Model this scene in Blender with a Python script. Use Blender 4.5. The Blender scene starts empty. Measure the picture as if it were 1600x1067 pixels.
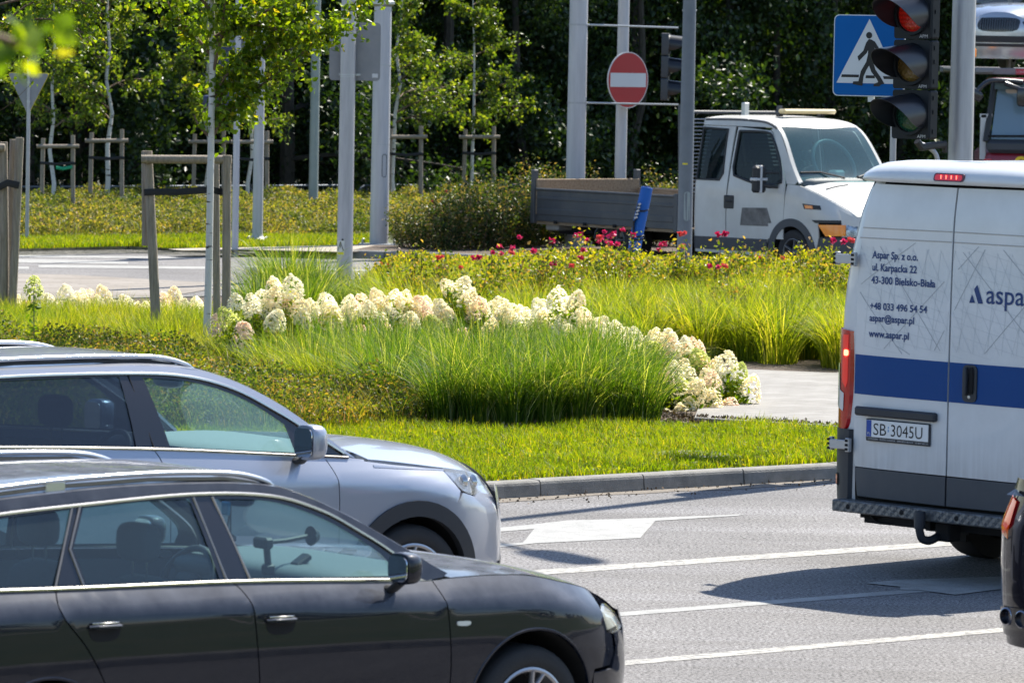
import bpy, math, random
import numpy as np
from mathutils import Matrix, Vector
from mathutils.geometry import delaunay_2d_cdt, tessellate_polygon
random.seed(7); RNG = np.random.default_rng(11)
R = math.radians
SC = bpy.context.scene
COL = SC.collection
# ------------------------------------------------------------------ camera, sky, sun, exposure
F, H, YH, ROLL = 7400.0, 3.3, 72.0, R(1.1)
PITCH = math.atan((533.5 - YH) / F)
cd = bpy.data.cameras.new('camera'); cam = bpy.data.objects.new('camera', cd); COL.objects.link(cam)
cd.sensor_width = 36; cd.lens = F / 1600 * 36; cd.clip_start = 0.3; cd.clip_end = 3000
cam.matrix_world = Matrix.Translation((0, 0, H)) @ Matrix.Rotation(math.pi / 2 - PITCH, 4, 'X') @ Matrix.Rotation(ROLL, 4, 'Z')
cd.dof.use_dof = True; cd.dof.focus_distance = 36.0; cd.dof.aperture_fstop = 9.0
SC.camera = cam
SUN_EL = R(55.0); SUN_DIR = Vector((0.597, 0.802, 0)).normalized()
w = bpy.data.worlds.new('World'); SC.world = w; w.use_nodes = True
nt = w.node_tree; bg = nt.nodes['Background']
sky = nt.nodes.new('ShaderNodeTexSky'); sky.sky_type = 'NISHITA'; sky.sun_disc = False
sky.sun_elevation = SUN_EL; sky.sun_rotation = math.atan2(SUN_DIR.x, SUN_DIR.y)
sky.air_density = 1.0; sky.dust_density = 0.5; sky.ozone_density = 2.2
nt.links.new(sky.outputs[0], bg.inputs[0]); bg.inputs[1].default_value = 0.11
sl = bpy.data.lights.new('sun', 'SUN'); sl.energy = 5.0; sl.angle = R(0.53); sl.color = (1.0, 0.94, 0.83)
so = bpy.data.objects.new('sun', sl); COL.objects.link(so)
d = Vector((SUN_DIR.x * math.cos(SUN_EL), SUN_DIR.y * math.cos(SUN_EL), math.sin(SUN_EL)))
so.rotation_euler = d.to_track_quat('Z', 'Y').to_euler(); so.location = (20, 30, 40)
SC.view_settings.view_transform = 'Standard'; SC.view_settings.look = 'None'
SC.view_settings.exposure = 1.02; SC.view_settings.gamma = 1.0
SC.render.engine = 'CYCLES'
SC.cycles.max_bounces = 8; SC.cycles.diffuse_bounces = 3; SC.cycles.glossy_bounces = 4
SC.cycles.transmission_bounces = 6; SC.cycles.transparent_max_bounces = 12
SC.cycles.use_adaptive_sampling = True; SC.cycles.adaptive_threshold = 0.015
SC.cycles.use_denoising = True; SC.cycles.sample_clamp_indirect = 6.0
SC.cycles.caustics_reflective = False; SC.cycles.caustics_refractive = False

# ------------------------------------------------------------------ pixel of the photograph -> point
def ray(px, py):
    x, y = px - 800, py - 533.5
    c, s = math.cos(ROLL), math.sin(ROLL)
    x, y = x * c + y * s, -x * s + y * c
    cp, sp = math.cos(PITCH), math.sin(PITCH)
    return Vector((x, F * cp - y * sp, -F * sp - y * cp))
def G(px, py, z=0.0):
    d = ray(px, py); t = (z - H) / d.z
    return Vector((d.x * t, d.y * t, z))
def AT(px, py, D):
    d = ray(px, py); t = D / d.y
    return Vector((d.x * t, D, H + d.z * t))
UD = Vector((0.777, 0.629, 0)).normalized(); ND = Vector((-UD.y, UD.x, 0))
def UN(u, n, z=0.0): return UD * u + ND * n + Vector((0, 0, z))
def un(p): return (p.dot(UD), p.dot(ND))

# ------------------------------------------------------------------ materials
MATS = {}
def nodes(m): return m.node_tree.nodes, m.node_tree.links
def mat(name, col, rough=0.6, metal=0.0, var=None, scale=8.0, bump=0.0, bscale=60.0, coat=0.0, spec=0.5, detail=4.0, emit=None, aniso=None, coords='Object', trans=None):
    """principled surface; var = second colour mixed in by noise"""
    if name in MATS: return MATS[name]
    m = bpy.data.materials.new(name); m.use_nodes = True; N, L = nodes(m); b = N['Principled BSDF']
    b.inputs['Base Color'].default_value = (*col, 1); b.inputs['Roughness'].default_value = rough
    b.inputs['Metallic'].default_value = metal; b.inputs['Coat Weight'].default_value = coat
    b.inputs['Coat Roughness'].default_value = 0.03; b.inputs['Specular IOR Level'].default_value = spec
    tc = None
    if var is not None or bump:
        tc = N.new('ShaderNodeTexCoord')
    if var is not None:
        n = N.new('ShaderNodeTexNoise'); n.inputs['Scale'].default_value = scale; n.inputs['Detail'].default_value = detail
        n.inputs['Roughness'].default_value = 0.65
        mp = N.new('ShaderNodeMapping'); L.new(tc.outputs[coords], mp.inputs[0])
        if aniso: mp.inputs['Scale'].default_value = aniso
        L.new(mp.outputs[0], n.inputs['Vector'])
        r = N.new('ShaderNodeValToRGB'); r.color_ramp.elements[0].position = 0.35; r.color_ramp.elements[1].position = 0.68
        r.color_ramp.elements[0].color = (*col, 1); r.color_ramp.elements[1].color = (*var, 1)
        L.new(n.outputs[0], r.inputs[0]); L.new(r.outputs[0], b.inputs['Base Color'])
    if bump:
        n2 = N.new('ShaderNodeTexNoise'); n2.inputs['Scale'].default_value = bscale; n2.inputs['Detail'].default_value = 3
        L.new(tc.outputs[coords], n2.inputs['Vector'])
        bp = N.new('ShaderNodeBump'); bp.inputs['Strength'].default_value = bump; bp.inputs['Distance'].default_value = 0.02
        L.new(n2.outputs[0], bp.inputs['Height']); L.new(bp.outputs[0], b.inputs['Normal'])
    if emit:
        b.inputs['Emission Color'].default_value = (*emit[0], 1); b.inputs['Emission Strength'].default_value = emit[1]
    MATS[name] = m; return m

def leafmat(name, cols, trans=0.45, rough=0.5, spec=0.25, tt=(1.9, 1.85, 0.35), patch=None):
    """foliage: colour chosen at random per leaf, partly translucent; cols = [(pos, rgb), ...]"""
    if name in MATS: return MATS[name]
    m = bpy.data.materials.new(name); m.use_nodes = True; N, L = nodes(m); b = N['Principled BSDF']
    g = N.new('ShaderNodeNewGeometry'); r = N.new('ShaderNodeValToRGB')
    e = r.color_ramp.elements
    e[0].position, e[0].color = cols[0][0], (*cols[0][1], 1)
    e[1].position, e[1].color = cols[-1][0], (*cols[-1][1], 1)
    for p, c in cols[1:-1]:
        k = e.new(p); k.color = (*c, 1)
    L.new(g.outputs['Random Per Island'], r.inputs[0])
    out_ = r.outputs[0]
    if patch:   # plants of slightly different tone growing side by side
        tc = N.new('ShaderNodeTexCoord'); n = N.new('ShaderNodeTexNoise'); n.inputs['Scale'].default_value = patch[0]; n.inputs['Detail'].default_value = 3; L.new(tc.outputs['Object'], n.inputs['Vector'])
        r2 = N.new('ShaderNodeValToRGB'); e2 = r2.color_ramp.elements; e2[0].position, e2[1].position = .34, .66
        e2[0].color = (*patch[1], 1); e2[1].color = (*patch[2], 1); L.new(n.outputs[0], r2.inputs[0])
        m0 = N.new('ShaderNodeMix'); m0.data_type = 'RGBA'; m0.blend_type = 'MULTIPLY'; m0.inputs[0].default_value = 1; L.new(out_, m0.inputs[6]); L.new(r2.outputs[0], m0.inputs[7]); out_ = m0.outputs[2]
    L.new(out_, b.inputs['Base Color']); b.inputs['Roughness'].default_value = rough
    b.inputs['Specular IOR Level'].default_value = spec
    t = N.new('ShaderNodeBsdfTranslucent')
    hs = N.new('ShaderNodeMix'); hs.data_type = 'RGBA'; hs.blend_type = 'MULTIPLY'; hs.inputs[0].default_value = 1.0
    hs.inputs[7].default_value = (*tt, 1)
    L.new(out_, hs.inputs[6]); L.new(hs.outputs[2], t.inputs[0])
    mx = N.new('ShaderNodeMixShader'); mx.inputs[0].default_value = trans
    L.new(b.outputs[0], mx.inputs[1]); L.new(t.outputs[0], mx.inputs[2])
    L.new(mx.outputs[0], N['Material Output'].inputs[0])
    MATS[name] = m; return m

def glassmat(name, tint, refl=0.9, veil=0.0, veilcol=(0.5, 0.55, 0.55)):
    """thin window glass: tinted see-through pane with mirror reflection at grazing angles"""
    if name in MATS: return MATS[name]
    m = bpy.data.materials.new(name); m.use_nodes = True; N, L = nodes(m); N.remove(N['Principled BSDF'])
    t = N.new('ShaderNodeBsdfTransparent'); t.inputs[0].default_value = (*tint, 1)
    g = N.new('ShaderNodeBsdfGlossy'); g.inputs['Roughness'].default_value = 0.01; g.inputs[0].default_value = (refl, refl, refl, 1)
    f = N.new('ShaderNodeLayerWeight'); f.inputs[0].default_value = .5
    q = N.new('ShaderNodeMath'); q.operation = 'POWER'; q.inputs[1].default_value = 4.5; L.new(f.outputs['Facing'], q.inputs[0])
    a = N.new('ShaderNodeMath'); a.operation = 'MULTIPLY_ADD'; a.inputs[1].default_value = .92; a.inputs[2].default_value = .065; L.new(q.outputs[0], a.inputs[0])
    mx = N.new('ShaderNodeMixShader'); L.new(a.outputs[0], mx.inputs[0])
    src = t
    if veil:  # diffuse film mixed in; on windows it paints a pale sky-reflection veil
        df = N.new('ShaderNodeBsdfDiffuse'); df.inputs[0].default_value = (*veilcol, 1)
        m2 = N.new('ShaderNodeMixShader'); m2.inputs[0].default_value = veil
        L.new(t.outputs[0], m2.inputs[1]); L.new(df.outputs[0], m2.inputs[2]); src = m2
    L.new(src.outputs[0], mx.inputs[1]); L.new(g.outputs[0], mx.inputs[2])
    L.new(mx.outputs[0], N['Material Output'].inputs[0])
    MATS[name] = m; return m

# ------------------------------------------------------------------ tags and objects
def tag(o, label=None, cat=None, group=None, kind=None):
    if label: o['label'] = label
    if cat: o['category'] = cat
    if group: o['group'] = group
    if kind: o['kind'] = kind
    return o
def empty(name, loc=(0, 0, 0), rz=0.0):
    o = bpy.data.objects.new(name, None); COL.objects.link(o); o.location = loc; o.rotation_euler = (0, 0, rz)
    o.empty_display_size = 0.2; return o
def link(name, me, m=None, parent=None, label=None):
    o = bpy.data.objects.new(name, me); COL.objects.link(o)
    if m is not None:
        for k in (m if isinstance(m, (list, tuple)) else [m]): me.materials.append(k)
    if parent is not None: o.parent = parent
    if label: o['label'] = label
    return o
def kids(o): return [c for c in bpy.data.objects if c.parent is o]
def copy_tree(o, parent=None):
    c = o.copy(); COL.objects.link(c); c.parent = parent
    for ch in list(o.children): copy_tree(ch, c)
    return c

class MB:
    """collects shapes and links them as one mesh object"""
    def __init__(s): s.v = []; s.f = []; s.mi = []; s.cur = 0; s.M = Matrix.Identity(4)
    def add(s, vs, fs):
        n = len(s.v); s.v += [tuple(s.M @ Vector(p)) for p in vs]
        s.f += [tuple(n + i for i in f) for f in fs]; s.mi += [s.cur] * len(fs); return s
    def box(s, c, size, rot=None, ch=0.0):
        hx, hy, hz = [k / 2 for k in size]; vs = []; fs = []
        M = Matrix.Translation(c) @ (rot.to_4x4() if rot is not None else Matrix.Identity(4))
        if ch <= 0:
            vs = [(x, y, z) for x in (-hx, hx) for y in (-hy, hy) for z in (-hz, hz)]
            fs = [(0, 1, 3, 2), (4, 6, 7, 5), (0, 4, 5, 1), (2, 3, 7, 6), (0, 2, 6, 4), (1, 5, 7, 3)]
        else:
            ch = min(ch, hx * .9, hy * .9, hz * .9); idx = {}
            for sx in (-1, 1):
                for sy in (-1, 1):
                    for sz in (-1, 1):
                        for a in range(3):
                            p = [sx * (hx - ch), sy * (hy - ch), sz * (hz - ch)]
                            p[a] = (sx * hx, sy * hy, sz * hz)[a]; idx[(sx, sy, sz, a)] = len(vs); vs.append(p)
            q = [-1, 1]
            for a in range(3):
                b, c2 = (a + 1) % 3, (a + 2) % 3
                for sa in q:
                    def k(sb, sc, ax=a):
                        t = [0, 0, 0]; t[a] = sa; t[b] = sb; t[c2] = sc; return idx[(*t, ax)]
                    f = [k(-1, -1), k(1, -1), k(1, 1), k(-1, 1)]
                    fs.append(tuple(f if sa > 0 else f[::-1]))
                for sb in q:
                    for sc in q:
                        t0 = [0, 0, 0]; t1 = [0, 0, 0]; t0[a] = -1; t1[a] = 1
                        for t in (t0, t1): t[b] = sb; t[c2] = sc
                        f = (idx[(*t0, b)], idx[(*t1, b)], idx[(*t1, c2)], idx[(*t0, c2)])
                        fs.append(f if sb * sc < 0 else f[::-1])
            for sx in q:
                for sy in q:
                    for sz in q:
                        f = tuple(idx[(sx, sy, sz, a)] for a in range(3)); fs.append(f if sx * sy * sz > 0 else f[::-1])
        return s.add([tuple(M @ Vector(p)) for p in vs], fs)
    def tube(s, pts, r, n=10, cap=True, flat=None):
        """round bar through points; r a number or one per point"""
        pts = [Vector(p) for p in pts]; rs = r if isinstance(r, (list, tuple)) else [r] * len(pts)
        vs, fs = [], []; up = None
        for i, p in enumerate(pts):
            d = (pts[min(i + 1, len(pts) - 1)] - pts[max(i - 1, 0)]).normalized()
            if up is None: up = Vector((0, 0, 1)) if abs(d.z) < .9 else Vector((1, 0, 0))
            a = d.cross(up).normalized(); b = a.cross(d).normalized(); up = b
            for k in range(n):
                t = 2 * math.pi * (k + .5) / n
                vs.append(p + (a * math.cos(t) * (-flat if flat and flat < 0 else 1) + b * math.sin(t) * (flat if flat and flat > 0 else 1)) * rs[i])
        for i in range(len(pts) - 1):
            for k in range(n):
                k2 = (k + 1) % n; fs.append((i * n + k, i * n + k2, (i + 1) * n + k2, (i + 1) * n + k))
        if cap: fs += [tuple(range(n)), tuple(range(len(vs) - 1, len(vs) - 1 - n, -1))]
        return s.add([tuple(v) for v in vs], fs)
    def lathe(s, prof, c=(0, 0, 0), axis='Z', n=24):
        """prof = [(r, h)...] turned round an axis through c"""
        vs, fs = [], []
        for r, h in prof:
            for k in range(n):
                t = 2 * math.pi * k / n; a, b = r * math.cos(t), r * math.sin(t)
                p = {'Z': (a, b, h), 'Y': (a, h, b), 'X': (h, a, b)}[axis]
                vs.append((p[0] + c[0], p[1] + c[1], p[2] + c[2]))
        for i in range(len(prof) - 1):
            for k in range(n):
                k2 = (k + 1) % n; fs.append((i * n + k, i * n + k2, (i + 1) * n + k2, (i + 1) * n + k))
        return s.add(vs, fs)
    def prism(s, poly, z0, z1, M=None):
        """flat outline [(x, y)...] given thickness from z0 to z1"""
        n = len(poly); M = M or Matrix.Identity(4)
        vs = [tuple(M @ Vector((x, y, z0))) for x, y in poly] + [tuple(M @ Vector((x, y, z1))) for x, y in poly]
        fs = [(i, (i + 1) % n, n + (i + 1) % n, n + i) for i in range(n)]
        tr = tessellate_polygon([[Vector((x, y, 0)) for x, y in poly]])
        a = sum(poly[i][0] * poly[(i + 1) % n][1] - poly[(i + 1) % n][0] * poly[i][1] for i in range(n))
        for t in tr: fs += [tuple(t), tuple(n + k for k in reversed(t))]
        return s.add(vs, fs)
    def blob(s, c, r, e=(.5, .5), n=(16, 10), M=None):
        """super-ellipsoid: cushions, headrests, mirrors"""
        vs, fs = [], []; nu, nv = n; sg = lambda a, p: math.copysign(abs(a) ** p, a)
        M = M or Matrix.Identity(4)
        for j in range(nv + 1):
            v = -math.pi / 2 + math.pi * j / nv
            for i in range(nu):
                u = 2 * math.pi * i / nu
                p = Vector((r[0] * sg(math.cos(v), e[1]) * sg(math.cos(u), e[0]), r[1] * sg(math.cos(v), e[1]) * sg(math.sin(u), e[0]), r[2] * sg(math.sin(v), e[1])))
                vs.append(tuple(M @ p + Vector(c)))
        for j in range(nv):
            for i in range(nu):
                i2 = (i + 1) % nu; fs.append((j * nu + i, j * nu + i2, (j + 1) * nu + i2, (j + 1) * nu + i))
        return s.add(vs, fs)
    def build(s, name, m, parent=None, smooth=35, label=None):
        me = bpy.data.meshes.new(name); me.from_pydata(s.v, [], s.f)
        me.validate(); o = link(name, me, m, parent, label)
        if len(me.polygons) == len(s.mi) and any(s.mi): me.polygons.foreach_set('material_index', s.mi)
        import bmesh
        bm = bmesh.new(); bm.from_mesh(me); bmesh.ops.recalc_face_normals(bm, faces=bm.faces); bm.to_mesh(me); bm.free()
        if smooth:
            me.polygons.foreach_set('use_smooth', [True] * len(me.polygons)); me.set_sharp_from_angle(angle=R(smooth))
        me.update(); return o

def fastmesh(name, V, loops, sizes, m, parent=None, smooth=False, mi=None):
    """mesh from numpy arrays"""
    me = bpy.data.meshes.new(name); me.vertices.add(len(V)); me.vertices.foreach_set('co', np.asarray(V, dtype=np.float32).ravel())
    loops = np.asarray(loops, dtype=np.int32).ravel(); sizes = np.asarray(sizes, dtype=np.int32)
    me.loops.add(len(loops)); me.loops.foreach_set('vertex_index', loops)
    me.polygons.add(len(sizes)); st = np.zeros(len(sizes), dtype=np.int32); st[1:] = np.cumsum(sizes)[:-1]
    me.polygons.foreach_set('loop_start', st); me.polygons.foreach_set('loop_total', sizes)
    if mi is not None: me.polygons.foreach_set('material_index', np.asarray(mi, dtype=np.int32))
    if smooth: me.polygons.foreach_set('use_smooth', np.ones(len(sizes), dtype=bool))
    me.update(calc_edges=True)
    return link(name, me, m, parent)

def spline(pts, n=8, closed=False):
    """Catmull-Rom through points"""
    P = [Vector(p) for p in pts]; out = []; N_ = len(P)
    if N_ < 3 and not closed: return [tuple(p) for p in P]
    for i in range(N_ if closed else N_ - 1):
        if closed: a, b, c, d = P[i - 1], P[i], P[(i + 1) % N_], P[(i + 2) % N_]
        else: a, b, c, d = P[max(i - 1, 0)], P[i], P[i + 1], P[min(i + 2, N_ - 1)]
        for k in range(n):
            t = k / n
            out.append(tuple(0.5 * ((2 * b) + (c - a) * t + (2 * a - 5 * b + 4 * c - d) * t * t + (3 * b - a - 3 * c + d) * t ** 3)))
    if not closed: out.append(tuple(P[-1]))
    return out
def interp(xs, ys):
    """smooth monotone-ish interpolation (pchip)"""
    xs = np.array(xs, float); ys = np.array(ys, float); h = np.diff(xs); dl = np.diff(ys) / h
    m = np.zeros(len(xs)); m[0] = dl[0]; m[-1] = dl[-1]
    for i in range(1, len(xs) - 1):
        m[i] = 0 if dl[i - 1] * dl[i] <= 0 else 3 * (h[i - 1] + h[i]) / ((2 * h[i] + h[i - 1]) / dl[i - 1] + (h[i] + 2 * h[i - 1]) / dl[i])
    def f(x):
        x = np.clip(np.asarray(x, float), xs[0], xs[-1]); i = np.clip(np.searchsorted(xs, x) - 1, 0, len(h) - 1)
        t = (x - xs[i]) / h[i]
        return ((1 + 2 * t) * (1 - t) ** 2 * ys[i] + t * (1 - t) ** 2 * h[i] * m[i] + t * t * (3 - 2 * t) * ys[i + 1] + t * t * (t - 1) * h[i] * m[i + 1])
    return f

def pip(P, poly):
    x, y = P[:, 0], P[:, 1]; ins = np.zeros(len(P), bool); n = len(poly)
    for i in range(n):
        x1, y1 = poly[i]; x2, y2 = poly[(i + 1) % n]
        if y1 == y2: continue
        c = ((y1 > y) != (y2 > y)) & (x < (x2 - x1) * (y - y1) / (y2 - y1) + x1); ins ^= c
    return ins
def area2(p): return sum(p[i][0] * p[(i + 1) % len(p)][1] - p[(i + 1) % len(p)][0] * p[i][1] for i in range(len(p)))
def inset(poly, d):
    """move an outline inwards by d"""
    if area2(poly) < 0: poly = poly[::-1]
    out = []; n = len(poly)
    for i in range(n):
        a, b, c = [Vector(poly[j][:2]) for j in ((i - 1) % n, i, (i + 1) % n)]
        e1 = (b - a); e2 = (c - b)
        if e1.length < 1e-7 or e2.length < 1e-7: continue
        e1.normalize(); e2.normalize(); n1 = Vector((-e1.y, e1.x)); n2 = Vector((-e2.y, e2.x)); k = n1 + n2
        if k.length < 1e-4: continue
        k = k / max(k.length_squared / 2, .5); out.append((b.x + k.x * d, b.y + k.y * d))
    return out
def dens(poly, step):
    out = []; n = len(poly)
    for i in range(n):
        a, b = Vector(poly[i][:2]), Vector(poly[(i + 1) % n][:2]); L = (b - a).length
        if L < 1e-5: continue
        k = max(1, int(math.ceil(L / step)))
        out += [tuple(a.lerp(b, j / k)) for j in range(k)]
    return out
def patch(mb, outer, f, holes=(), step=0.04, gap=0.0, flange=0.015, inward=None, thick=None):
    """fill an outline in parameter space (a, b) and lay it on the surface f(a, b) -> xyz; edges are turned inwards by flange"""
    if gap: outer = inset(outer, gap); holes = [inset(h, -gap) if False else h for h in holes]
    outer = dens(outer, step); holes = [dens(h, step) for h in holes]
    loops = [outer] + holes; pts = []; edges = []
    for lp in loops:
        n0 = len(pts); pts += lp; edges += [(n0 + i, n0 + (i + 1) % len(lp)) for i in range(len(lp))]
    nb = len(pts); B = np.array(pts); lo, hi = B.min(0), B.max(0)
    gx, gy = np.meshgrid(np.arange(lo[0] + step / 2, hi[0], step), np.arange(lo[1] + step / 2, hi[1], step))
    Q = np.c_[gx.ravel(), gy.ravel()]
    if len(Q):
        k = pip(Q, outer)
        for h in holes: k &= ~pip(Q, h)
        Q = Q[k]
        if len(Q):
            dmin = np.full(len(Q), 9.0)
            for i in range(0, nb): dmin = np.minimum(dmin, np.hypot(Q[:, 0] - B[i, 0], Q[:, 1] - B[i, 1]))
            Q = Q[dmin > step * .45]
    allp = [Vector(p) for p in pts] + [Vector(q) for q in Q]
    V, E, FF, oi, _, _ = delaunay_2d_cdt(allp, edges, [], 0, 1e-6)
    V2 = np.array([tuple(v) for v in V]); T = np.array([t for t in FF if len(t) == 3])
    C = V2[T].mean(1); k = pip(C, outer)
    for h in holes: k &= ~pip(C, h)
    T = T[k]
    P3 = f(V2[:, 0], V2[:, 1]); P3 = np.stack([np.broadcast_to(np.asarray(c, float), (len(V2),)) for c in P3], 1)
    used = np.unique(T); rm = {int(u): i for i, u in enumerate(used)}
    vs = [tuple(P3[u]) for u in used]; fs = [tuple(rm[int(i)] for i in t) for t in T]
    mb.add(vs, fs)
    if flange and inward is not None:
        iw = np.array(inward, float); O = np.array(dens(outer, step)) if False else None
        for lp in loops:
            A = np.array(lp); p = f(A[:, 0], A[:, 1]); p = np.stack([np.broadcast_to(np.asarray(c, float), (len(A),)) for c in p], 1)
            q = p + iw * flange; n = len(p)
            mb.add([tuple(a) for a in p] + [tuple(a) for a in q], [(i, (i + 1) % n, n + (i + 1) % n, n + i) for i in range(n)])
    return mb
def text_mesh(body, size=1.0, extrude=0.0, shear=0.0, align='LEFT', sx=1.0, offset=0.0):
    c = bpy.data.curves.new('lettering', 'FONT'); c.body = body; c.size = size; c.align_x = align; c.shear = shear; c.extrude = extrude; c.offset = offset
    c.resolution_u = 3
    o = bpy.data.objects.new('tmp', c); COL.objects.link(o)
    dg = bpy.context.evaluated_depsgraph_get(); me = bpy.data.meshes.new_from_object(o.evaluated_get(dg))
    bpy.data.objects.remove(o); bpy.data.curves.remove(c)
    for v in me.vertices: v.co.x *= sx
    return me
def place_text(mb, body, M, size, align='LEFT', sx=1.0, shear=0.0, fn=None, offset=0.0, width=None):
    """lettering laid in the plane of M (x right, y up); width = total length to fit"""
    me = text_mesh(body, size, 0, shear, align, sx, offset)
    xs = [v.co.x for v in me.vertices]
    k = 1.0
    if width and xs and align == 'LEFT': k = width / max(max(xs), 1e-6)
    vs = [(v.co.x * k, v.co.y, 0) for v in me.vertices]
    fs = [tuple(p.vertices) for p in me.polygons]
    if fn: vs2 = [tuple(fn(x, y)) for x, y, _ in vs]
    else: vs2 = [tuple(M @ Vector(v)) for v in vs]
    mb.add(vs2, fs); bpy.data.meshes.remove(me)
# ================================================================== ground, roads, kerbs, markings
def noise_mix(m, base, cols, scale, pos=(.4, .6), detail=2, rough=.6, vec=None):
    N, L = nodes(m)
    tc = N.new('ShaderNodeTexCoord'); n = N.new('ShaderNodeTexNoise'); n.inputs['Scale'].default_value = scale; n.inputs['Detail'].default_value = detail; n.inputs['Roughness'].default_value = rough
    if vec:
        mp = N.new('ShaderNodeMapping'); mp.inputs['Scale'].default_value = vec; mp.inputs['Rotation'].default_value = (0, 0, -R(39)); L.new(tc.outputs['Object'], mp.inputs[0]); L.new(mp.outputs[0], n.inputs['Vector'])
    else: L.new(tc.outputs['Object'], n.inputs['Vector'])
    r = N.new('ShaderNodeValToRGB'); e = r.color_ramp.elements
    e[0].position, e[1].position = pos; e[0].color = (*cols[0], 1); e[1].color = (*cols[1], 1)
    L.new(n.outputs[0], r.inputs[0]); return r, n
def mixc(m, a, b, fac=1.0, mode='MULTIPLY'):
    N, L = nodes(m); x = N.new('ShaderNodeMix'); x.data_type = 'RGBA'; x.blend_type = mode; x.inputs[0].default_value = fac
    L.new(a, x.inputs[6]); L.new(b, x.inputs[7]); return x.outputs[2]
def asphalt(name='asphalt', lo=(.120, .117, .116), hi=(.205, .201, .199)):
    m = mat(name, (.18, .18, .185), .85); N, L = nodes(m); b = N['Principled BSDF']
    r1, n1 = noise_mix(m, None, ((.30, .29, .28), (1.62, 1.62, 1.65)), 52, (.40, .58), 3, .8)
    r2, _ = noise_mix(m, None, (lo, hi), .35, (.25, .7), 5, .6)
    r3, _ = noise_mix(m, None, ((.74, .72, .69), (1.1, 1.1, 1.12)), 1.2, (.3, .7), 4, .7, (.12, 1.6, 1))
    r4, _ = noise_mix(m, None, ((.25, .24, .24), (1, 1, 1)), 34, (.37, .43), 2, .5)
    c = mixc(m, r1.outputs[0], r2.outputs[0]); c = mixc(m, c, r3.outputs[0]); c = mixc(m, c, r4.outputs[0], .7)
    L.new(c, b.inputs['Base Color'])
    bp = N.new('ShaderNodeBump'); bp.inputs['Strength'].default_value = .7; bp.inputs['Distance'].default_value = .006
    L.new(n1.outputs[0], bp.inputs['Height']); L.new(bp.outputs[0], b.inputs['Normal'])
    return m
M_ASPH = asphalt()
M_ASPH2 = asphalt('asphalt_far', (.15, .15, .155), (.23, .23, .235))
def paint(name, rough_texture, col=(.37, .36, .33), wear=(.36, .345)):
    m = mat(name, col, .7); N, L = nodes(m); b = N['Principled BSDF']
    if rough_texture:
        r, n = noise_mix(m, None, ((.17, .165, .16), col), 13, (.445, .475), 2, .6, (1.0, 2.2, 1))
    else:
        r, n = noise_mix(m, None, (tuple(k * .72 for k in col), col), 5, (.35, .65), 5, .7)
    r5, _ = noise_mix(m, None, ((.7, .69, .67), (1, 1, 1)), 90, (.33, .5), 2, .6)
    L.new(mixc(m, r.outputs[0], r5.outputs[0]), b.inputs['Base Color'])
    return m
M_LINE = paint('textured_line_paint', True); M_PAINT = paint('flat_line_paint', False, (.34, .34, .33))
def sheet(name, poly, z, m, kind='structure', hole=None, label=None):
    mb = MB(); mb.add([(p[0], p[1], z) for p in poly], [tuple(t) for t in tessellate_polygon([[Vector((p[0], p[1], 0)) for p in poly]])])
    o = mb.build(name, m, smooth=0); tag(o, kind=kind)
    me = o.data
    import bmesh
    bm = bmesh.new(); bm.from_mesh(me)
    for f in bm.faces:
        f.normal_update()
        if f.normal.z < 0: f.normal_flip()
    bm.to_mesh(me); bm.free(); return o
def quad_un(u0, u1, n0, n1): return [UN(u0, n0), UN(u1, n0), UN(u1, n1), UN(u0, n1)]
M_SOILG = mat('turf', (.05, .09, .02), .95, var=(.09, .075, .04), scale=3, bump=.5)
M_MULCH = mat('bark_mulch', (.035, .024, .018), .95, var=(.17, .13, .10), scale=28, bump=1.0, bscale=40)
sheet('ground', [(-1500, -1500), (1500, -1500), (1500, 1500), (-1500, 1500)], -.6, M_SOILG)
sheet('road', quad_un(-70, 150, 12.2, 75), 0.0, M_ASPH)
# near planting island: body, kerb
ISL = quad_un(-60, 120, 26.9, 48.2)
sheet('planting_bed_soil', quad_un(-60, 120, 26.9, 48.2), .105, M_MULCH)
M_KERB = mat('kerb_concrete', (.17, .165, .155), .85, var=(.28, .27, .25), scale=7, bump=.5, bscale=120, detail=8)
def kerb(name, pts, h=.12, w=.15, stone=1.0, side=1, drop=None):
    """row of kerb stones along pts (xy); side = which way the island lies"""
    P = [Vector((p[0], p[1], 0)) for p in pts]; mb = MB()
    seg = []; 
    for a, b in zip(P[:-1], P[1:]):
        L = (b - a).length; k = max(1, round(L / stone))
        for i in range(k): seg.append((a.lerp(b, i / k), a.lerp(b, (i + 1) / k)))
    for i, (a, b) in enumerate(seg):
        t = (b - a).normalized(); nn = Vector((-t.y, t.x, 0)) * side; a2, b2 = a + t * .006, b - t * .006
        j = random.uniform(-.003, .003); hh = h + j
        prof = [(0, -.03), (.012, hh - .03), (.018, hh - .012), (.034, hh), (w, hh), (w, -.03)]
        vs = [tuple(q + nn * (o_ + j) + Vector((0, 0, z))) for q in (a2, b2) for o_, z in prof]; n = len(prof)
        mb.add(vs, [(k, k + 1, n + k + 1, n + k) for k in range(n - 1)] + [tuple(range(n)), tuple(range(2 * n - 1, n - 1, -1))])
    o = mb.build(name, M_KERB, smooth=0); tag(o, kind='structure'); return o
kerb('near_kerb', [UN(-20, 26.8), UN(120, 26.8)], stone=1.0)
kerb('island_far_kerb', [UN(-20, 48.35), UN(120, 48.35)], side=-1)
M_GRIT = mat('gutter_grit', (.15, .125, .10), .95, var=(.22, .20, .175), scale=30, detail=6, bump=.4, bscale=90)
sheet('gutter_strip', [UN(-20, 26.80), UN(120, 26.80)] + [UN(u, 26.60 + .05 * math.sin(u * 2.3) + .035 * math.sin(u * 7.1)) for u in np.arange(60, -20, -.4)], .0035, M_GRIT)
_r = np.random.default_rng(91); _n = 900
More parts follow.
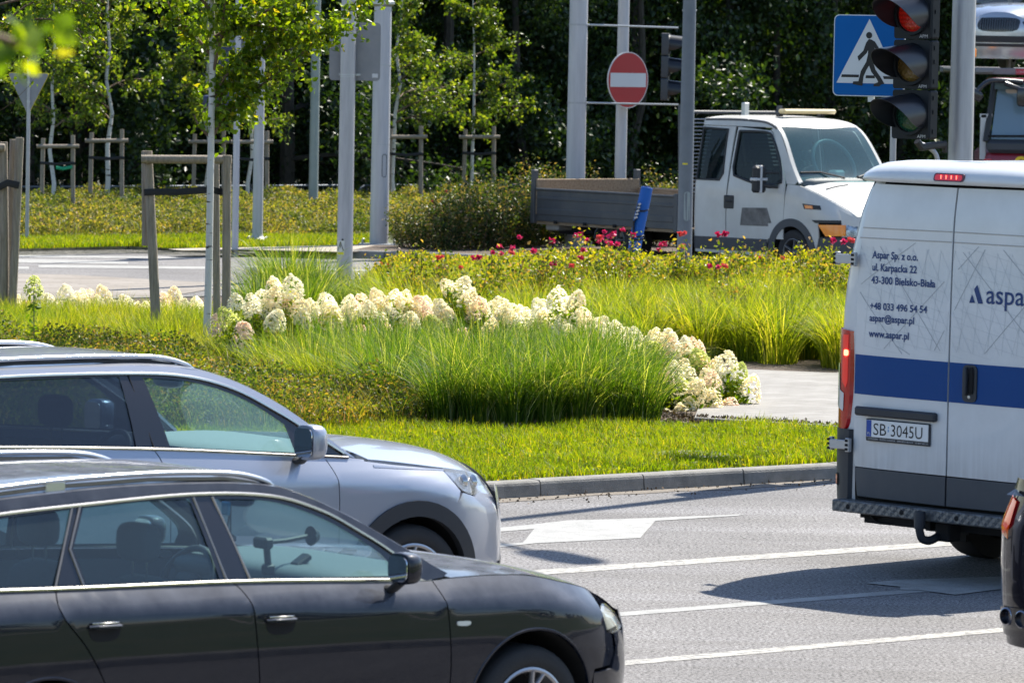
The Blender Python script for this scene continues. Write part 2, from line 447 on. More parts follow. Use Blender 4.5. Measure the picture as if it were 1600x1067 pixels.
_u = _r.uniform(14, 34, _n); _v = 26.79 - np.abs(_r.normal(size=_n)) * .22
# pavement of pale pavers crossing the island
def pavermat(name, c1, c2, mortar, w_, h_, rot=39.0, off=.5):
    m = mat(name, c1, .85); N, L = nodes(m); b = N['Principled BSDF']
    tc = N.new('ShaderNodeTexCoord'); mp = N.new('ShaderNodeMapping'); mp.inputs['Rotation'].default_value = (0, 0, -R(rot)); L.new(tc.outputs['Object'], mp.inputs[0])
    br = N.new('ShaderNodeTexBrick'); br.inputs['Scale'].default_value = 1; br.inputs['Brick Width'].default_value = w_; br.inputs['Row Height'].default_value = h_
    br.inputs['Mortar Size'].default_value = .004; br.inputs['Mortar Smooth'].default_value = .3; br.offset = off
    br.inputs['Color1'].default_value = (*c1, 1); br.inputs['Color2'].default_value = (*c2, 1); br.inputs['Mortar'].default_value = (*mortar, 1)
    L.new(mp.outputs[0], br.inputs['Vector'])
    r, _ = noise_mix(m, None, ((.8, .79, .77), (1.08, 1.08, 1.08)), 2.2, (.3, .7), 6, .7)
    L.new(mixc(m, br.outputs[0], r.outputs[0]), b.inputs['Base Color']); return m
M_PAVE = pavermat('pale_pavers', (.23, .22, .205), (.27, .26, .245), (.12, .11, .10), .30, .15)
pv = [G(1085, 654, .12), G(1300, 667, .12), G(1420, 676, .12), UN(60, 28.5, .12), UN(60, 36.5, .12), G(1300, 583, .12), G(1130, 576, .12), G(1105, 600, .12)]
sheet('pavement', pv, .125, M_PAVE)
def edging(name, pts, z, w=.06, h=.05):
    mb = MB()
    for a, b in zip(pts[:-1], pts[1:]):
        a, b = Vector((a[0], a[1], 0)), Vector((b[0], b[1], 0)); L = (b - a).length; k = max(1, round(L)); t = (b - a).normalized()
        for i in range(k):
            c = a.lerp(b, (i + .5) / k); mb.box((c.x, c.y, z), (L / k - .01, w, h), Matrix.Rotation(math.atan2(t.y, t.x), 3, 'Z'), .006)
    o = mb.build(name, M_KERB, smooth=0); tag(o, kind='structure'); return o
edging('pavement_edging', [G(1085, 657, .12), G(1300, 670, .12), G(1430, 679, .12)], .125)
# lane markings of the near road (laid parallel to the kerb)
def strip(name, u0, u1, n, hw, m, z=.0025):
    return sheet(name, quad_un(u0, u1, n - hw, n + hw), z, m)
strip('lane_line_edge', -10, 70, 22.91, .115, M_LINE)
strip('lane_line_dashed', -10, 70, 19.28, .075, M_LINE)
strip('lane_arrow_shaft', 8, G(1420, 914).dot(UD), 20.97, .075, M_PAINT)
def px_sheet(name, pts, m, z=.003): return sheet(name, [G(*p) for p in pts], z, m)
def z7(x, y): return (750 + x / 3.5575, 767 + y / 3.5575)
def z8(x, y): return (1200 + x / 3.5575, 767 + y / 3.5575)
px_sheet('lane_arrow_marking', [z7(*p) for p in [(-260, 258), (60, 210), (320, 184), (480, 165), (970, 150), (1423, 132), (1480, 131), (1423, 139), (975, 167), (890, 262), (300, 292), (75, 318), (-250, 352), (-250, 330), (75, 298), (240, 288), (300, 212), (70, 230), (-260, 275)]], M_PAINT)
px_sheet('lane_arrow_head', [z8(*p) for p in [(540, 515), (740, 497), (1320, 478), (1900, 462), (1900, 478), (1320, 545), (1040, 580), (835, 553), (735, 552), (735, 535)]], M_PAINT, .006)
# far road: markings, worn paved strip
def fl(pts, name, m, z=.004): return px_sheet(name, pts, m, z)
fl([(-80, 398), (340, 402), (340, 405), (-80, 401.5)], 'crossing_marking', M_PAINT)
fl([(-80, 405), (60, 405.5), (200, 409), (200, 413), (40, 411), (-80, 410)], 'crossing_marking', M_PAINT)
fl([(60, 414), (330, 417), (330, 421), (60, 418.5)], 'crossing_marking', M_PAINT)
fl([(-80, 416), (45, 417), (45, 421), (-80, 420)], 'crossing_marking', M_PAINT)
fl([(380, 415), (640, 424), (640, 427), (380, 418)], 'lane_line_far', M_PAINT)
M_SETT = pavermat('granite_setts', (.20, .175, .15), (.27, .245, .22), (.05, .045, .04), .9, .22, 20, .5)
fl([(-60, 427), (110, 430), (300, 441), (520, 447), (520, 462), (330, 452), (300, 458), (200, 470), (120, 487), (-60, 495)], 'sett_paving', M_SETT, .008)
kerbm = M_KERB
# far island: kerb with a dropped stretch, grass, mulch, pavers
FK = [G(*p) for p in [(-400, 398), (-60, 395), (20, 393.5), (120, 391), (200, 390), (250, 391), (275, 393)]]
FK2 = [G(*p) for p in [(532, 403), (600, 405), (700, 408), (830, 413), (1000, 416), (1150, 412), (1300, 405), (1500, 400), (1900, 396)]]
kerb('far_kerb', FK, h=.12, stone=1.0)
kerb('far_island_kerb', FK2, h=.12, stone=1.0)
edging('dropped_kerb', [FK[-1], G(400, 397.5), FK2[0]], .0, .15, .06)
back = [UN(160, 66), UN(160, 75.2), UN(-90, 75.2), UN(-60, 64)]
isl = [p + Vector((0, .1, 0)) for p in FK + [G(400, 397)] + FK2] + back
sheet('far_verge', isl, .10, M_SOILG)
M_PAVE2 = pavermat('tan_pavers', (.36, .31, .25), (.42, .37, .31), (.2, .17, .14), .2, .1)
sheet('far_pavement', [G(p[0], p[1], .11) for p in [(262, 389.5), (300, 388), (430, 386), (580, 382), (600, 384), (575, 392), (535, 394), (400, 390.5), (285, 391.5)]], .112, M_PAVE2)
sheet('far_mulch', [G(p[0], p[1], .11) for p in [(545, 392), (590, 383), (640, 380), (900, 378), (1200, 380), (1200, 400), (830, 401), (700, 396.5), (600, 393.5)]], .114, M_MULCH)
sheet('forest_floor', [UN(-90, 75), UN(200, 75), UN(200, 180), UN(-90, 180)], -.52, mat('leaf_litter', (.03, .026, .015), .95, var=(.05, .06, .02), scale=1.5))
# drain cover in the verge
dc = MB(); c0 = G(1083, 713, .12)
dc.lathe([(.30, -.05), (.30, .035), (.27, .04), (.255, .032), (.0, .032)], (c0.x, c0.y, .105), n=32)
for k in range(-3, 4): dc.box((c0.x + k * .07, c0.y, .14), (.018, .40 if abs(k) < 3 else .2, .008))
tag(dc.build('drain_cover', mat('cast_iron', (.13, .13, .135), .6, var=(.2, .19, .17), scale=15)), 'grey round drain cover sunk in the bright lawn by the kerb', 'drain cover')
# ================================================================== vegetation
def blades(name, P, hgt, wid, lean, segs, m, parent=None, az=None, droop=1.0, jit=.3):
    """P (n,3) roots; hgt/wid/lean arrays; each blade is a tapering strip that bends over"""
    n = len(P); rg = RNG; az = rg.uniform(0, 2 * np.pi, n) if az is None else az
    dx, dy = np.cos(az), np.sin(az); fa = az + rg.uniform(-1.2, 1.2, n) + np.pi / 2; wx, wy = np.cos(fa), np.sin(fa)
    V = np.zeros((n, 2 * segs + 1, 3))
    for k in range(segs + 1):
        t = k / segs; out = lean * hgt * t ** 1.7; up = hgt * (t - droop * lean * .55 * t ** 3)
        c = P + np.stack([dx * out, dy * out, up], 1); w_ = wid * (1 - t) ** .55 * .5 * (0.75 + .25 * (1 - t))
        if k < segs:
            V[:, 2 * k] = c - np.stack([wx * w_, wy * w_, 0 * w_], 1); V[:, 2 * k + 1] = c + np.stack([wx * w_, wy * w_, 0 * w_], 1)
        else: V[:, 2 * segs] = c
    base = (np.arange(n) * (2 * segs + 1))[:, None]
    F4 = np.array([[2 * k, 2 * k + 1, 2 * k + 3, 2 * k + 2] for k in range(segs - 1)], dtype=np.int64).reshape(-1)
    per = np.concatenate([F4, [2 * segs - 2, 2 * segs - 1, 2 * segs]]).astype(np.int64)
    loops = (base + per[None, :]).ravel(); sizes = np.tile(np.array([4] * (segs - 1) + [3]), n)
    return fastmesh(name, V.reshape(-1, 3), loops, sizes, m, parent)
def leafcloud(name, P, size, m, parent=None, nrm=None, aspect=.62, fold=.25, up=.35, extra=None):
    """P (n,3) centres; rhombus leaves folded along the midrib, hung at random"""
    n = len(P); rg = RNG; size = np.broadcast_to(size, (n,)) * rg.uniform(.7, 1.25, n)
    a = rg.normal(size=(n, 3)); a[:, 2] -= up; a /= np.linalg.norm(a, axis=1)[:, None]
    b = rg.normal(size=(n, 3)) if nrm is None else nrm + .5 * rg.normal(size=(n, 3))
    b = np.cross(a, b); b /= np.linalg.norm(b, axis=1)[:, None] + 1e-9; c = np.cross(a, b)
    S = size[:, None]; V = np.zeros((n, 6, 3))
    V[:, 0] = P; V[:, 1] = P + a * S * .35 + b * S * aspect * .5 + c * S * fold * .5
    V[:, 2] = P + a * S; V[:, 3] = P + a * S * .35 - b * S * aspect * .5 + c * S * fold * .5
    V[:, 4] = P + a * S * .72 + b * S * aspect * .30 + c * S * fold * .3; V[:, 5] = P + a * S * .72 - b * S * aspect * .30 + c * S * fold * .3
    base = (np.arange(n) * 6)[:, None]
    per = np.array([0, 1, 4, 2, 0, 2, 5, 3]); loops = (base + per[None]).ravel(); sizes = np.tile([4, 4], n)
    return fastmesh(name, V.reshape(-1, 3), loops, sizes, m, parent)
def in_poly(poly, dens_, rg=RNG):
    B = np.array([(p[0], p[1]) for p in poly]); lo, hi = B.min(0), B.max(0); A = abs(area2([tuple(b) for b in B])) / 2
    k = int((hi - lo).prod() * dens_); Q = lo + rg.random((k, 2)) * (hi - lo); return Q[pip(Q, [tuple(b) for b in B])]

GRASS_LAWN = leafmat('lawn_blades', [(0, (.10, .17, .006)), (.5, (.18, .25, .007)), (.85, (.28, .31, .012)), (1, (.38, .31, .07))], .52, patch=(1.6, (.72, .78, .7), (1.15, 1.05, 1.1)))
GRASS_ORN = leafmat('fountain_grass_blades', [(0, (.035, .09, .012)), (.5, (.085, .165, .018)), (.80, (.17, .24, .03)), (.92, (.38, .40, .18)), (1, (.52, .52, .34))], .5, patch=(1.3, (.72, .82, .8), (1.2, 1.08, 1.1)))
GRASS_YEL = leafmat('yellow_grass_blades', [(0, (.11, .17, .012)), (.5, (.21, .26, .02)), (.85, (.32, .33, .04)), (1, (.50, .44, .18))], .5, patch=(1.1, (.70, .85, .8), (1.2, 1.05, 1.0)))  # yellow-green is the blades' own tone
LEAF_HYD = leafmat('hydrangea_leaves', [(0, (.06, .12, .010)), (.6, (.15, .23, .015)), (1, (.30, .33, .025))], .5)
LEAF_BIRCH = leafmat('birch_leaves', [(0, (.05, .10, .008)), (.6, (.13, .20, .012)), (.93, (.22, .28, .02)), (1, (.36, .28, .03))], .55, .35, .4)
LEAF_BIRCH_FAR = leafmat('far_birch_leaves', [(0, (.035, .075, .012)), (.6, (.10, .16, .02)), (1, (.26, .30, .06))], .48, .35, .4)
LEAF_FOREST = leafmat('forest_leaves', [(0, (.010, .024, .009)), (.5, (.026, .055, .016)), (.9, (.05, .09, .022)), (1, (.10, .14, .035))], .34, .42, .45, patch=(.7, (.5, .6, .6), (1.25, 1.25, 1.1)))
LEAF_SHRUB = leafmat('shrub_leaves', [(0, (.035, .065, .018)), (.35, (.09, .14, .028)), (.75, (.20, .22, .045)), (.92, (.24, .17, .07)), (1, (.33, .22, .15))], .45, patch=(2.0, (.6, .75, .7), (1.45, 1.15, 1.2)))
LEAF_ROSE = leafmat('rose_leaves', [(0, (.05, .08, .010)), (.45, (.13, .17, .015)), (.75, (.27, .27, .02)), (.9, (.30, .17, .08)), (1, (.36, .24, .14))], .45, .35, .4)
LEAF_YELL = leafmat('golden_leaves', [(0, (.16, .18, .010)), (.5, (.34, .32, .015)), (1, (.48, .40, .03))], .5, patch=(1.6, (.55, .75, .7), (1.2, 1.08, 1.0)))
LEAF_VERGE = leafmat('verge_leaves', [(0, (.06, .085, .03)), (.35, (.14, .165, .05)), (.75, (.25, .255, .08)), (.92, (.30, .23, .12)), (1, (.38, .28, .20))], .42, patch=(.9, (.5, .66, .6), (1.3, 1.12, 1.1)))
LEAF_ROSE2 = leafmat('tall_rose_leaves', [(0, (.012, .026, .008)), (.4, (.035, .065, .018)), (.72, (.10, .13, .03)), (.86, (.20, .14, .07)), (1, (.30, .22, .14))], .35, .35)
M_BARKB = mat('birch_bark', (.55, .53, .49), .7, var=(.60, .58, .55), scale=6)
def _birchbark():
    m = M_BARKB; N, L = nodes(m); b = N['Principled BSDF']
    tc = N.new('ShaderNodeTexCoord'); mp = N.new('ShaderNodeMapping'); mp.inputs['Scale'].default_value = (3, 3, 14); L.new(tc.outputs['Object'], mp.inputs[0])
    n = N.new('ShaderNodeTexNoise'); n.inputs['Scale'].default_value = 1.6; n.inputs['Detail'].default_value = 4; L.new(mp.outputs[0], n.inputs['Vector'])
    r = N.new('ShaderNodeValToRGB'); r.color_ramp.elements[0].position = .60; r.color_ramp.elements[1].position = .66
    r.color_ramp.elements[0].color = (1, 1, 1, 1); r.color_ramp.elements[1].color = (.09, .075, .06, 1); L.new(n.outputs[0], r.inputs[0])
    prev = b.inputs['Base Color'].links[0].from_socket
    L.new(mixc(m, prev, r.outputs[0]), b.inputs['Base Color'])
_birchbark()
M_BARK = mat('dark_bark', (.035, .030, .024), .9, var=(.07, .06, .05), scale=5, aniso=(4, 4, 1))
M_TWIG = mat('twig', (.13, .085, .05), .8)
M_STEM = mat('green_stem', (.10, .13, .04), .7)
M_WOOD = mat('weathered_stake_wood', (.20, .165, .125), .85, var=(.34, .29, .235), scale=5, aniso=(9, 9, .8), detail=8, bump=.35, bscale=50)
M_STRAP = mat('black_tie_webbing', (.012, .012, .014), .7)

def branches(rg, root, height, n1, spread, r0, start=.3, wob=.05, sub=4, up=.6):
    """trunk and limbs: returns list of (points, radii) and leaf anchor points"""
    tr = [Vector(root)]; k = 8
    for i in range(1, k + 1):
        tr.append(Vector(root) + Vector((rg.normal() * wob, rg.normal() * wob, height * i / k)))
    L = [(tr, [r0 * (1 - .8 * i / k) for i in range(k + 1)])]; A = []
    for j in range(n1):
        t = start + (1 - start) * (j + rg.random()) / n1; q = t * k; i = min(int(q), k - 1); p = tr[i].lerp(tr[i + 1], q - i)
        az = rg.uniform(0, 2 * math.pi); ln = spread * (1.15 - .75 * (t - start) / (1 - start)) * rg.uniform(.7, 1.2)
        d = Vector((math.cos(az), math.sin(az), up)).normalized(); pts = [p]
        for s_ in range(1, 6):
            d = (d + Vector((rg.normal() * .12, rg.normal() * .12, -.10 + rg.normal() * .05))).normalized(); pts.append(pts[-1] + d * ln / 5)
        L.append((pts, [r0 * .42 * (1 - .16 * s_) for s_ in range(6)]))
        for a, b in zip(pts[1:-1], pts[2:]):
            for _ in range(sub):
                c = a.lerp(b, rg.random()); d2 = (d + Vector(rg.normal(size=3)) * .8).normalized(); l2 = ln * rg.uniform(.15, .4)
                e = c + d2 * l2 + Vector((0, 0, -.25 * l2)); L.append(([c, c.lerp(e, .5) + Vector((0, 0, .06 * l2)), e], [r0 * .12, r0 * .08, r0 * .04]))
                for _ in range(5): A.append(c.lerp(e, rg.uniform(.2, 1.05)))
        A += [pts[-1]] * 2
    return L, A
def leaves_at(rg, A, per, rad):
    A = np.array([tuple(a) for a in A]); P = np.repeat(A, per, 0); return P + rg.normal(size=P.shape) * rad

def make_birch(seed, height, spread, r0, leafsize, per, n1, start=.33, lm=LEAF_BIRCH_FAR, name='birch_tree', sub=4, n_t=8):
    rg = np.random.default_rng(seed); root = empty(name)
    L, A = branches(rg, (0, 0, 0), height, n1, spread, r0, start, .04, sub)
    tb = MB(); bb = MB()
    tb.tube(L[0][0], L[0][1], n_t)
    for pts, rr in L[1:]: bb.tube(pts, rr, 5, cap=False)
    tb.build('trunk', M_BARKB, root); bb.build('branches', M_TWIG, root)
    leafcloud('crown', leaves_at(rg, A, per, .05 * spread / 1.2), leafsize, lm, root)
    return root

# ---- forest beyond the fence
def make_forest_tree(seed, height, spread, r0, count, leafsize):
    rg = np.random.default_rng(seed); root = empty('forest_tree')
    L, A = branches(rg, (0, 0, 0), height, 20, spread, r0, .10, .12, 3, .25)
    tb = MB(); tb.tube(L[0][0], L[0][1], 8)
    for pts, rr in L[1:21]: tb.tube(pts, [k * .8 for k in rr], 5, cap=False)
    tb.build('trunk', M_BARK, root)
    P = leaves_at(rg, A, max(1, count // len(A)), .22)
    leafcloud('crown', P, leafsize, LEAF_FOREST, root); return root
fp = [make_forest_tree(101, 10.5, 2.6, .13, 15000, .12), make_forest_tree(102, 9.5, 2.3, .10, 15000, .115), make_forest_tree(103, 11.5, 2.9, .16, 15000, .13)]
rg = np.random.default_rng(5); k = 0
FL = ['dark forest tree rising in the shaded wood behind the crowd barriers', 'slender dark forest tree in the shaded wood behind the barriers', 'broad dark forest tree in the shaded wood behind the barriers']
rows = [(79, 1.9, 0), (83, 2.2, .8), (88, 2.5, .3), (94, 3.0, 1.2)]
for n_, st, ph in rows:
    u = 47 + ph
    while u < 112:
        t = k % 3; o = fp[t] if k < 3 else copy_tree(fp[t])
        o.location = UN(u + rg.normal() * .4, n_ + rg.normal() * .7, -.52); o.rotation_euler.z = rg.uniform(0, 6.28); sc = rg.uniform(.9, 1.15); o.scale = (sc, sc, sc * (1.0 if n_ < 82 else 1.55))
        tag(o, FL[t], 'tree', 'dark forest trees behind the crowd barriers'); k += 1; u += st * rg.uniform(.7, 1.3) * (1 if u < 84 else 1.7)
# undergrowth along the wood edge and the dark depth of the wood
rg = np.random.default_rng(9)
Q = in_poly([UN(42, 77.5), UN(118, 77.5), UN(122, 81), UN(42, 81)], 200, rg); zz = rg.random(len(Q)) ** 1.3 * 1.5
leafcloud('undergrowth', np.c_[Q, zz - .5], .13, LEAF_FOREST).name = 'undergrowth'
tag(bpy.data.objects['undergrowth'], 'dark leafy undergrowth along the foot of the shaded wood', 'undergrowth', kind='stuff')
Q = in_poly([UN(40, 98), UN(132, 98), UN(140, 104), UN(40, 104)], 190, rg); zz = rg.random(len(Q)) * 11
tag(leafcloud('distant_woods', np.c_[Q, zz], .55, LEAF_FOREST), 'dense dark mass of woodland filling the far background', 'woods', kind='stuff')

# ---- staked young birches in the background verge
def make_stakes(w_, h, rail=True, strap=.72, name='tree_stakes', r=.045, third=False, dep=.0):
    root = empty(name)
    spots = [(-w_ / 2, 0), (w_ / 2, 0)] + ([(w_ * .3, w_ * .6)] if third else [])
    for i, (x, y) in enumerate(spots):
        b = MB(); hh = h + random.uniform(0, .12) * (1 if not third else .6)
        b.tube([(x + random.uniform(-.03, .03), y, -.1), (x, y, hh * .5), (x * .97, y, hh)], [r, r, r * .96], 10); b.build('stake', M_WOOD, root)
    if rail:
        b = MB(); b.tube([(-w_ / 2 - .12, -r * 1.0, h - .12), (w_ / 2 + .12, -r * 1.0, h - .10)], r * .9, 10); b.build('cross_rail', M_WOOD, root)
    b = MB(); z = h * strap
    b.tube([(-w_ / 2 - r, -r, z), (-w_ / 2 + r, -r - .01, z), (0, -.03, z - .02), (w_ / 2, -r - .01, z + .01), (w_ / 2 + r, -r, z)], .03, 6, flat=-.25)
    b.build('tie_strap', M_STRAP, root); return root
stk = make_stakes(.62, 1.62); used_s = [False]
bir = [make_birch(21, 4.6, 1.1, .045, .085, 3, 19), make_birch(22, 4.9, 1.2, .05, .085, 3, 20), make_birch(23, 4.3, 1.05, .042, .085, 3, 17)]
BS = [  # birch px, base y, stakes px centre, stakes base y, rail heights via scale, tree kind, label
    (82, 336, 89, 345, .86, 0, 'young staked birch with a green ribbon, leftmost behind the give way sign', 'two weathered stakes with a green ribbon round the leftmost far birch'),
    (166, 334, 165, 338, .90, 1, 'young white birch standing between two tall stakes left of the near birch', 'tall pair of weathered stakes with a rail in front of the second far birch'),
    (388, 334, 392, 338, .90, 2, 'young staked birch half hidden behind the near white birch and lamp post', 'weathered stakes and rail seen just right of the near birch trunk'),
    (320, 330, 325, 334, .88, 0, 'young staked birch straight behind the nearest birch and its stakes', 'weathered stakes and rail directly behind the nearest birch'),
    (617, 330, 632, 332, .95, 1, 'young staked birch right of the thick grey pole with the hatch', 'weathered stakes and rail just right of the thick pole with the hatch'),
    (735, 322, 747, 326, .93, 2, 'young staked birch with forked white trunk behind the tall rose shrubs', 'weathered stakes and rail behind the tall rose shrubs'),
]
usedb = {0: 0, 1: 0, 2: 0}
for i, (bx, by, sx_, sy, sc, kd, lb, ls) in enumerate(BS):
    o = bir[kd] if not usedb[kd] else copy_tree(bir[kd]); usedb[kd] = 1
    o.location = G(bx, by, .1); o.rotation_euler.z = i * 1.3; tag(o, lb, 'tree', 'staked young birches by the wood')
    s_ = stk if i == 0 else copy_tree(stk)
    s_.location = G(sx_, sy, .1); s_.rotation_euler.z = R(3); s_.scale = (sc, sc, sc); tag(s_, ls, 'tree stakes', 'stakes of the far birches')
BSR = s_
for s_ in [o for o in bpy.data.objects if o.name.startswith('tree_stakes') and o.get('label', '').startswith('two weathered')]:
    if 1:
        b = MB(); b.tube([(-.03, -.07, 1.08), (.12, -.09, 1.06), (.30, -.08, 1.10)], .035, 5, flat=-.3)
        b.build('green_ribbon', mat('green_tape', (.0, .28, .14), .5), s_)

# ---- crowd barriers
def make_barrier(L=2.3, h=1.05):
    root = empty('crowd_barrier'); m = mat('galvanised_tube', (.10, .125, .16), .55, metal=.3)
    f = MB(); r = .25; arc = lambda cx, cz, a0, a1: [(cx + r * math.cos(a), 0, cz + r * math.sin(a)) for a in np.linspace(a0, a1, 7)]
    pts = [(-L / 2, 0, .1)] + arc(-L / 2 + r, h - r, math.pi, math.pi / 2) + arc(L / 2 - r, h - r, math.pi / 2, 0) + [(L / 2, 0, .1)]
    f.tube(pts, .021, 8); f.tube([(-L / 2, 0, .2), (L / 2, 0, .2)], .017, 8); f.build('frame', m, root)
    b = MB()
    for k in range(1, 19): x = -L / 2 + L * k / 19; b.tube([(x, 0, .2), (x, 0, h - .01)], .008, 5)
    b.build('bars', m, root)
    for s in (-1, 1):
        b = MB(); b.tube([(s * L * .36, -.28, .02), (s * L * .36, 0, .1), (s * L * .36, .28, .02)], .018, 6); b.build('foot', m, root)
    return root
fb = make_barrier(); i = 0
for px in range(-40, 1300, 141):
    o = fb if i == 0 else copy_tree(fb); y0 = 344 + (8 if px < 0 else 0)
    c = UN(44 + i * 2.42 - 2.5, 75.8, -.6); o.location = c; o.rotation_euler.z = R(39)
    tag(o, 'grey steel crowd barrier, ' + ['first', 'second', 'third', 'fourth', 'fifth', 'sixth', 'seventh', 'eighth', 'ninth', 'last'][min(i, 9)] + ' from the left in the row before the wood', 'barrier', 'crowd barriers before the wood'); i += 1

# ---- verge shrubs in the background, far lawn
def shrubmass(name, poly, hfun, dens_, size, lm, label, cat, z0=.1, kind='stuff', shell=.5, rg=None, edge=.6, parent=None):
    rg = rg or np.random.default_rng(len(name)); Q = in_poly(poly, dens_, rg)
    h = hfun(Q[:, 0], Q[:, 1]); B = np.array([(p[0], p[1]) for p in poly]); dm = np.full(len(Q), 99.)
    for a, b in zip(B, np.roll(B, -1, 0)):
        ab = b - a; t = np.clip(((Q - a) @ ab) / (ab @ ab), 0, 1); dm = np.minimum(dm, np.linalg.norm(Q - (a + t[:, None] * ab), axis=1))
    h = h * np.clip(.35 + dm / edge, 0, 1) ** .6; z = h * np.where(rg.random(len(Q)) < shell, rg.uniform(.75, 1.05, len(Q)), rg.random(len(Q)))
    o = leafcloud(name, np.c_[Q, z + z0], size, lm, parent, up=-.3)
    if parent is None: tag(o, label, cat, kind=kind)
    return o
def wave(sc, a, base, seed=0, sx=1.0):
    ph = np.random.default_rng(seed).uniform(0, 6.28, (6, 3)); fr = np.random.default_rng(seed + 1).uniform(.5, 2.2, (6, 2)) * sc
    def f(x, y):
        s = 0
        for p, q in zip(ph, fr): s = s + np.sin(x * q[0] + p[0]) * np.sin(y * q[1] + p[1])
        return base + a * s / 2.2
    return f
FARSH = [G(p[0], p[1], .1) for p in [(-60, 376), (40, 375), (200, 373), (400, 371), (600, 372), (900, 374)]] + [G(1200, 372, .1), G(1700, 372, .1), UN(85, 73), UN(46, 74)]
shrubmass('verge_shrubs', FARSH, wave(2.2, .22, .27, 3), 1000, .055, LEAF_VERGE, 'low yellow green ground-cover shrubs along the far verge', 'shrubs', shell=.75, edge=.9)
# arching shoots over the verge shrubs
Q = in_poly(FARSH, 110, np.random.default_rng(8)); n_ = len(Q)
o = blades('verge_shoots', np.c_[Q, np.full(n_, .2)], RNG.uniform(.12, .40, n_), np.full(n_, .014), RNG.uniform(.4, 1.1, n_), 3, LEAF_VERGE)
tag(o, 'thin arching shoots standing out of the far verge shrubs', 'shoots', kind='stuff')
FL_ = [G(p[0], p[1], .1) for p in [(-60, 390), (60, 388.5), (200, 385), (262, 388), (300, 388), (430, 386), (580, 382), (600, 372), (400, 371), (200, 373), (40, 375), (-60, 376)]]
Q = in_poly(FL_, 1500, np.random.default_rng(10)); n_ = len(Q)
o = blades('far_lawn_grass', np.c_[Q, np.full(n_, .1)], RNG.uniform(.05, .15, n_), np.full(n_, .016), RNG.uniform(.1, .8, n_), 2, GRASS_LAWN)
tag(o, 'bright short grass strip between the far kerb and the verge shrubs', 'grass', kind='stuff')

# ---- tall rose shrubs on the far island
rg = np.random.default_rng(31)
M_PETAL = leafmat('rose_petals', [(0, (.45, .008, .06)), (.6, (.62, .02, .12)), (1, (.74, .08, .22))], .3, .5, .4, (1.3, .8, 1.2))
M_PETALO = leafmat('coral_petals', [(0, (.6, .06, .07)), (1, (.75, .16, .14))], .3, .5, .4, (1.3, .9, .9))
def rose_bloom(c, r, parent, m):
    n = 26; a = rg.normal(size=(n, 3)); a[:, 2] = abs(a[:, 2]) * .7; a /= np.linalg.norm(a, axis=1)[:, None]
    return leafcloud('bloom', np.array(c)[None] + a * r * .5, r * .95, m, parent, nrm=a, aspect=.95, fold=.15, up=-.2)
def make_rose(seed, w_, h, count, lm, nb, m, size=.045, low=.1, asp=1.0):
    rg_ = np.random.default_rng(seed); root = empty('rose_shrub'); st = MB(); A = []
    for k in range(max(10, int(26 * w_))):
        az = rg_.uniform(0, 6.28); rr = w_ * math.sqrt(rg_.random()) * .5; b0 = Vector((math.cos(az) * rr * .5, math.sin(az) * rr * .5, 0))
        top = Vector((math.cos(az) * rr, math.sin(az) * rr * asp, h * rg_.uniform(.55, 1.08) * (1 - .35 * (rr / (w_ * .5)) ** 2)))
        mid = b0.lerp(top, .5) + Vector((0, 0, .06)); st.tube([b0, mid, top], [.007, .005, .003], 5, cap=False)
        for t in rg_.uniform(low, 1, 14): A.append(b0.lerp(top, t))
    st.build('stems', M_TWIG, root)
    P = leaves_at(rg_, A, max(1, count // len(A)), .07); P[:, 2] = np.clip(P[:, 2], .02, None)
    leafcloud('foliage', P, size, lm, root, up=-.1)
    for k in range(nb):
        az = rg_.uniform(0, 6.28); rr = w_ * rg_.uniform(.1, .5); c = (math.cos(az) * rr, math.sin(az) * rr, h * rg_.uniform(.82, 1.05))
        rose_bloom(c, rg_.uniform(.028, .046), root, m if rg_.random() < .75 else M_PETALO)
    return root
tall = [make_rose(41, 1.5, 1.25, 6500, LEAF_ROSE2, 0, M_PETAL, .05), make_rose(42, 1.3, 1.05, 6000, LEAF_ROSE2, 1, M_PETALO, .05)]
TS = [(645, 388, .62, 'leftmost, lowest'), (690, 391, .85, 'second from the left, rounded'), (745, 390, 1.0, 'third from the left, tallest'), (796, 387, .98, 'just left of the truck tailboard'), (838, 384, .95, 'half behind the truck tailboard'), (770, 381, 1.1, 'back row, left'), (840, 380, 1.1, 'back row, right'), (715, 382, .95, 'back row, leftmost'), (900, 382, 1.0, 'behind the truck bed, left'), (960, 384, 1.0, 'behind the truck bed, middle'), (1020, 385, 1.0, 'behind the truck bed, right')]
for i, (px, py, sc, wd) in enumerate(TS):
    o = tall[i] if i < 2 else copy_tree(tall[i % 2]); o.location = G(px, py, .1); o.scale = (sc, sc, sc); o.rotation_euler.z = i * 1.1
    tag(o, f'tall bronze tipped rose shrub on the far island, {wd}', 'shrub', 'tall rose shrubs on the far island')

# ---- rose and golden bed on the near island
def px_ground(px, py, z): return G(px, py, z)
near = [make_rose(51, .85, .92, 2400, LEAF_ROSE, 0, M_PETAL, .05, .25), make_rose(52, .95, .98, 2600, LEAF_ROSE, 3, M_PETAL, .05, .25), make_rose(53, .8, .85, 2200, LEAF_ROSE, 2, M_PETALO, .05, .25), make_rose(54, 1.0, 1.0, 2800, LEAF_ROSE, 6, M_PETAL, .05, .25)]
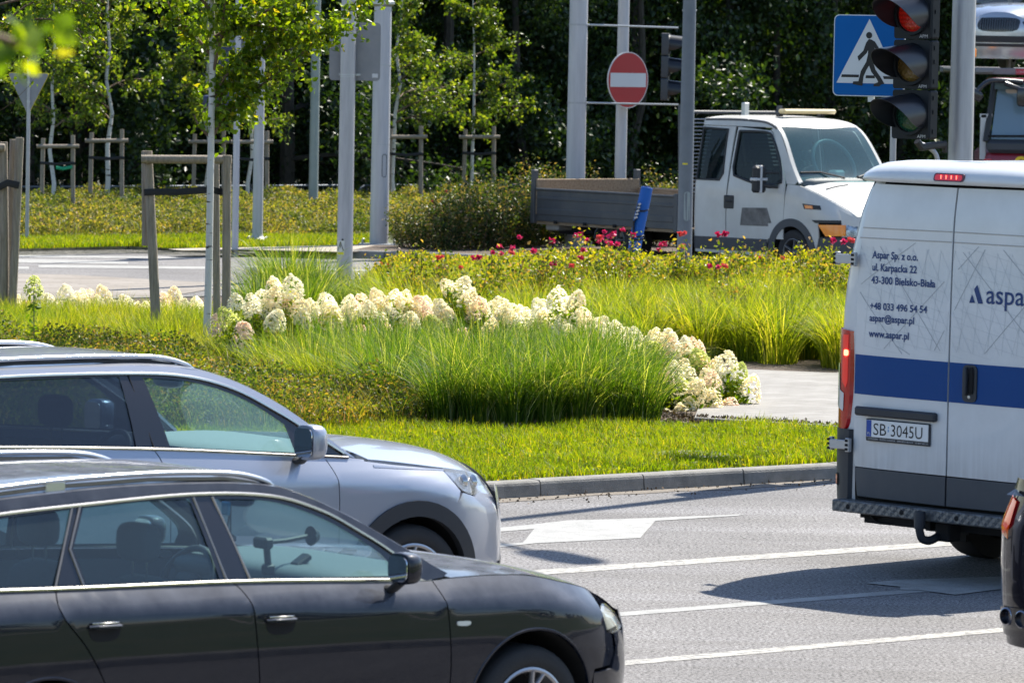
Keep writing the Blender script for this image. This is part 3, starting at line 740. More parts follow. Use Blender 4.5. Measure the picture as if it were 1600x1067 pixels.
# (px of top, py of top, kind, scale)
RS = [(612, 408, 2, .8), (655, 398, 0, .95), (700, 412, 2, .9), (735, 418, 1, .85), (775, 405, 0, .95), (800, 412, 1, .8), (845, 392, 3, .95), (885, 385, 1, .95), (930, 378, 3, 1.0), (975, 382, 3, .9), (1020, 398, 1, .85), (1062, 390, 0, 1.0), (1115, 382, 1, 1.0), (1160, 392, 0, .95), (1205, 398, 2, .9), (1255, 392, 0, .95), (1295, 392, 0, 1.0), (1340, 395, 1, 1.0),
      (640, 425, 0, .8), (850, 420, 1, .8), (910, 415, 0, .8), (1000, 420, 2, .85), (1080, 418, 0, .8), (1140, 425, 1, .85), (1230, 420, 2, .8), (1290, 425, 0, .85)]
WD = ['leftmost of the bed', 'by the island kerb end', 'low with coral buds', 'short with red blooms', 'yellowish and open', 'with scattered pink blooms', 'left of the big pink clusters', 'with pink clusters before the truck bed', 'with the densest pink blooms', 'just left of the blue rolled mat', 'just right of the blue rolled mat', 'at the foot of the dark grey pole', 'tall with a pink spray before the truck door', 'below the truck door', 'under the truck sill', 'before the truck wheel', 'bronze topped beside the van', 'half hidden behind the van',
      'second row, far left', 'second row, below the pink clusters', 'second row, below the truck tyre', 'second row, below the blue mat', 'second row, right of the grey pole', 'second row, below the truck door', 'second row, with one pink bloom', 'second row, beside the van']
for i, (px, py, kd, sc) in enumerate(RS):
    if i in (0, 1, 3, 6): pass
    o = near[kd] if not near[kd].get('used') else copy_tree(near[kd]); near[kd]['used'] = 1
    if 'used' in o: 
        if o is not near[kd]: del o['used']
    sc *= 1.08 if i < 18 else 1.0; py -= 8 if i < 18 else 0; hz = [.92, .98, .85, 1.0][kd] * sc; g = G(px, py, .11 + hz * .98); o.location = (g.x, g.y, .11); o.scale = (sc, sc, sc); o.rotation_euler.z = i * 2.1
    tag(o, f'rose shrub with small leaves, {WD[i]}', 'shrub', 'rose shrubs in the bed before the truck')
for o in near:
    if 'used' in o: del o['used']
GOLD = [G(*p, .11) for p in [(560, 478), (600, 452), (900, 455), (1340, 462), (1340, 520), (1000, 505), (760, 500)]]
shrubmass('golden_groundcover', GOLD, wave(1.5, .12, .47, 7), 900, .05, LEAF_YELL, 'golden yellow leafy ground cover between the roses and the tall grasses', 'ground cover', shell=.8, edge=.5)

# ---- ornamental grasses
def tuftfield(name, centers, nb, h, rad, lean, wid, m, label, segs=6, hj=.25, seed=1, z0=.105, lm=(.2, 1.1)):
    rg_ = np.random.default_rng(seed); Ps, H_, L_, AZ = [], [], [], []
    for c in centers:
        n = int(nb * rg_.uniform(.8, 1.2)); a = rg_.uniform(0, 6.28, n); r_ = rad * np.sqrt(rg_.random(n))
        hs = h * rg_.uniform(1 - hj, 1.08, n) * rg_.uniform(.88, 1.1); s = c[3] if len(c) > 3 else 1
        Ps.append(np.c_[c[0] + np.cos(a) * r_, c[1] + np.sin(a) * r_, np.full(n, z0)]); H_.append(hs * s)
        L_.append(lean * rg_.uniform(*lm, n)); AZ.append(a + rg_.normal(size=n) * .5)
    P = np.vstack(Ps); Hh = np.concatenate(H_)
    o = blades(name, P, Hh, np.full(len(P), wid) * rg_.uniform(.7, 1.3, len(P)), np.concatenate(L_), segs, m, az=np.concatenate(AZ))
    return tag(o, label, 'ornamental grass', kind='stuff')
def grid_un(poly, du, jit, seed):
    rg_ = np.random.default_rng(seed); B = [(p[0], p[1]) for p in poly]; A = np.array(B); lo, hi = A.min(0), A.max(0)
    g = np.stack(np.meshgrid(np.arange(lo[0], hi[0], du), np.arange(lo[1], hi[1], du)), -1).reshape(-1, 2); g = g + rg_.normal(size=g.shape) * jit * du
    return [tuple(q) for q in g[pip(g, B)]]
c1 = [(*G(px, py, .1)[:2], 0, s) for px, py, s in [(430, 612, .82), (490, 622, .86), (550, 635, .9), (605, 648, .9), (460, 600, .88), (520, 610, .9), (580, 622, .92), (640, 634, .9), (430, 590, .85), (500, 594, .88), (570, 604, .9), (630, 614, .92), (700, 662, .95), (745, 664, 1.05), (800, 666, 1.1), (850, 665, 1.05), (905, 664, 1.1), (955, 662, 1.0), (1000, 661, .9), (660, 650, .85), (720, 645, 1.0), (775, 645, 1.05), (830, 645, 1.1), (880, 643, 1.1), (930, 640, 1.05), (980, 640, .95), (690, 628, .9), (745, 626, 1), (800, 626, 1), (860, 624, 1), (915, 622, 1), (630, 632, .8)]]
tuftfield('fountain_grass', c1, 620, .98, .17, .85, .0085, GRASS_ORN, 'dense arching green fountain grass in front of the white hydrangeas', seed=3, hj=.5, lm=(.1, 1.25))
c2 = grid_un([G(*p, .1) for p in [(-60, 562), (200, 564), (340, 584), (372, 600), (480, 634), (600, 650), (690, 652), (690, 600), (600, 575), (420, 545), (250, 535), (-60, 525)]], .34, .25, 4)
tuftfield('meadow_grass', c2, 330, .56, .20, .75, .009, GRASS_YEL, 'finer bright green grass left of the fountain grass around the birch stakes', seed=5)
c3 = [c for c in grid_un([G(*p, .1) for p in [(1125, 566), (1310, 577), (1700, 605), (1700, 500), (1000, 495), (700, 490), (560, 500), (640, 540), (900, 560)]], .42, .25, 6)]
tuftfield('yellow_green_grass', c3, 240, .85, .20, .95, .0125, GRASS_YEL, 'tall yellow green grass bed behind the hydrangeas', seed=7)
c4 = [(*G(px, py, .1)[:2], 0, s) for px, py, s in [(425, 500, 1.0), (450, 498, 1.1), (485, 502, .95), (520, 508, .72), (560, 512, .66), (405, 510, .8), (600, 510, .62), (470, 515, .85)]]
tuftfield('tufted_grass', c4, 480, .98, .22, .7, .010, GRASS_ORN, 'loose tall grass tuft with thin arching blades at the foot of the grey pole', seed=8)

# ---- low shrubs with reddish tips
LOWS = [G(*p, .1) for p in [(-40, 690), (330, 678), (520, 678), (600, 673), (655, 667), (672, 660), (600, 650), (480, 636), (370, 610), (330, 590), (200, 572), (-40, 568)]]
shrubmass('low_red_tipped_shrubs', LOWS, wave(2.6, .16, .30, 12), 1900, .034, LEAF_SHRUB, 'low mounding shrubs with small reddish tipped leaves by the parked car', 'shrubs', shell=.7, edge=.45)
Q = in_poly(LOWS, 420, np.random.default_rng(18)); n_ = len(Q)
tag(blades('low_shrub_shoots', np.c_[Q, np.full(n_, .12)], RNG.uniform(.2, .55, n_), np.full(n_, .008), RNG.uniform(.3, .9, n_), 3, LEAF_SHRUB), 'thin shoots standing out of the low red tipped shrubs', 'shoots', kind='stuff')

# ---- lawn along the near kerb
LAWN = [UN(17, 26.98), UN(34, 26.98), UN(34, 29.5), G(1420, 684, .1), G(1300, 673, .1), G(1150, 668, .1), G(1000, 670, .1), G(640, 672, .1), G(500, 668, .1), UN(19, 31.6)]
Q = in_poly(LAWN, 2900, np.random.default_rng(14)); n_ = len(Q)
hv = wave(3.0, .35, 1.0, 21)(Q[:, 0], Q[:, 1])
tag(blades('lawn_grass', np.c_[Q, np.full(n_, .105)], RNG.uniform(.05, .14, n_) * np.clip(hv, .5, 1.5), RNG.uniform(.005, .011, n_), RNG.uniform(.1, .9, n_), 2, GRASS_LAWN), 'bright green lawn strip between the kerb and the planting bed', 'grass', kind='stuff')
sheet('lawn_base', LAWN, .109, mat('lawn_soil', (.045, .075, .015), .95, var=(.085, .07, .035), scale=5), kind='structure')
PG = np.array([tuple(UN(float(a), float(b), .012)) for a, b in zip(_u, _v)])
tag(leafcloud("gutter_litter", PG, .022, mat('dry_leaf', (.16, .10, .05), .9, var=(.08, .07, .05), scale=9), up=0), 'dry bits of leaf and grit lying in the gutter along the kerb', 'litter', kind='stuff')
CH = [G(*p, .1) for p in [(620, 676), (1000, 668), (1150, 664), (1310, 672), (1310, 666), (1100, 655), (1000, 640), (640, 655)]]
Q = in_poly(CH, 1500, np.random.default_rng(66))
tag(leafcloud('bark_chips', np.c_[Q, RNG.uniform(.108, .135, len(Q))], .035, leafmat('bark_chip', [(0, (.03, .02, .014)), (.6, (.12, .085, .06)), (1, (.30, .24, .19))], .05, .9), up=0, aspect=.6), 'loose bark chips mulching the edge of the planting bed', 'bark chips', kind='stuff')
# clover-like broad leaves low in the lawn
Q = in_poly(LAWN, 500, np.random.default_rng(15))
tag(leafcloud('lawn_weeds', np.c_[Q, RNG.uniform(.11, .16, len(Q))], .03, GRASS_LAWN, up=-.2), 'small broad leaved weeds low in the lawn strip', 'weeds', kind='stuff')

# ---- behind the camera: grass bank, path and a row of trees (seen in reflections)
sheet('near_bank', [UN(-90, 12.0), UN(120, 12.0), UN(120, -70), UN(-90, -70)][::-1], .10, mat('bank_turf', (.05, .085, .012), .95, var=(.10, .11, .03), scale=2))
sheet('bank_path', [UN(-90, 5.6), UN(120, 5.6), UN(120, 3.8), UN(-90, 3.8)][::-1], .112, mat('path_gravel', (.30, .27, .22), .9, var=(.24, .21, .17), scale=4))
kerb('bank_kerb', [UN(-60, 12.2), UN(90, 12.2)], side=-1, stone=2.0)
rg = np.random.default_rng(55); u = -60
while u < 80:
    t = int(rg.integers(3)); o = copy_tree(fp[t]); o.location = UN(u, -12 + rg.normal() * 2, .05); o.rotation_euler.z = rg.uniform(0, 6.28); sc = rg.uniform(.5, .75); o.scale = (sc, sc, sc)
    tag(o, 'roadside tree on the grass bank behind the viewpoint', 'tree', 'trees behind the viewpoint'); u += rg.uniform(2.5, 4)
# ---- panicle hydrangeas
PET = {k: leafmat('hydrangea_florets_' + k, c, .62, .6, .1, (1.28, 1.22, 1.06)) for k, c in dict(
    white=[(0, (.80, .80, .68)), (.6, (.88, .87, .76)), (1, (.88, .83, .70))],
    cream=[(0, (.82, .80, .62)), (.6, (.88, .84, .68)), (1, (.86, .74, .60))],
    pink=[(0, (.82, .70, .60)), (.6, (.86, .78, .68)), (1, (.82, .60, .52))],
    lime=[(0, (.48, .56, .14)), (.6, (.62, .68, .24)), (1, (.72, .72, .40))]).items()}
def head_mesh(seed, kind, w_=.080, h=.165):
    rg_ = np.random.default_rng(seed); n = 240; t = rg_.random(n) ** .8; a = rg_.uniform(0, 6.28, n)
    r = w_ * (1 - t ** 2.2) ** .55 * (0.93 + .12 * rg_.random(n)) * (1 + .12 * np.sin(3 * a + seed)); z = h * t * (1 + .06 * np.sin(2 * a))
    P = np.stack([np.cos(a) * r, np.sin(a) * r, z], 1); nr = np.stack([np.cos(a), np.sin(a), 1.3 + 1.2 * t], 1); nr /= np.linalg.norm(nr, axis=1)[:, None]
    V = np.zeros((n, 4, 3)); s = rg_.uniform(.0115, .0165, n)[:, None]; q = rg_.normal(size=(n, 3)); x = np.cross(nr + .45 * rg_.normal(size=(n, 3)), q); x /= np.linalg.norm(x, axis=1)[:, None]; y = np.cross(nr, x)
    V[:, 0] = P + x * s; V[:, 1] = P + y * s; V[:, 2] = P - x * s; V[:, 3] = P - y * s
    o = fastmesh('flower_head', V.reshape(-1, 3), np.arange(4 * n), np.full(n, 4), PET[kind]); me = o.data
    bpy.data.objects.remove(o); return me
HM = {k: [head_mesh(60 + i * 7 + j, k) for j in range(3)] for i, k in enumerate(PET)}
def make_hydrangea(seed, w_, h, nheads, kinds, leafn=1300, fall=.42):
    rg_ = np.random.default_rng(seed); root = empty('hydrangea_bush'); st = MB(); A = []; heads = []
    for k in range(nheads):
        az = 6.28 * k * .618; rr = w_ * .5 * math.sqrt((k + .5) / nheads); zt = h * (1.02 - fall * (rr / (w_ * .5)) ** 2) * rg_.uniform(.92, 1.05)
        b0 = Vector((math.cos(az) * rr * .15, math.sin(az) * rr * .15, 0)); top = Vector((math.cos(az) * rr, math.sin(az) * rr, zt - .07))
        mid = b0.lerp(top, .55) + Vector((0, 0, .05)); st.tube([b0, mid, top], [.008, .006, .004], 5, cap=False)
        for t in rg_.uniform(.3, .97, 14): A.append((b0.lerp(mid, t * 1.8) if t < .55 else mid.lerp(top, (t - .55) / .45)))
        heads.append((top, rg_.uniform(.95, 1.3), kinds[int(rg_.integers(len(kinds)))]))
    st.build('stems', M_TWIG, root)
    leafcloud('foliage', leaves_at(rg_, A, max(1, leafn // len(A)), .045), .065, LEAF_HYD, root, aspect=.5)
    for p, s, kd in heads:
        o = link('flower_head', HM[kd][int(rg_.integers(3))], None, root); o.location = p; s2 = s
        o.scale = (s2, s2, s2 * rg_.uniform(.9, 1.15)); o.rotation_euler = (rg_.normal() * .25, rg_.normal() * .25, rg_.uniform(0, 6))
    return root
HV = [make_hydrangea(71, .68, .80, 9, ['white', 'white', 'cream', 'pink']), make_hydrangea(72, .64, .78, 8, ['white', 'cream', 'cream', 'white']), make_hydrangea(73, .72, .82, 10, ['white', 'pink', 'cream', 'white', 'lime']), make_hydrangea(74, .5, .88, 7, ['white', 'white', 'cream']), make_hydrangea(75, .85, .85, 13, ['white', 'cream', 'white', 'lime', 'pink'], 4200, .74)]
HP = [ # px of the flower mass top, py, variant, scale, words
 (35, 478, 0, .8, 'leftmost, low in the grass'), (105, 462, 1, .9, 'left group, pair of big white heads'), (150, 462, 0, .88, 'left group, with yellow green leaves below'), (128, 490, 2, .8, 'left group, front row, low'), (190, 478, 1, .85, 'left group, drooping clusters'), (232, 486, 2, .82, 'left of the near birch stakes, pinkish'), (268, 466, 0, .85, 'just right of the left near stake'), (300, 480, 1, .82, 'between the near stake and the birch trunk'),
 (392, 468, 2, .85, 'just right of the near stakes, pinkish'), (437, 445, 3, .98, 'taller stem left of the pole sticker'), (458, 472, 0, .82, 'below the pole sticker'), (500, 476, 1, .85, 'right under the grey sign pole'), (540, 476, 2, .88, 'right of the grey sign pole, pink tinted'), (575, 468, 0, .88, 'blush heads below the first roses'), (610, 470, 1, .85, 'middle of the row'), (638, 460, 0, .9, 'raised head in the middle of the row'), (668, 478, 2, .88, 'middle of the row, creamy'), (712, 450, 3, .98, 'tall white head above the row'), (742, 470, 0, .9, 'broad heads right of the tall one'), (778, 482, 1, .88, 'right of centre, low'), (812, 490, 2, .85, 'right of centre, half sunk in the grass'),
 (848, 480, 2, .9, 'pinkish cluster left of the tallest right head'), (886, 466, 3, .98, 'tallest head right of centre'), (905, 498, 0, .9, 'descending row, first'), (945, 512, 1, .92, 'descending row, second'), (990, 524, 2, .92, 'descending row with a lime head'), (1030, 530, 0, .98, 'large white heads near the pavement'), (1052, 536, 4, .9, 'round heads by the pavement'), (1082, 545, 4, .95, 'second from the pavement end'), (1122, 568, 4, .92, 'last bush at the pavement edge, leaning right'), (1040, 585, 4, .72, 'short bush hidden behind the fountain grass end'), (1086, 590, 4, .75, 'low bush with open stems at the bed corner'), (1046, 618, 1, .7, 'lowest bush, tucked at the lawn edge beside the grass clump')]
seen = set()
for i, (px, py, kd, sc, wd) in enumerate(HP):
    o = HV[kd] if kd not in seen else copy_tree(HV[kd]); seen.add(kd)
    nb = 42.6 if px < 330 else float(np.interp(px, [380, 800, 905, 990, 1050, 1120], [36.2, 35.6, 34.2, 33.2, 32.5, 32.0]))
    if i >= len(HP) - 3: nb = 31.8
    lo_, hi_ = 440., 700.
    for _ in range(30):
        mid_ = (lo_ + hi_) / 2; g = G(px, mid_, .11)
        if g.dot(ND) > nb: lo_ = mid_
        else: hi_ = mid_
    top_ = AT(px, py - 14, g.y).z - .11; sc = .98 + .06 * math.sin(i * 2.4)
    o.location = (g.x, g.y, .11 + min(0, top_ - sc * ([.80, .78, .82, .88, .85][kd] + .09))); o.scale = (sc, sc, sc); o.rotation_euler.z = i * 1.7
    tag(o, 'white panicle hydrangea, ' + wd, 'hydrangea', 'white hydrangea bushes in a row')
# a single tall lime head on a bare stem at the left
root = empty('hydrangea_shoot'); st = MB(); st.tube([(0, 0, 0), (.01, 0, .5), (0, 0, 1.0)], [.008, .006, .004], 6); st.build('stem', M_STEM, root)
rg_ = np.random.default_rng(3); leafcloud('foliage', leaves_at(rg_, [Vector((0, 0, z)) for z in np.linspace(.5, .97, 9)], 5, .03), .07, LEAF_HYD, root, aspect=.5)
o = link('flower_head', HM['lime'][0], None, root); o.location = (0, 0, .96)
g = G(53, 434, 1.22); root.location = (g.x, g.y, .11); tag(root, 'single tall hydrangea shoot with a lime yellow head, far left', 'hydrangea')

# ---- the near birch and its stakes
def near_birch():
    rg_ = np.random.default_rng(77); root = empty('birch_tree'); b0 = G(321, 575, .1); root.location = b0
    tb = MB(); D = b0.y
    def P(px, py, dD=0): return AT(px, py, D + dD) - b0
    tr = [P(320, 590), P(323, 520), P(326, 430), P(328, 330), P(330, 210), P(332, 100), P(331, 20), P(333, -120), P(330, -330), P(334, -560)]
    tb.tube(spline(tr, 4), [float(x) for x in np.interp(np.linspace(0, 9, 37), [0, 1, 3, 5, 7, 9], [.043, .037, .034, .031, .024, .010])], 14)
    tb.build('trunk', M_BARKB, root)
    bb = MB(); A = []
    limbs = [([(331, 215), (350, 185), (375, 160), (420, 125), (470, 85), (530, 30), (580, -20)], .3), ([(331, 200), (345, 150), (370, 110), (400, 60), (430, 0), (470, -60)], .5),
             ([(330, 215), (318, 205), (310, 195), (303, 180)], 0), ([(331, 120), (345, 60), (352, 0), (360, -60)], -.3), ([(332, 90), (300, 50), (270, 20), (250, -30)], .2),
             ([(331, 60), (390, 30), (450, 0), (500, -40)], -.4), ([(332, 20), (290, -30), (250, -60)], -.3), ([(333, -60), (400, -120), (480, -160)], .4), ([(333, -100), (260, -180), (200, -220)], 0), ([(333, -200), (420, -280), (500, -300)], .2), ([(333, -250), (280, -350), (240, -380)], -.2), ([(331, 160), (352, 120), (385, 100), (410, 80), (440, 62)], .1), ([(331, 70), (380, 40), (430, 45), (490, 55), (520, 40)], -.2), ([(333, -20), (370, -10), (430, 10), (470, 30)], .3)]
    for pl, dd in limbs:
        pts = [P(x, y, dd * k / len(pl)) for k, (x, y) in enumerate(pl)]; sp = spline(pts, 4)
        bb.tube(sp, [.016 * (1 - .8 * k / len(sp)) + .002 for k in range(len(sp))], 6, cap=False)
        if len(pl) < 5 and pl[0][0] == 330: continue
        for k in range(3, len(sp)):
            a = Vector(sp[k])
            for _ in range(4):
                d2 = Vector(rg_.normal(size=3)).normalized(); d2.z = d2.z * .5 + .1; ln = rg_.uniform(.12, .42); e = a + d2 * ln + Vector((0, 0, -.3 * ln)); mid = a.lerp(e, .5) + Vector((0, 0, .12 * ln))
                bb.tube([a, mid, e], [.003, .002, .001], 4, cap=False)
                for t in np.linspace(.25, 1.0, 7): A.append(a.lerp(mid, t * 2) if t < .5 else mid.lerp(e, t * 2 - 1))
    bb.build('branches', M_TWIG, root)
    leafcloud('crown', leaves_at(rg_, A, 2, .028), .064, LEAF_BIRCH, root, aspect=.72)
    tag(root, 'nearest white barked birch tied between grey wooden stakes', 'tree')
near_birch()
root = empty('tree_stakes', G(290, 562, .1)); o0 = root.location.copy()
def stake(pts, D, r, parent, o0):
    b = MB(); b.tube([AT(x, y, D) - o0 for x, y in pts], r, 14); b.build('stake', M_WOOD, parent)
DS = o0.y
stake([(247, 575), (238, 380), (231, 236)], DS, [.050, .048, .045], root, o0)
stake([(228, 384), (227, 236)], DS + .15, .04, root, o0)
stake([(340, 585), (338, 400), (337, 250)], DS + .7, .038, root, o0)
stake([(353, 590), (354, 400), (355, 243)], DS - .1, [.046, .044, .042], root, o0)
b = MB(); b.tube([AT(221, 249, DS - .08) - o0, AT(362, 249.5, DS - .08) - o0], .044, 16); b.build('cross_rail', M_WOOD, root)
b = MB()
b.tube([AT(225, 301, DS - .06) - o0, AT(241, 300, DS - .07) - o0, AT(280, 300, DS - .03) - o0, AT(322, 297, DS - .08) - o0, AT(334, 297, DS - .08) - o0], .036, 8, flat=-.18)
b.tube([AT(322, 292, DS - .09) - o0, AT(333, 297, DS - .09) - o0, AT(345, 300, DS - .04) - o0, AT(360, 298, DS - .12) - o0], .036, 8, flat=-.2)
b.build('tie_strap', M_STRAP, root)
tag(root, 'four thick grey wooden stakes with a rail and black tie round the nearest birch', 'tree stakes')
# second set of stakes cut by the frame at the left, with its birch outside the frame
root = empty('tree_stakes', G(12, 535, .1)); o0 = root.location.copy(); DS = o0.y
stake([(5, 560), (6, 400), (4, 222)], DS, [.058, .056, .053], root, o0)
stake([(13, 545), (18, 360), (22, 218)], DS + .2, .046, root, o0)
stake([(16, 545), (24, 380), (31, 215)], DS - .05, .044, root, o0)
stake([(-120, 560), (-118, 222)], DS + .1, .045, root, o0)
b = MB(); b.tube([AT(-140, 226, DS - .1) - o0, AT(8, 231, DS - .1) - o0], .04, 14); b.build('cross_rail', M_WOOD, root)
b = MB(); b.tube([AT(-118, 292, DS - .09) - o0, AT(0, 292, DS - .09) - o0, AT(12, 286, DS - .12) - o0, AT(30, 290, DS - .12) - o0], .040, 8, flat=-.25); b.build('tie_strap', M_STRAP, root)
tag(root, 'thick grey stakes with a black tie cut off by the left frame edge', 'tree stakes')
def left_birch():
    rg_ = np.random.default_rng(78); root = empty('birch_tree'); b0 = G(-60, 545, .1); root.location = b0; D = b0.y
    def P(px, py, dD=0): return AT(px, py, D + dD) - b0
    tb = MB(); tb.tube(spline([P(-60, 560), P(-58, 300), P(-50, 60), P(-48, -200), P(-45, -500)], 4), [.042 - .0018 * k for k in range(17)], 12); tb.build('trunk', M_BARKB, root)
    bb = MB(); A = []
    limbs = [([(-56, 130), (-10, 60), (40, 10), (100, -10), (160, -20), (220, -10)], .3), ([(-56, 90), (0, 50), (60, 30), (110, 40), (140, 60)], -.4), ([(-54, 40), (20, -40), (90, -60), (180, -50)], .2), ([(-55, 160), (-20, 100), (20, 80), (60, 85)], .5), ([(-52, 0), (-20, 30), (15, 40), (40, 60)], -.2), ([(-50, -150), (30, -220), (110, -240)], .2), ([(-50, -100), (-140, -160), (-220, -170)], .1), ([(-50, 20), (60, -5), (130, 5), (160, 25)], .0)]
    for pl, dd in limbs:
        sp = spline([P(x, y, dd * k / len(pl)) for k, (x, y) in enumerate(pl)], 4); bb.tube(sp, [.013 * (1 - .8 * k / len(sp)) + .002 for k in range(len(sp))], 6, cap=False)
        for k in range(5, len(sp)):
            a = Vector(sp[k])
            for _ in range(3):
                d2 = Vector(rg_.normal(size=3)).normalized(); d2.z = d2.z * .5 - .1; ln = rg_.uniform(.12, .38); e = a + d2 * ln + Vector((0, 0, -.4 * ln)); mid = a.lerp(e, .5) + Vector((0, 0, .1 * ln))
                bb.tube([a, mid, e], [.003, .002, .001], 4, cap=False)
                for t in np.linspace(.25, 1.0, 7): A.append(a.lerp(mid, t * 2) if t < .5 else mid.lerp(e, t * 2 - 1))
    # thin hanging twig with a withered yellow leaf
    bb.tube([P(-10, 180), P(20, 160), P(45, 135), P(60, 115)], [.003, .003, .003, .002], 4, cap=False)
    bb.tube([P(-20, 215), P(5, 208), P(12, 214)], [.003, .002, .002], 4, cap=False)
    bb.build('branches', M_TWIG, root); leafcloud('crown', leaves_at(rg_, A, 2, .03), .05, LEAF_BIRCH, root, aspect=.72)
    tag(root, 'near birch with its trunk beyond the left frame edge and twigs hanging in', 'tree')
left_birch()
# out-of-focus branch close to the camera, upper left: the tip of a tree standing left of the camera
def close_branch():
    rg_ = np.random.default_rng(79); b0 = Vector((-2.6, 7.6, 0)); root = empty('roadside_tree', b0)
    P = lambda px, py, D: AT(px, py, D) - b0
    tb = MB(); tb.tube([(0, 0, 0), (.02, 0, 1.5), (.05, 0, 3.2), (.1, .05, 4.6)], [.06, .05, .035, .01], 10); tb.build('trunk', M_BARKB, root)
    bb = MB(); tip = [Vector((.05, 0, 3.1)), Vector((.9, .1, 3.55)), P(-60, 40, 7.7), P(20, 70, 7.8), P(60, 85, 7.8)]
    bb.tube(spline(tip, 5), [.014 - .0006 * k for k in range(21)], 6); A = []
    for c in [(0, 80), (28, 60), (50, 55), (12, 48), (40, 82), (52, 88), (20, 85), (-15, 65), (-30, 50), (-20, 95), (66, 45), (-45, 80), (58, 30), (5, 68), (35, 74), (22, 92), (46, 70), (10, 95)]:
        A.append(P(c[0] + rg_.normal() * 4, c[1] + rg_.normal() * 4, 7.8 + rg_.uniform(-.08, .08)))
    leafcloud('crown', np.array([tuple(a) for a in A for _ in range(2)]) + rg_.normal(size=(2 * len(A), 3)) * .02, .046, LEAF_BIRCH, root, aspect=.8)
    for k in range(4):
        a = Vector((.05, 0, 3.6 + .2 * k)); bb.tube([a, a + Vector((rg_.normal() * .4 - .3, rg_.normal() * .4, .3))], [.01, .003], 5)
    bb.build('branches', M_TWIG, root)
    tag(root, 'blurred yellow green leaves of a roadside tree close by, upper left corner', 'tree')
close_branch()
# ================================================================== poles, signs, signals
M_POLE = mat('galvanised_pole', (.34, .34, .36), .42, metal=.35, var=(.42, .42, .44), scale=3, aniso=(6, 6, .6))
M_POLEW = mat('white_grey_pole', (.42, .42, .44), .5, metal=.1, var=(.50, .50, .52), scale=2.5, aniso=(6, 6, .5))
M_POLEG = mat('greenish_grey_pole', (.26, .30, .29), .5, metal=.2, var=(.32, .35, .34), scale=3)
M_POLED = mat('dark_grey_pole', (.13, .15, .18), .5, metal=.2, var=(.17, .19, .22), scale=3)
M_STEEL = mat('zinc_steel', (.42, .44, .46), .35, metal=.8)
M_SIGNB = mat('sign_back_grey', (.22, .225, .235), .55, metal=.25, var=(.26, .26, .27), scale=4)
M_HOUS = mat('signal_housing_black', (.007, .009, .012), .55, spec=.3)
M_HOUSG = mat('signal_housing_grey', (.035, .040, .048), .5)
def pole(name, px, py, h, r0, r1, m, label, cat='pole', parts=(), z0=.1, n=20, base=True):
    b = G(px, py, z0); root = empty(name, b); mb = MB()
    mb.tube([(0, 0, -.1), (0, 0, h * .5), (0, 0, h)], [r0, (r0 + r1) / 2, r1], n); mb.build('shaft', m, root)
    if base:
        f = MB(); f.box((0, 0, .01), (r0 * 4.2, r0 * 4.2, .03), None, .004)
        for a in range(4): f.lathe([(.016, 0), (.016, .07), (0, .08)], (math.cos(a * math.pi / 2 + .785) * r0 * 2.4, math.sin(a * math.pi / 2 + .785) * r0 * 2.4, .02), n=8)
        f.build('base_flange', M_STEEL, root)
    tag(root, label, cat); return root, b
def ring(mb, c, r, h=.03, t=.006, n=20): mb.lathe([(r, -h / 2), (r + t, -h / 2), (r + t, h / 2), (r, h / 2)], c, n=n)
def rrect(w_, h, r, n=5):
    out = []
    for cx, cy, a0 in ((w_ / 2 - r, h / 2 - r, 0), (-w_ / 2 + r, h / 2 - r, 90), (-w_ / 2 + r, -h / 2 + r, 180), (w_ / 2 - r, -h / 2 + r, 270)):
        for k in range(n + 1): a = R(a0 + 90 * k / n); out.append((cx + r * math.cos(a), cy + r * math.sin(a)))
    return out
def face_frame(c, deg):
    """matrix with x right, y up, z out of a vertical face turned deg from facing the camera (positive = turned to picture left)"""
    a = R(deg); z = Vector((-math.sin(a), -math.cos(a), 0)); x = Vector((math.cos(a), -math.sin(a), 0)); y = Vector((0, 0, 1))
    M = Matrix((x, y, z)).transposed().to_4x4(); M.translation = c; return M
def zat(px, py, b):   # height above base point b of a pixel seen at b's distance
    p = AT(px, py, b.y); return p - b
# give way sign seen from behind
root, b = pole('give_way_sign', 42, 377, 3.0, .030, .030, M_POLE, 'back of a triangular give way sign on a thin pole, far left', 'road sign', base=False)
c = zat(44, 147, b); M = face_frame(c, 12); mb = MB(); mb.M = M
tri = [(-.335, .32), (.335, .32), (0, -.33)]
rt = []
for i in range(3):
    p0, p1, p2 = Vector(tri[i - 1]), Vector(tri[i]), Vector(tri[(i + 1) % 3])
    a1 = p1 + (p0 - p1).normalized() * .05; a2 = p1 + (p2 - p1).normalized() * .05
    for t in (0, .33, .67, 1): rt.append(tuple((1 - t) ** 2 * a1 + 2 * t * (1 - t) * p1 + t * t * a2))
mb.prism(rt, -.012, .0); mb.build('sign_plate', M_SIGNB, root)
mb = MB(); mb.M = M; mb.prism([(x * 1.03, y * 1.03) for x, y in rt], -.022, -.012); mb.build('sign_face', mat('sign_yellow', (.75, .6, .02), .4), root)
mb = MB(); ring(mb, (0, 0, c.z + .18), .03); ring(mb, (0, 0, c.z - .12), .03); mb.build('clamps', M_STEEL, root)
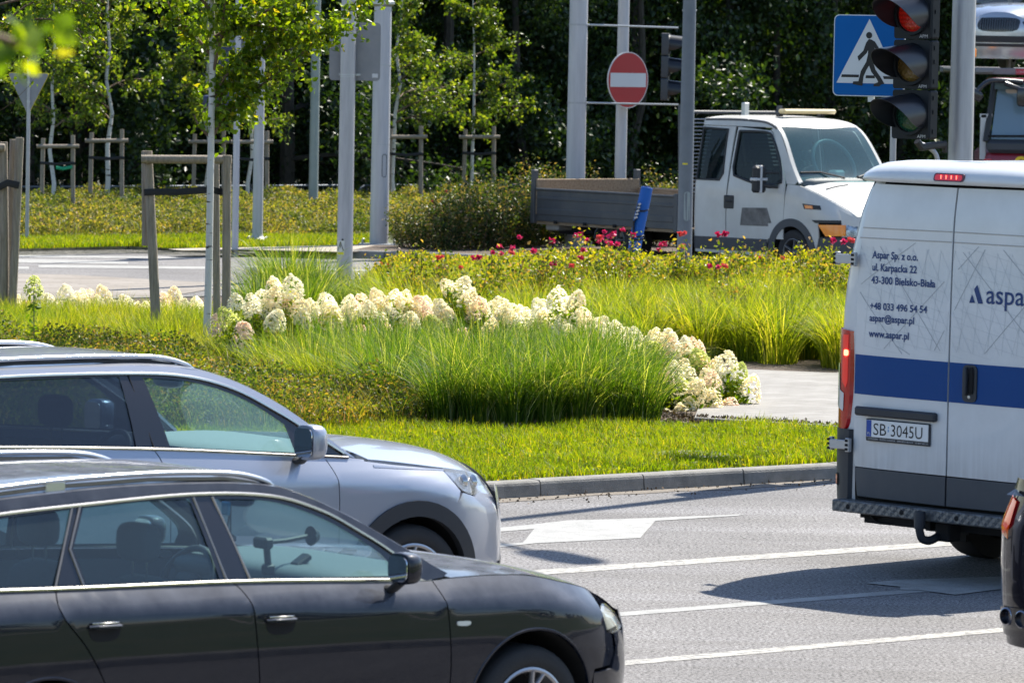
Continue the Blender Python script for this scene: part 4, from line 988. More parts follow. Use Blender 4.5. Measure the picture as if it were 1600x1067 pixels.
# slim pole with two small signs behind the leaves
root, b = pole('signal_pole', 367, 391, 6.2, .052, .045, M_POLEW, 'slim pale pole just right of the near birch stakes with half hidden signs', 'pole', base=False)
c = zat(377, 48, b); M = face_frame(c + Vector((0, .09, 0)), 5); mb = MB(); mb.M = M; mb.prism(rrect(.36, .52, .04), -.01, 0); mb.build('sign_plate', M_SIGNB, root)
c = zat(330, 158, b); mb = MB(); mb.blob(c, (.15, .13, .09)); mb.box(c + Vector((.18, 0, .0)), (.16, .05, .05)); mb.box(zat(352, 120, b), (.20, .22, .9), None, .02); mb.build('signal_box', mat('dark_blue_plastic', (.02, .03, .07), .4), root)
# white lamp post with base
root, b = pole('lamp_post', 402, 379, 9.5, .085, .065, M_POLEW, 'white lamp post on a bolted flange, between the near stakes and the greenish post', 'lamp post')
mb = MB(); mb.lathe([(.19, .0), (.17, .05), (.1, .09), (.088, .12)], n=20); mb.build('base_cover', M_POLEW, root)
# greenish lamp post behind the shrubs
root, b = pole('lamp_post', 489, 340, 9.5, .088, .072, M_POLEG, 'greenish grey lamp post rising from the verge shrubs left of the sign pole', 'lamp post', base=False)
# near grey pole with a sign seen from behind and a hazard sticker
root, b = pole('sign_pole', 538, 438, 7.0, .112, .098, M_POLE, 'grey pole with yellow hazard sticker and the back of a square sign', 'pole', z0=0)
c = zat(554, 81, b); M = face_frame(c + Vector((0, .14, 0)), 0)
mb = MB(); mb.M = M; mb.prism(rrect(.70, .80, .05), -.012, 0); mb.build('sign_plate', M_SIGNB, root)
mb = MB(); mb.M = M
mb.prism(rrect(.71, .81, .055), -.022, -.012); mb.build('sign_rim', M_SIGNB, root)
for py in (43, 117):
    z = zat(545, py, b).z; mb = MB(); ring(mb, (0, 0, z), .103, .018, .006); ring(mb, (0, 0, z - .03), .103, .010, .006); mb.box((.02, .13, z), (.30, .03, .03)); mb.build('clamp', M_STEEL, root)
mb = MB(); mb.M = M; mb.box((.285, -.33, .002), (.08, .055, .003)); mb.build('sticker', mat('paper_sticker', (.6, .6, .6), .6), root)
r_ = .112
def wrap(cx, z, rad, off=.003):
    def fn(x, y):
        a = -math.pi / 2 + (cx + x) / rad; return Vector((math.cos(a) * (rad + off), math.sin(a) * (rad + off), z + y))
    return fn
zs = zat(531, 387, b).z
def cyl_rect(mb, cx, z, w_, h, rad, off, n=8):
    vs = []; 
    for k in range(n + 1):
        a = -math.pi / 2 + (cx - w_ / 2 + w_ * k / n) / rad
        for q in (z - h / 2, z + h / 2): vs.append((math.cos(a) * (rad + off), math.sin(a) * (rad + off), q))
    mb.add(vs, [(2 * k, 2 * k + 2, 2 * k + 3, 2 * k + 1) for k in range(n)])
mb = MB(); cyl_rect(mb, -.06, zs, .115, .20, r_ * .99, .003); mb.build('hazard_label', mat('label_white', (.6, .6, .55), .5), root)
mb = MB(); cyl_rect(mb, -.06, zs - .075, .10, .035, r_ * .99, .005); 
fn = wrap(-.06, zs + .02, r_ * .99, .005); mb.add([tuple(fn(-.045, -.055)), tuple(fn(.045, -.055)), tuple(fn(0, .065))], [(0, 1, 2)]); mb.build('hazard_triangle', mat('hazard_yellow', (.75, .62, .02), .5), root)
mb = MB(); fn = wrap(-.06, zs + .02, r_ * .99, .0065)
for a, bb_ in (((-.045, -.055), (.045, -.055)), ((.045, -.055), (0, .065)), ((0, .065), (-.045, -.055))):
    A_, B_ = Vector(a), Vector(bb_); t = (B_ - A_).normalized(); nn = Vector((-t.y, t.x)) * .005; mb.add([tuple(fn(*(A_ - nn))), tuple(fn(*(B_ - nn))), tuple(fn(*(B_ + nn))), tuple(fn(*(A_ + nn)))], [(0, 1, 2, 3)])
mb.add([tuple(fn(*p)) for p in ((-.004, .03), (.008, .03), (.002, .004), (.010, .004), (-.006, -.04), (-.001, -.006), (-.010, -.006))], [(0, 1, 2, 3, 4, 5, 6)]); mb.build('hazard_outline', mat('print_black', (.01, .01, .01), .6), root)
mb = MB(); mb.blob((-.03, -.108, zat(531, 374, b).z), (.012, .012, .012)); mb.build('bolt', M_HOUS, root)
# thick tall pole with hatch
root, b = pole('mast_pole', 592, 383, 9.0, .150, .125, M_POLEW, 'thick pale mast with an oval service hatch, left of the tall rose shrubs', 'pole')
mb = MB()
for py in (102, 226): ring(mb, (0, 0, zat(595, py, b).z), .142, .014, .004)
mb.build('seam_ring', M_STEEL, root)
zt = zat(597, 5, b).z; mb = MB(); mb.lathe([(.14, -.06), (.19, -.02), (.19, .02), (.135, .05)], (0, 0, zt)); mb.build('collar', M_STEEL, root)
zc_ = zat(602, 259, b).z; mb = MB(); pts = []
for x, y in rrect(.075, .36, .036, 6):
    a = -math.pi / 2 + (x + .07) / .14; pts.append((math.cos(a) * .148, math.sin(a) * .148, zc_ + y))
mb.tube(pts + [pts[0]], .006, 5); mb.build('hatch', mat('hatch_seal', (.10, .11, .12), .6), root)
mb = MB(); mb.lathe([(.035, 0), (.035, .12), (.02, .14), (0, .15)], (.26, -.1, 0), n=12); mb.build('cable_stub', M_HOUS, root)
# mast with two arms holding a traffic signal seen from the side
root, b = pole('signal_mast', 897, 385, 9.5, .160, .130, M_POLEW, 'thick pale mast with two thin arms, left of the no entry sign', 'pole')
for py, py2 in ((39, 44), (161, 164)):
    z = zat(903, py, b).z; a = zat(912, py, b); e = zat(1060, py2, b)
    mb = MB(); mb.tube([a, e], .018, 8); mb.build('arm', M_STEEL, root)
    mb = MB(); ring(mb, (0, 0, z), .15, .03, .006); mb.box(zat(914, py, b), (.05, .12, .22), None, .015); mb.build('bracket', M_POLE, root)
def signal_head(c, deg, label, lit=None, s=1.0, name='traffic_light', grey=False, pitch=.36, text=True, w_=.36):
    """three 300 mm lamps with long visors; c = centre of the front face"""
    root = empty(name, c); M = face_frame(Vector((0, 0, 0)), deg) @ Matrix.Scale(s, 4); hm = M_HOUSG if grey else M_HOUS
    for k in (1, 0, -1):
        sec = MB(); sec.M = M; sec.prism([(x, y + k * pitch) for x, y in rrect(w_, pitch - .006, .02, 3)], -.11, 0)
        so_ = sec.build('housing', hm, root)
        rb = MB(); rb.M = M; rb.box((w_ / 2 - .01, k * pitch, -.055), (.04, pitch * .97, .10), None, .012)
        for q in (-.12, .02, .12): rb.box((w_ / 2 + .013, k * pitch + q, -.05), (.006, .03, .02))
        rb.build('side_rib', hm, so_)
        rr = .145; dz = [];
        le = MB(); le.M = M
        le.lathe([(0, .012), (.05, .011), (.09, .006), (.125, -.004), (.130, -.01)], (0, k * pitch, .004), 'Z', 32)
        col = {1: 'lens_red', 0: 'lens_amber', -1: 'lens_green'}[k]
        le.build('lens', LENS[col + ('_lit' if lit == k else '')], so_)
        bz = MB(); bz.M = M; bz.lathe([(.130, -.002), (.130, .02), (.150, .022), (.155, .0)], (0, k * pitch, 0), 'Z', 32); bz.build('bezel', hm, so_)
        # visor: tube cut open underneath, longer on top
        vs, fs = [], []; n = 40; a0, a1 = R(-38), R(218)
        for i in range(n + 1):
            a = a0 + (a1 - a0) * i / n; up = (math.sin(a) + .616) / 1.616; ln = .03 + .35 * max(0, up) ** .62
            for r_i, zz in ((.152, .0), (.146 + .004, ln), (.146, ln), (.146, .0)): vs.append(tuple(M @ Vector((r_i * math.cos(a), k * pitch + r_i * math.sin(a) - zz * .10, zz))))
        for i in range(n):
            for q in range(3): fs.append((i * 4 + q, i * 4 + q + 1, i * 4 + 5 + q, i * 4 + 4 + q))
        fs += [(0, 1, 2, 3), (n * 4, n * 4 + 1, n * 4 + 2, n * 4 + 3)]
        vb = MB(); vb.add(vs, fs); vb.build('visor', mat('visor_satin_black', (.010, .012, .018), .36), so_, smooth=50)
        if text:
            tb = MB(); place_text(tb, 'APM', M @ Matrix.Translation((w_ * .5 - .095, k * pitch - .168, .0015)), .034, sx=1.15); tb.build('maker_mark', mat('print_white', (.5, .5, .5), .6), so_, smooth=0)
    tag(root, label, 'traffic light'); return root, M
def lens(name, col, e=None):
    m = mat(name, col, .12, coat=.6); N, L = nodes(m); b_ = N['Principled BSDF']
    tc = N.new('ShaderNodeTexCoord'); v = N.new('ShaderNodeTexVoronoi'); v.inputs['Scale'].default_value = 45; L.new(tc.outputs['Object'], v.inputs['Vector'])
    bp = N.new('ShaderNodeBump'); bp.inputs['Strength'].default_value = .6; bp.inputs['Distance'].default_value = .01; L.new(v.outputs[0], bp.inputs['Height']); L.new(bp.outputs[0], b_.inputs['Normal'])
    if e:
        w_ = N.new('ShaderNodeTexWave'); w_.inputs['Scale'].default_value = 9; w_.bands_direction = 'Z'; L.new(tc.outputs['Object'], w_.inputs['Vector'])
        r = N.new('ShaderNodeMath'); r.operation = 'MULTIPLY_ADD'; r.inputs[1].default_value = e * .55; r.inputs[2].default_value = e * .6; L.new(w_.outputs[1], r.inputs[0])
        b_.inputs['Emission Color'].default_value = (1, .03, .015, 1); L.new(r.outputs[0], b_.inputs['Emission Strength'])
    return m
LENS = dict(lens_red=lens('lens_red', (.10, .008, .008)), lens_red_lit=lens('lens_red_lit', (.16, .006, .006), .045), lens_amber=lens('lens_amber', (.13, .075, .02)), lens_green=lens('lens_green', (.015, .07, .045)))
c = AT(1045, 105, b.y - .3); sr, SM = signal_head(c, -84, 'dark three lamp signal seen from the side beside the truck rack', grey=True, s=1.0, text=False)
# thinner mast with the no entry sign
root, b = pole('sign_mast', 967, 384, 9.0, .098, .085, M_POLEW, 'slim pale mast carrying the round no entry sign above the truck bed', 'pole', base=False)
sg = empty('no_entry_sign'); c = AT(981.5, 125.5, b.y - .2); sg.location = c; M = face_frame(Vector((0, 0, 0)), -43)
circ = lambda r, n=48: [(r * math.cos(2 * math.pi * k / n), r * math.sin(2 * math.pi * k / n)) for k in range(n)]
mb = MB(); mb.M = M; mb.prism(circ(.455), -.02, -.002); mb.build('sign_rim', mat('sign_rim_grey', (.5, .5, .52), .4, metal=.3), sg)
mb = MB(); mb.M = M; mb.prism(circ(.437), -.002, .001); mb.build('sign_face', mat('sign_red', (.40, .004, .012), .4), sg)
mb = MB(); mb.M = M; mb.box((0, .0, .002), (.80, .225, .003)); mb.build('white_bar', mat('sign_white', (.62, .64, .66), .45), sg)
for z in (-.3, .3):
    mb = MB(); mb.tube([M @ Vector((-.12, z, -.02)), M @ Vector((-.10, z, -.14))], .02, 6); mb.build('bracket', M_STEEL, sg)
tag(sg, 'red round no entry sign with a white bar on a slim mast', 'road sign')
# dark grey pole before the truck
root, b = pole('signal_post', 1068, 452, 6.3, .108, .080, M_POLED, 'dark grey tapering pole standing before the white truck cab', 'pole', base=False, z0=0)
zc_ = zat(1069, 322, b).z; mb = MB(); pts = []
for x, y in rrect(.085, .40, .04, 6):
    a = -math.pi / 2 + (x + .02) / .1; pts.append((math.cos(a) * .104, math.sin(a) * .104, zc_ + y))
mb.add(pts, [tuple(range(len(pts)))]); mb.build('hatch', mat('hatch_pale', (.30, .34, .34), .5), root)
mb = MB(); cyl_rect(mb, -.02, zat(1069, 256, b).z, .07, .022, .1, .004); mb.build('label', mat('hazard_yellow', (.7, .6, .05), .5), root)
for py in (17,):
    mb = MB(); z = zat(1082, py, b).z; mb.tube([(-.10, 0, z), (.10, 0, z)], .012, 6); mb.build('bolt', M_STEEL, root)
# big near pole: street lamp with curved arm, carrying a signal
BP = G(1489, 712, .1); root = empty('street_lamp', BP); HL = 9.6
arm_dir = Vector((.47, -.88, 0)).normalized()
mb = MB(); mb.tube([(0, 0, -.05), (0, 0, 3), (0, 0, 6), (0, 0, HL - .6)], [.105, .096, .084, .072], 32); mb.build('shaft', M_POLE, root)
top = [Vector((0, 0, HL - .6)), Vector((0, 0, HL - .25)) + arm_dir * .06, Vector((0, 0, HL)) + arm_dir * .35, Vector((0, 0, HL + .08)) + arm_dir * 1.0, Vector((0, 0, HL + .1)) + arm_dir * 1.5]
mb = MB(); mb.tube(spline(top, 5), [.07 - .0018 * k for k in range(21)], 14); mb.build('arm', M_POLE, root)
mb = MB(); a_ = math.atan2(arm_dir.y, arm_dir.x); mb.M = Matrix.Translation(Vector((0, 0, HL + .08)) + arm_dir * 1.85) @ Matrix.Rotation(a_, 4, 'Z')
mb.prism([(-.38, -.10), (-.2, -.16), (.25, -.17), (.45, -.10), (.48, 0), (.45, .10), (.25, .17), (-.2, .16), (-.38, .10)], -.05, .04); mb.build('lamp_head', M_SIGNB, root)
mb = MB(); mb.box((0, 0, .0), (.42, .42, .03), None, .005); mb.build('base_flange', M_STEEL, root)
tag(root, 'thick silver grey lamp post rising behind the van roof beside the big signal', 'lamp post')
cs = AT(1424, 110 - 9, BP.y - .42)
sig, SM = signal_head(cs, 42, 'large black three lamp signal showing red beside the blue crossing sign', lit=1, s=1.09, w_=.325)
mb = MB(); mb.M = Matrix.Translation(-cs)
q0 = AT(1433, 221, cs.y + .12); q1 = AT(1440, 231, cs.y + .15); q2 = AT(1476, 226, BP.y - .12); q3 = AT(1476, 238, BP.y - .1)
mb.tube([q0, q1, AT(1455, 228, cs.y + .2), q2, q3], [.03, .032, .03, .03, .02], 8); mb.build('bracket', mat('bracket_black', (.02, .02, .022), .5), sig)
mb = MB(); mb.M = Matrix.Translation(-cs); mb.tube(spline([AT(1434, 224, cs.y + .2), AT(1452, 231, cs.y + .22), AT(1463, 243, cs.y + .24), AT(1466, 262, cs.y + .25)], 4), .020, 10); mb.build('cable_conduit', M_POLE, sig)
# pedestrian crossing sign
cc = AT(1357.5, 87.5, BP.y + .45); sg = empty('crossing_sign', cc); M = face_frame(Vector((0, 0, 0)), 22)
W_, H_ = .60, .655
mb = MB(); mb.M = M; mb.prism(rrect(W_, H_, .045, 6), -.022, -.003); mb.build('sign_rim', mat('sign_rim_pale', (.62, .64, .66), .4), sg)
mb = MB(); mb.M = M; mb.prism(rrect(W_ - .016, H_ - .016, .040, 6), -.003, 0); mb.build('sign_face', mat('sign_blue', (.0, .11, .38), .5, spec=.15), sg)
mb = MB(); mb.M = M; mb.add([(-.268, -.222, .002), (.268, -.222, .002), (0, .295, .002)], [(0, 1, 2)]); mb.build('white_triangle', mat('sign_white', (.62, .64, .66), .45), sg)
K = 1 / 4.105 / 191   # metres per pixel of the enlarged view
def S(x, y): return (((x - 278) * K) / math.cos(R(22)) * 1.0, (352 - y) * K - .015)
mb = MB(); mb.M = M; z = .0035
def pol(pts):
    pts = [(x, y) for x, y in inset(pts, -4.2)] if len(pts) > 5 else pts
    mb.add([(*S(*p), z) for p in pts], [tuple(t) for t in tessellate_polygon([[Vector((*S(*p), 0)) for p in pts]])])
mb.add([(*(Vector(S(278, 212)) + Vector((.026 * math.cos(t), .0265 * math.sin(t)))), z) for t in np.linspace(0, 6.2, 20)], [tuple(range(20))])
pol([(279, 240), (292, 243), (312, 255), (340, 300), (330, 308), (312, 285), (312, 340), (300, 372), (318, 430), (352, 478), (372, 512), (356, 516), (345, 528), (316, 528), (318, 520), (345, 508), (336, 486), (300, 440), (282, 395), (262, 430), (246, 470), (240, 526), (188, 518), (190, 508), (222, 506), (236, 440), (268, 380), (278, 330), (274, 300), (262, 322), (220, 368), (214, 348), (248, 312), (264, 262)])
pol([(116, 461), (222, 461), (220, 478), (112, 478)]); pol([(264, 464), (316, 464), (320, 482), (262, 482)]); pol([(368, 467), (430, 467), (436, 485), (374, 485)])
mb.build('walking_figure', mat('print_black', (.01, .01, .01), .6), sg, smooth=0)
zb = .1 - cc.z
po = Vector((AT(1399.5, 90, cc.y).x - cc.x, 0.05, 0))
mb = MB(); mb.tube([po + Vector((0, 0, .34)), po + Vector((0, 0, zb))], .026, 14); mb.build('post', M_POLE, sg)
for z_ in (-.2, .2):
    mb = MB(); mb.M = M; mb.box((.12, z_, -.035), (.26, .03, .02)); mb.build('clamp', M_STEEL, sg)
mb = MB(); mb.M = M; mb.box((.02, -.345, -.03), (.05, .05, .03)); mb.build('lower_bracket', M_STEEL, sg)
tag(sg, 'blue square pedestrian crossing sign with a walking figure in a white triangle', 'road sign')
# ================================================================== vehicles
def carpaint(name, col, metal=.3, rough=.3, coat=1.0, flake=None, dust=0.0):
    m = mat(name, col, rough, metal=metal, coat=coat, var=flake, scale=1.2, detail=6, spec=.06); N, L = nodes(m); b = N['Principled BSDF']
    tc = N.new('ShaderNodeTexCoord')
    n2 = N.new('ShaderNodeTexNoise'); n2.inputs['Scale'].default_value = 900; L.new(tc.outputs['Object'], n2.inputs['Vector'])
    bp = N.new('ShaderNodeBump'); bp.inputs['Strength'].default_value = .015; bp.inputs['Distance'].default_value = .002; L.new(n2.outputs[0], bp.inputs['Height']); L.new(bp.outputs[0], b.inputs['Normal'])
    if dust:   # settled dust on faces that look upwards
        g = N.new('ShaderNodeNewGeometry'); s = N.new('ShaderNodeSeparateXYZ'); L.new(g.outputs['Normal'], s.inputs[0])
        n = N.new('ShaderNodeTexNoise'); n.inputs['Scale'].default_value = 9; n.inputs['Detail'].default_value = 6; L.new(tc.outputs['Object'], n.inputs['Vector'])
        mu = N.new('ShaderNodeMath'); mu.operation = 'MULTIPLY'; mu.use_clamp = True; L.new(s.outputs[2], mu.inputs[0]); L.new(n.outputs[0], mu.inputs[1])
        m3 = N.new('ShaderNodeMath'); m3.operation = 'MULTIPLY'; m3.inputs[1].default_value = dust; L.new(mu.outputs[0], m3.inputs[0])
        df = N.new('ShaderNodeBsdfDiffuse'); df.inputs[0].default_value = (.34, .36, .42, 1)
        mx = N.new('ShaderNodeMixShader'); L.new(m3.outputs[0], mx.inputs[0]); L.new(b.outputs[0], mx.inputs[1]); L.new(df.outputs[0], mx.inputs[2]); L.new(mx.outputs[0], N['Material Output'].inputs[0])
    return m
M_BLK = mat('black_plastic', (.018, .019, .022), .55, bump=.1, bscale=300)
M_BLKG = mat('gloss_black', (.012, .012, .016), .25, coat=.5)
M_RUB = mat('tyre_rubber', (.022, .022, .024), .8, bump=.2, bscale=120)
M_DARK = mat('dark_void', (.006, .006, .007), .9)
M_CHR = mat('chrome', (.62, .60, .58), .18, metal=1.0)
M_ALU = mat('satin_aluminium', (.60, .61, .64), .28, metal=.9)
M_RIM = mat('alloy_rim', (.42, .42, .44), .35, metal=.8)
M_GLASS = glassmat('car_glass', (.55, .74, .76), veil=.045, veilcol=(.35, .5, .55))
M_GLASSD = glassmat('privacy_glass', (.10, .13, .17), veil=.06, veilcol=(.10, .13, .2))
M_SEAT = mat('seat_cloth', (.055, .062, .072), .9, bump=.3, bscale=200)
M_DASH = mat('dashboard_plastic', (.10, .12, .125), .6, bump=.15, bscale=150)
M_TRIM = mat('pale_trim', (.42, .44, .42), .8)
M_WS = glassmat('windscreen_glass', (.70, .84, .84), veil=.012, veilcol=(.35, .5, .55))
M_LAMPG = glassmat('lamp_cover', (.9, .92, .95), veil=.12, veilcol=(.75, .75, .68))
M_REDL = mat('red_lamp', (.45, .008, .010), .15, coat=1.0)

class Body:
    def __init__(s, w0, xf0, xf, nf, e, zs, zc, zb, yb, k1, k2, zr, crown, zh, tuck=.07, xr0=-2.9, xr=-3.62, nr=3.0, cp=3.0):
        s.w0, s.xf0, s.xf, s.nf, s.zs, s.k1, s.k2, s.tuck, s.xr0, s.xr, s.nr, s.cp = w0, xf0, xf, nf, zs, k1, k2, tuck, xr0, xr, nr, cp
        s.zc, s.zb, s.yb, s.e, s.zr, s.crown, s.zh = interp(*zc), interp(*zb), interp(*yb), interp(*e), interp(*zr), interp(*crown), interp(*zh)
    def E(s, x, z):
        u = np.clip((x - s.xf0) / ((s.xf - s.xf0) * s.e(z)), 0, .999); v = np.clip((x - s.xr0) / (s.xr - s.xr0), 0, .999)
        return (1 - u ** s.nf) ** (1 / s.nf) * (1 - v ** s.nr) ** (1 / s.nr)
    def prof(s, x, z):
        c, b, y1 = s.zc(x), s.zb(x), s.yb(x)
        t = np.clip((c - z) / (c - s.zs), 0, 1.2); lo = s.w0 + .008 * np.sin(np.pi * np.clip(t, 0, 1)) - s.tuck * t ** 3
        q_ = np.clip((z - c) / (b - c), 0, 1); mid = s.w0 - (s.w0 - y1) * q_ ** 1.15
        q = np.clip(z - b, 0, 9); hi = y1 - s.k1 * q - s.k2 * q * q
        return np.where(z <= c, lo, np.where(z <= b, mid, hi))
    def Y(s, x, z):
        x = np.asarray(x, float); z = np.asarray(z, float); return s.prof(x, z) * s.E(x, z)
    def T(s, x, y):   # roof and windscreen
        x = np.asarray(x, float); zr = s.zr(x); ye = s.Y(x, zr); return zr + s.crown(x) * (1 - np.clip(np.abs(y) / ye, 0, 1.1) ** s.cp)
    def HD(s, x, y):  # bonnet
        x = np.asarray(x, float); zb = s.zb(x); ye = s.Y(x, zb); return zb + (s.zh(x) - zb) * (1 - np.clip(np.abs(y) / np.maximum(ye, .05), 0, 1.05) ** 2.4)
    def side(s, sg, off=0.0): return lambda x, z: (x, sg * (s.Y(x, z) + off), z)
    def top(s, fn, off=0.0): return lambda x, y: (x, y, fn(x, y) + off)
    def front(s, off=0.0):
        def f(y, z):
            w_ = s.prof(np.full_like(y, s.xf0), np.minimum(z, s.zb(s.xf0 + .5))); u = (1 - np.clip(np.abs(y) / w_, 0, .9999) ** s.nf) ** (1 / s.nf)
            return (s.xf0 + (s.xf - s.xf0) * s.e(z) * u + off, y, z)
        return f
    def rear(s, off=0.0, lean=None):
        def f(y, z):
            w_ = s.prof(np.full_like(y, s.xr0), z); v = (1 - np.clip(np.abs(y) / w_, 0, .9999) ** s.nr) ** (1 / s.nr)
            return (s.xr0 + (s.xr - s.xr0) * v + off, y, z)
        return f
def P_(mb, outer, f, **k): return patch(mb, outer, f, **k)
def side_part(B, name, outer, m, parent, sg=-1, holes=(), gap=.003, off=0.0, flange=.02, step=.045, label=None, smooth=40):
    mb = MB(); P_(mb, outer, B.side(sg, off), holes=holes, gap=gap, flange=flange, inward=(0, -sg, 0), step=step)
    return mb.build(name, m, parent, smooth=smooth, label=label)
def band(lo, hi): return list(lo) + list(hi)[::-1]
def curve_z(fn, x0, x1, n=24): return [(float(x), float(fn(x))) for x in np.linspace(x0, x1, n)]
def make_wheel(parent, x, y, r, wd, rimr, sg, spokes=5, twin=True, m_rim=None, steel=False, rot=0.1):
    """sg=-1 right side; face at y, tyre reaches inwards"""
    root = empty('wheel', (x, y, r)); root.parent = parent; i = -sg
    t = MB(); t.lathe([(rimr + .003, .012 * i), (rimr + .02, .002 * i), (r - .06, -.004 * i), (r - .022, .004 * i), (r - .006, .02 * i), (r, .045 * i), (r, (wd - .045) * i), (r - .01, (wd - .015) * i), (rimr, wd * i)], (0, 0, 0), 'Y', 48)
    for k in (.32, .5, .68): pass
    t.build('tyre', M_RUB, root)
    mr = m_rim or M_RIM; rm = MB()
    rm.lathe([(rimr + .006, .004 * i), (rimr - .004, 0), (rimr - .014, .008 * i), (rimr - .022, .05 * i), (rimr - .03, wd * i * .9)], (0, 0, 0), 'Y', 48)
    hub = .035 if not steel else .05
    rm.lathe([(0, .018 * i), (hub * .8, .018 * i), (hub, .026 * i), (hub * 1.6, .04 * i), (hub * 1.7, .09 * i)], (0, 0, 0), 'Y', 24)
    for k in range(spokes):
        a = 2 * math.pi * k / spokes + rot
        for da in ((-.10, .10) if twin else (0,)):
            ax, az = math.cos(a + da * .5), math.sin(a + da * .5); bx, bz = math.cos(a + da * 1.6), math.sin(a + da * 1.6)
            rm.tube([(ax * hub * 1.2, .034 * i, az * hub * 1.2), (ax * rimr * .6, .028 * i, az * rimr * .6), (bx * (rimr - .012), .018 * i, bz * (rimr - .012))], [.020, .017, .018] if twin else [.035, .03, .03], 8, flat=.6)
    rm.build('rim', mr, root)
    dk = MB(); dk.lathe([(0, .10 * i), (rimr * .62, .10 * i), (rimr * .62, .115 * i)], (0, 0, 0), 'Y', 28); dk.build('brake_disc', mat('brake_disc', (.2, .19, .18), .4, metal=.8), root)
    bk = MB(); bk.lathe([(0, .14 * i), (rimr * .98, .14 * i)], (0, 0, 0), 'Y', 28); bk.build('backing', M_DARK, root)
    return root
def arch_liner(mb, x, r, y0, y1, z):
    n = 20; vs, fs = [], []
    for k in range(n + 1):
        a = R(-25 + 230 * k / n)
        for y in (y0, y1): vs.append((x + r * math.cos(a), y, z + r * math.sin(a)))
    mb.add(vs, [(2 * k, 2 * k + 1, 2 * k + 3, 2 * k + 2) for k in range(n)])
    mb.add([(x + r * math.cos(R(-25 + 230 * k / n)), y1, z + r * math.sin(R(-25 + 230 * k / n))) for k in range(n + 1)], [tuple(range(n + 1))])
def seat(parent, x, y, zf=.32, h=.62, m=M_SEAT, tilt=14, name='seat', hr=True, w_=.25):
    T_ = Matrix.Rotation(-R(tilt), 3, 'Y'); mb = MB()
    mb.blob((x, y, zf + .06), (.27, w_, .11), (.35, .5), (20, 10))
    mb.blob((x - .27, y, zf + .10 + h * .5), (.085, w_, h * .52), (.5, .55), (20, 12), M=T_.to_4x4())
    mb.blob((x - .22, y, zf + .42), (.10, w_ * .8, .12), (.6, .6), (16, 8), M=T_.to_4x4())
    o = mb.build(name, m, parent, smooth=60)
    if hr:
        hb = MB(); zt = zf + .10 + h * 1.02; xo = x - .27 - math.sin(R(tilt)) * h * .55
        hb.blob((xo - .01, y, zt + .14), (.055, .125, .085), (.6, .6), (16, 10)); hb.build('headrest', m, o, smooth=60)
        for q in (-.05, .05):
            s_ = MB(); s_.tube([(xo, y + q, zt - .03), (xo - .005, y + q, zt + .08)], .006, 6); s_.build('headrest_post', M_CHR, o)
    return o
def mirror(parent, B, x, z, sg, m, sc=1.0, glass=True, tall=1.0):
    y0 = float(B.Y(x, z)) * sg; root = empty('door_mirror', (x, y0, z)); root.parent = parent
    mb = MB(); mb.tube([(0, 0, -.05), (0, sg * .06, -.05), (-.01, sg * .13, -.01)], [.035, .030, .03], 10, flat=.55); mb.build('arm', M_BLK, root)
    mb = MB(); mb.blob((.0, sg * .135, .055 * sc), (.080 * sc, .085 * sc, .078 * sc * tall), (.75, .6), (24, 14)); o = mb.build('shell', m, root, smooth=60)
    for v in o.data.vertices:
        if v.co.x < -.03 * sc: v.co.x = -.03 * sc - (v.co.x + .03 * sc) * -.12
    mb = MB(); mb.prism([(p[0], p[1]) for p in rrect(.145 * sc, .125 * sc * tall, .035)], 0, .004, Matrix.Translation((-.044 * sc, sg * .135, .055 * sc)) @ Matrix.Rotation(R(90), 4, 'Z') @ Matrix.Rotation(R(90), 4, 'X')); mb.build('mirror_glass', mat('mirror_glass', (.7, .75, .8), .02, metal=1.0), root)
    return root
def handle(parent, B, x0, x1, z, sg, m, lip=M_CHR):
    xm = (x0 + x1) / 2; L = x1 - x0; mb = MB(); y = float(B.Y(xm, z))
    pts = [(x, z_) for x, z_ in [(x0, z), (x0 + .012, z + .028), (x1 - .012, z + .028), (x1, z), (x1 - .03, z - .045), (x0 + .03, z - .045)]]
    o = spline([(p[0], p[1], 0) for p in pts], 5, True); mb2 = MB(); P_(mb2, [(p[0], p[1]) for p in o], B.side(sg, .0015), step=.03, flange=0)
    root = mb2.build('door_handle', M_DARK, parent)
    b = MB(); b.tube([(x0 + .004, sg * (y + .004), z + .012), (x0 + .03, sg * (y + .026), z + .014), (x1 - .03, sg * (y + .026), z + .012), (x1 - .004, sg * (y + .004), z + .010)], [.010, .014, .014, .010], 10, flat=.8); b.build('grip', m, root)
    if lip:
        b = MB(); b.tube([(x0 + .014, sg * (y + .008), z + .028), (x0 + .04, sg * (y + .028), z + .030), (x1 - .04, sg * (y + .028), z + .028), (x1 - .014, sg * (y + .008), z + .026)], .004, 8); b.build('chrome_strip', lip, root)
    return root

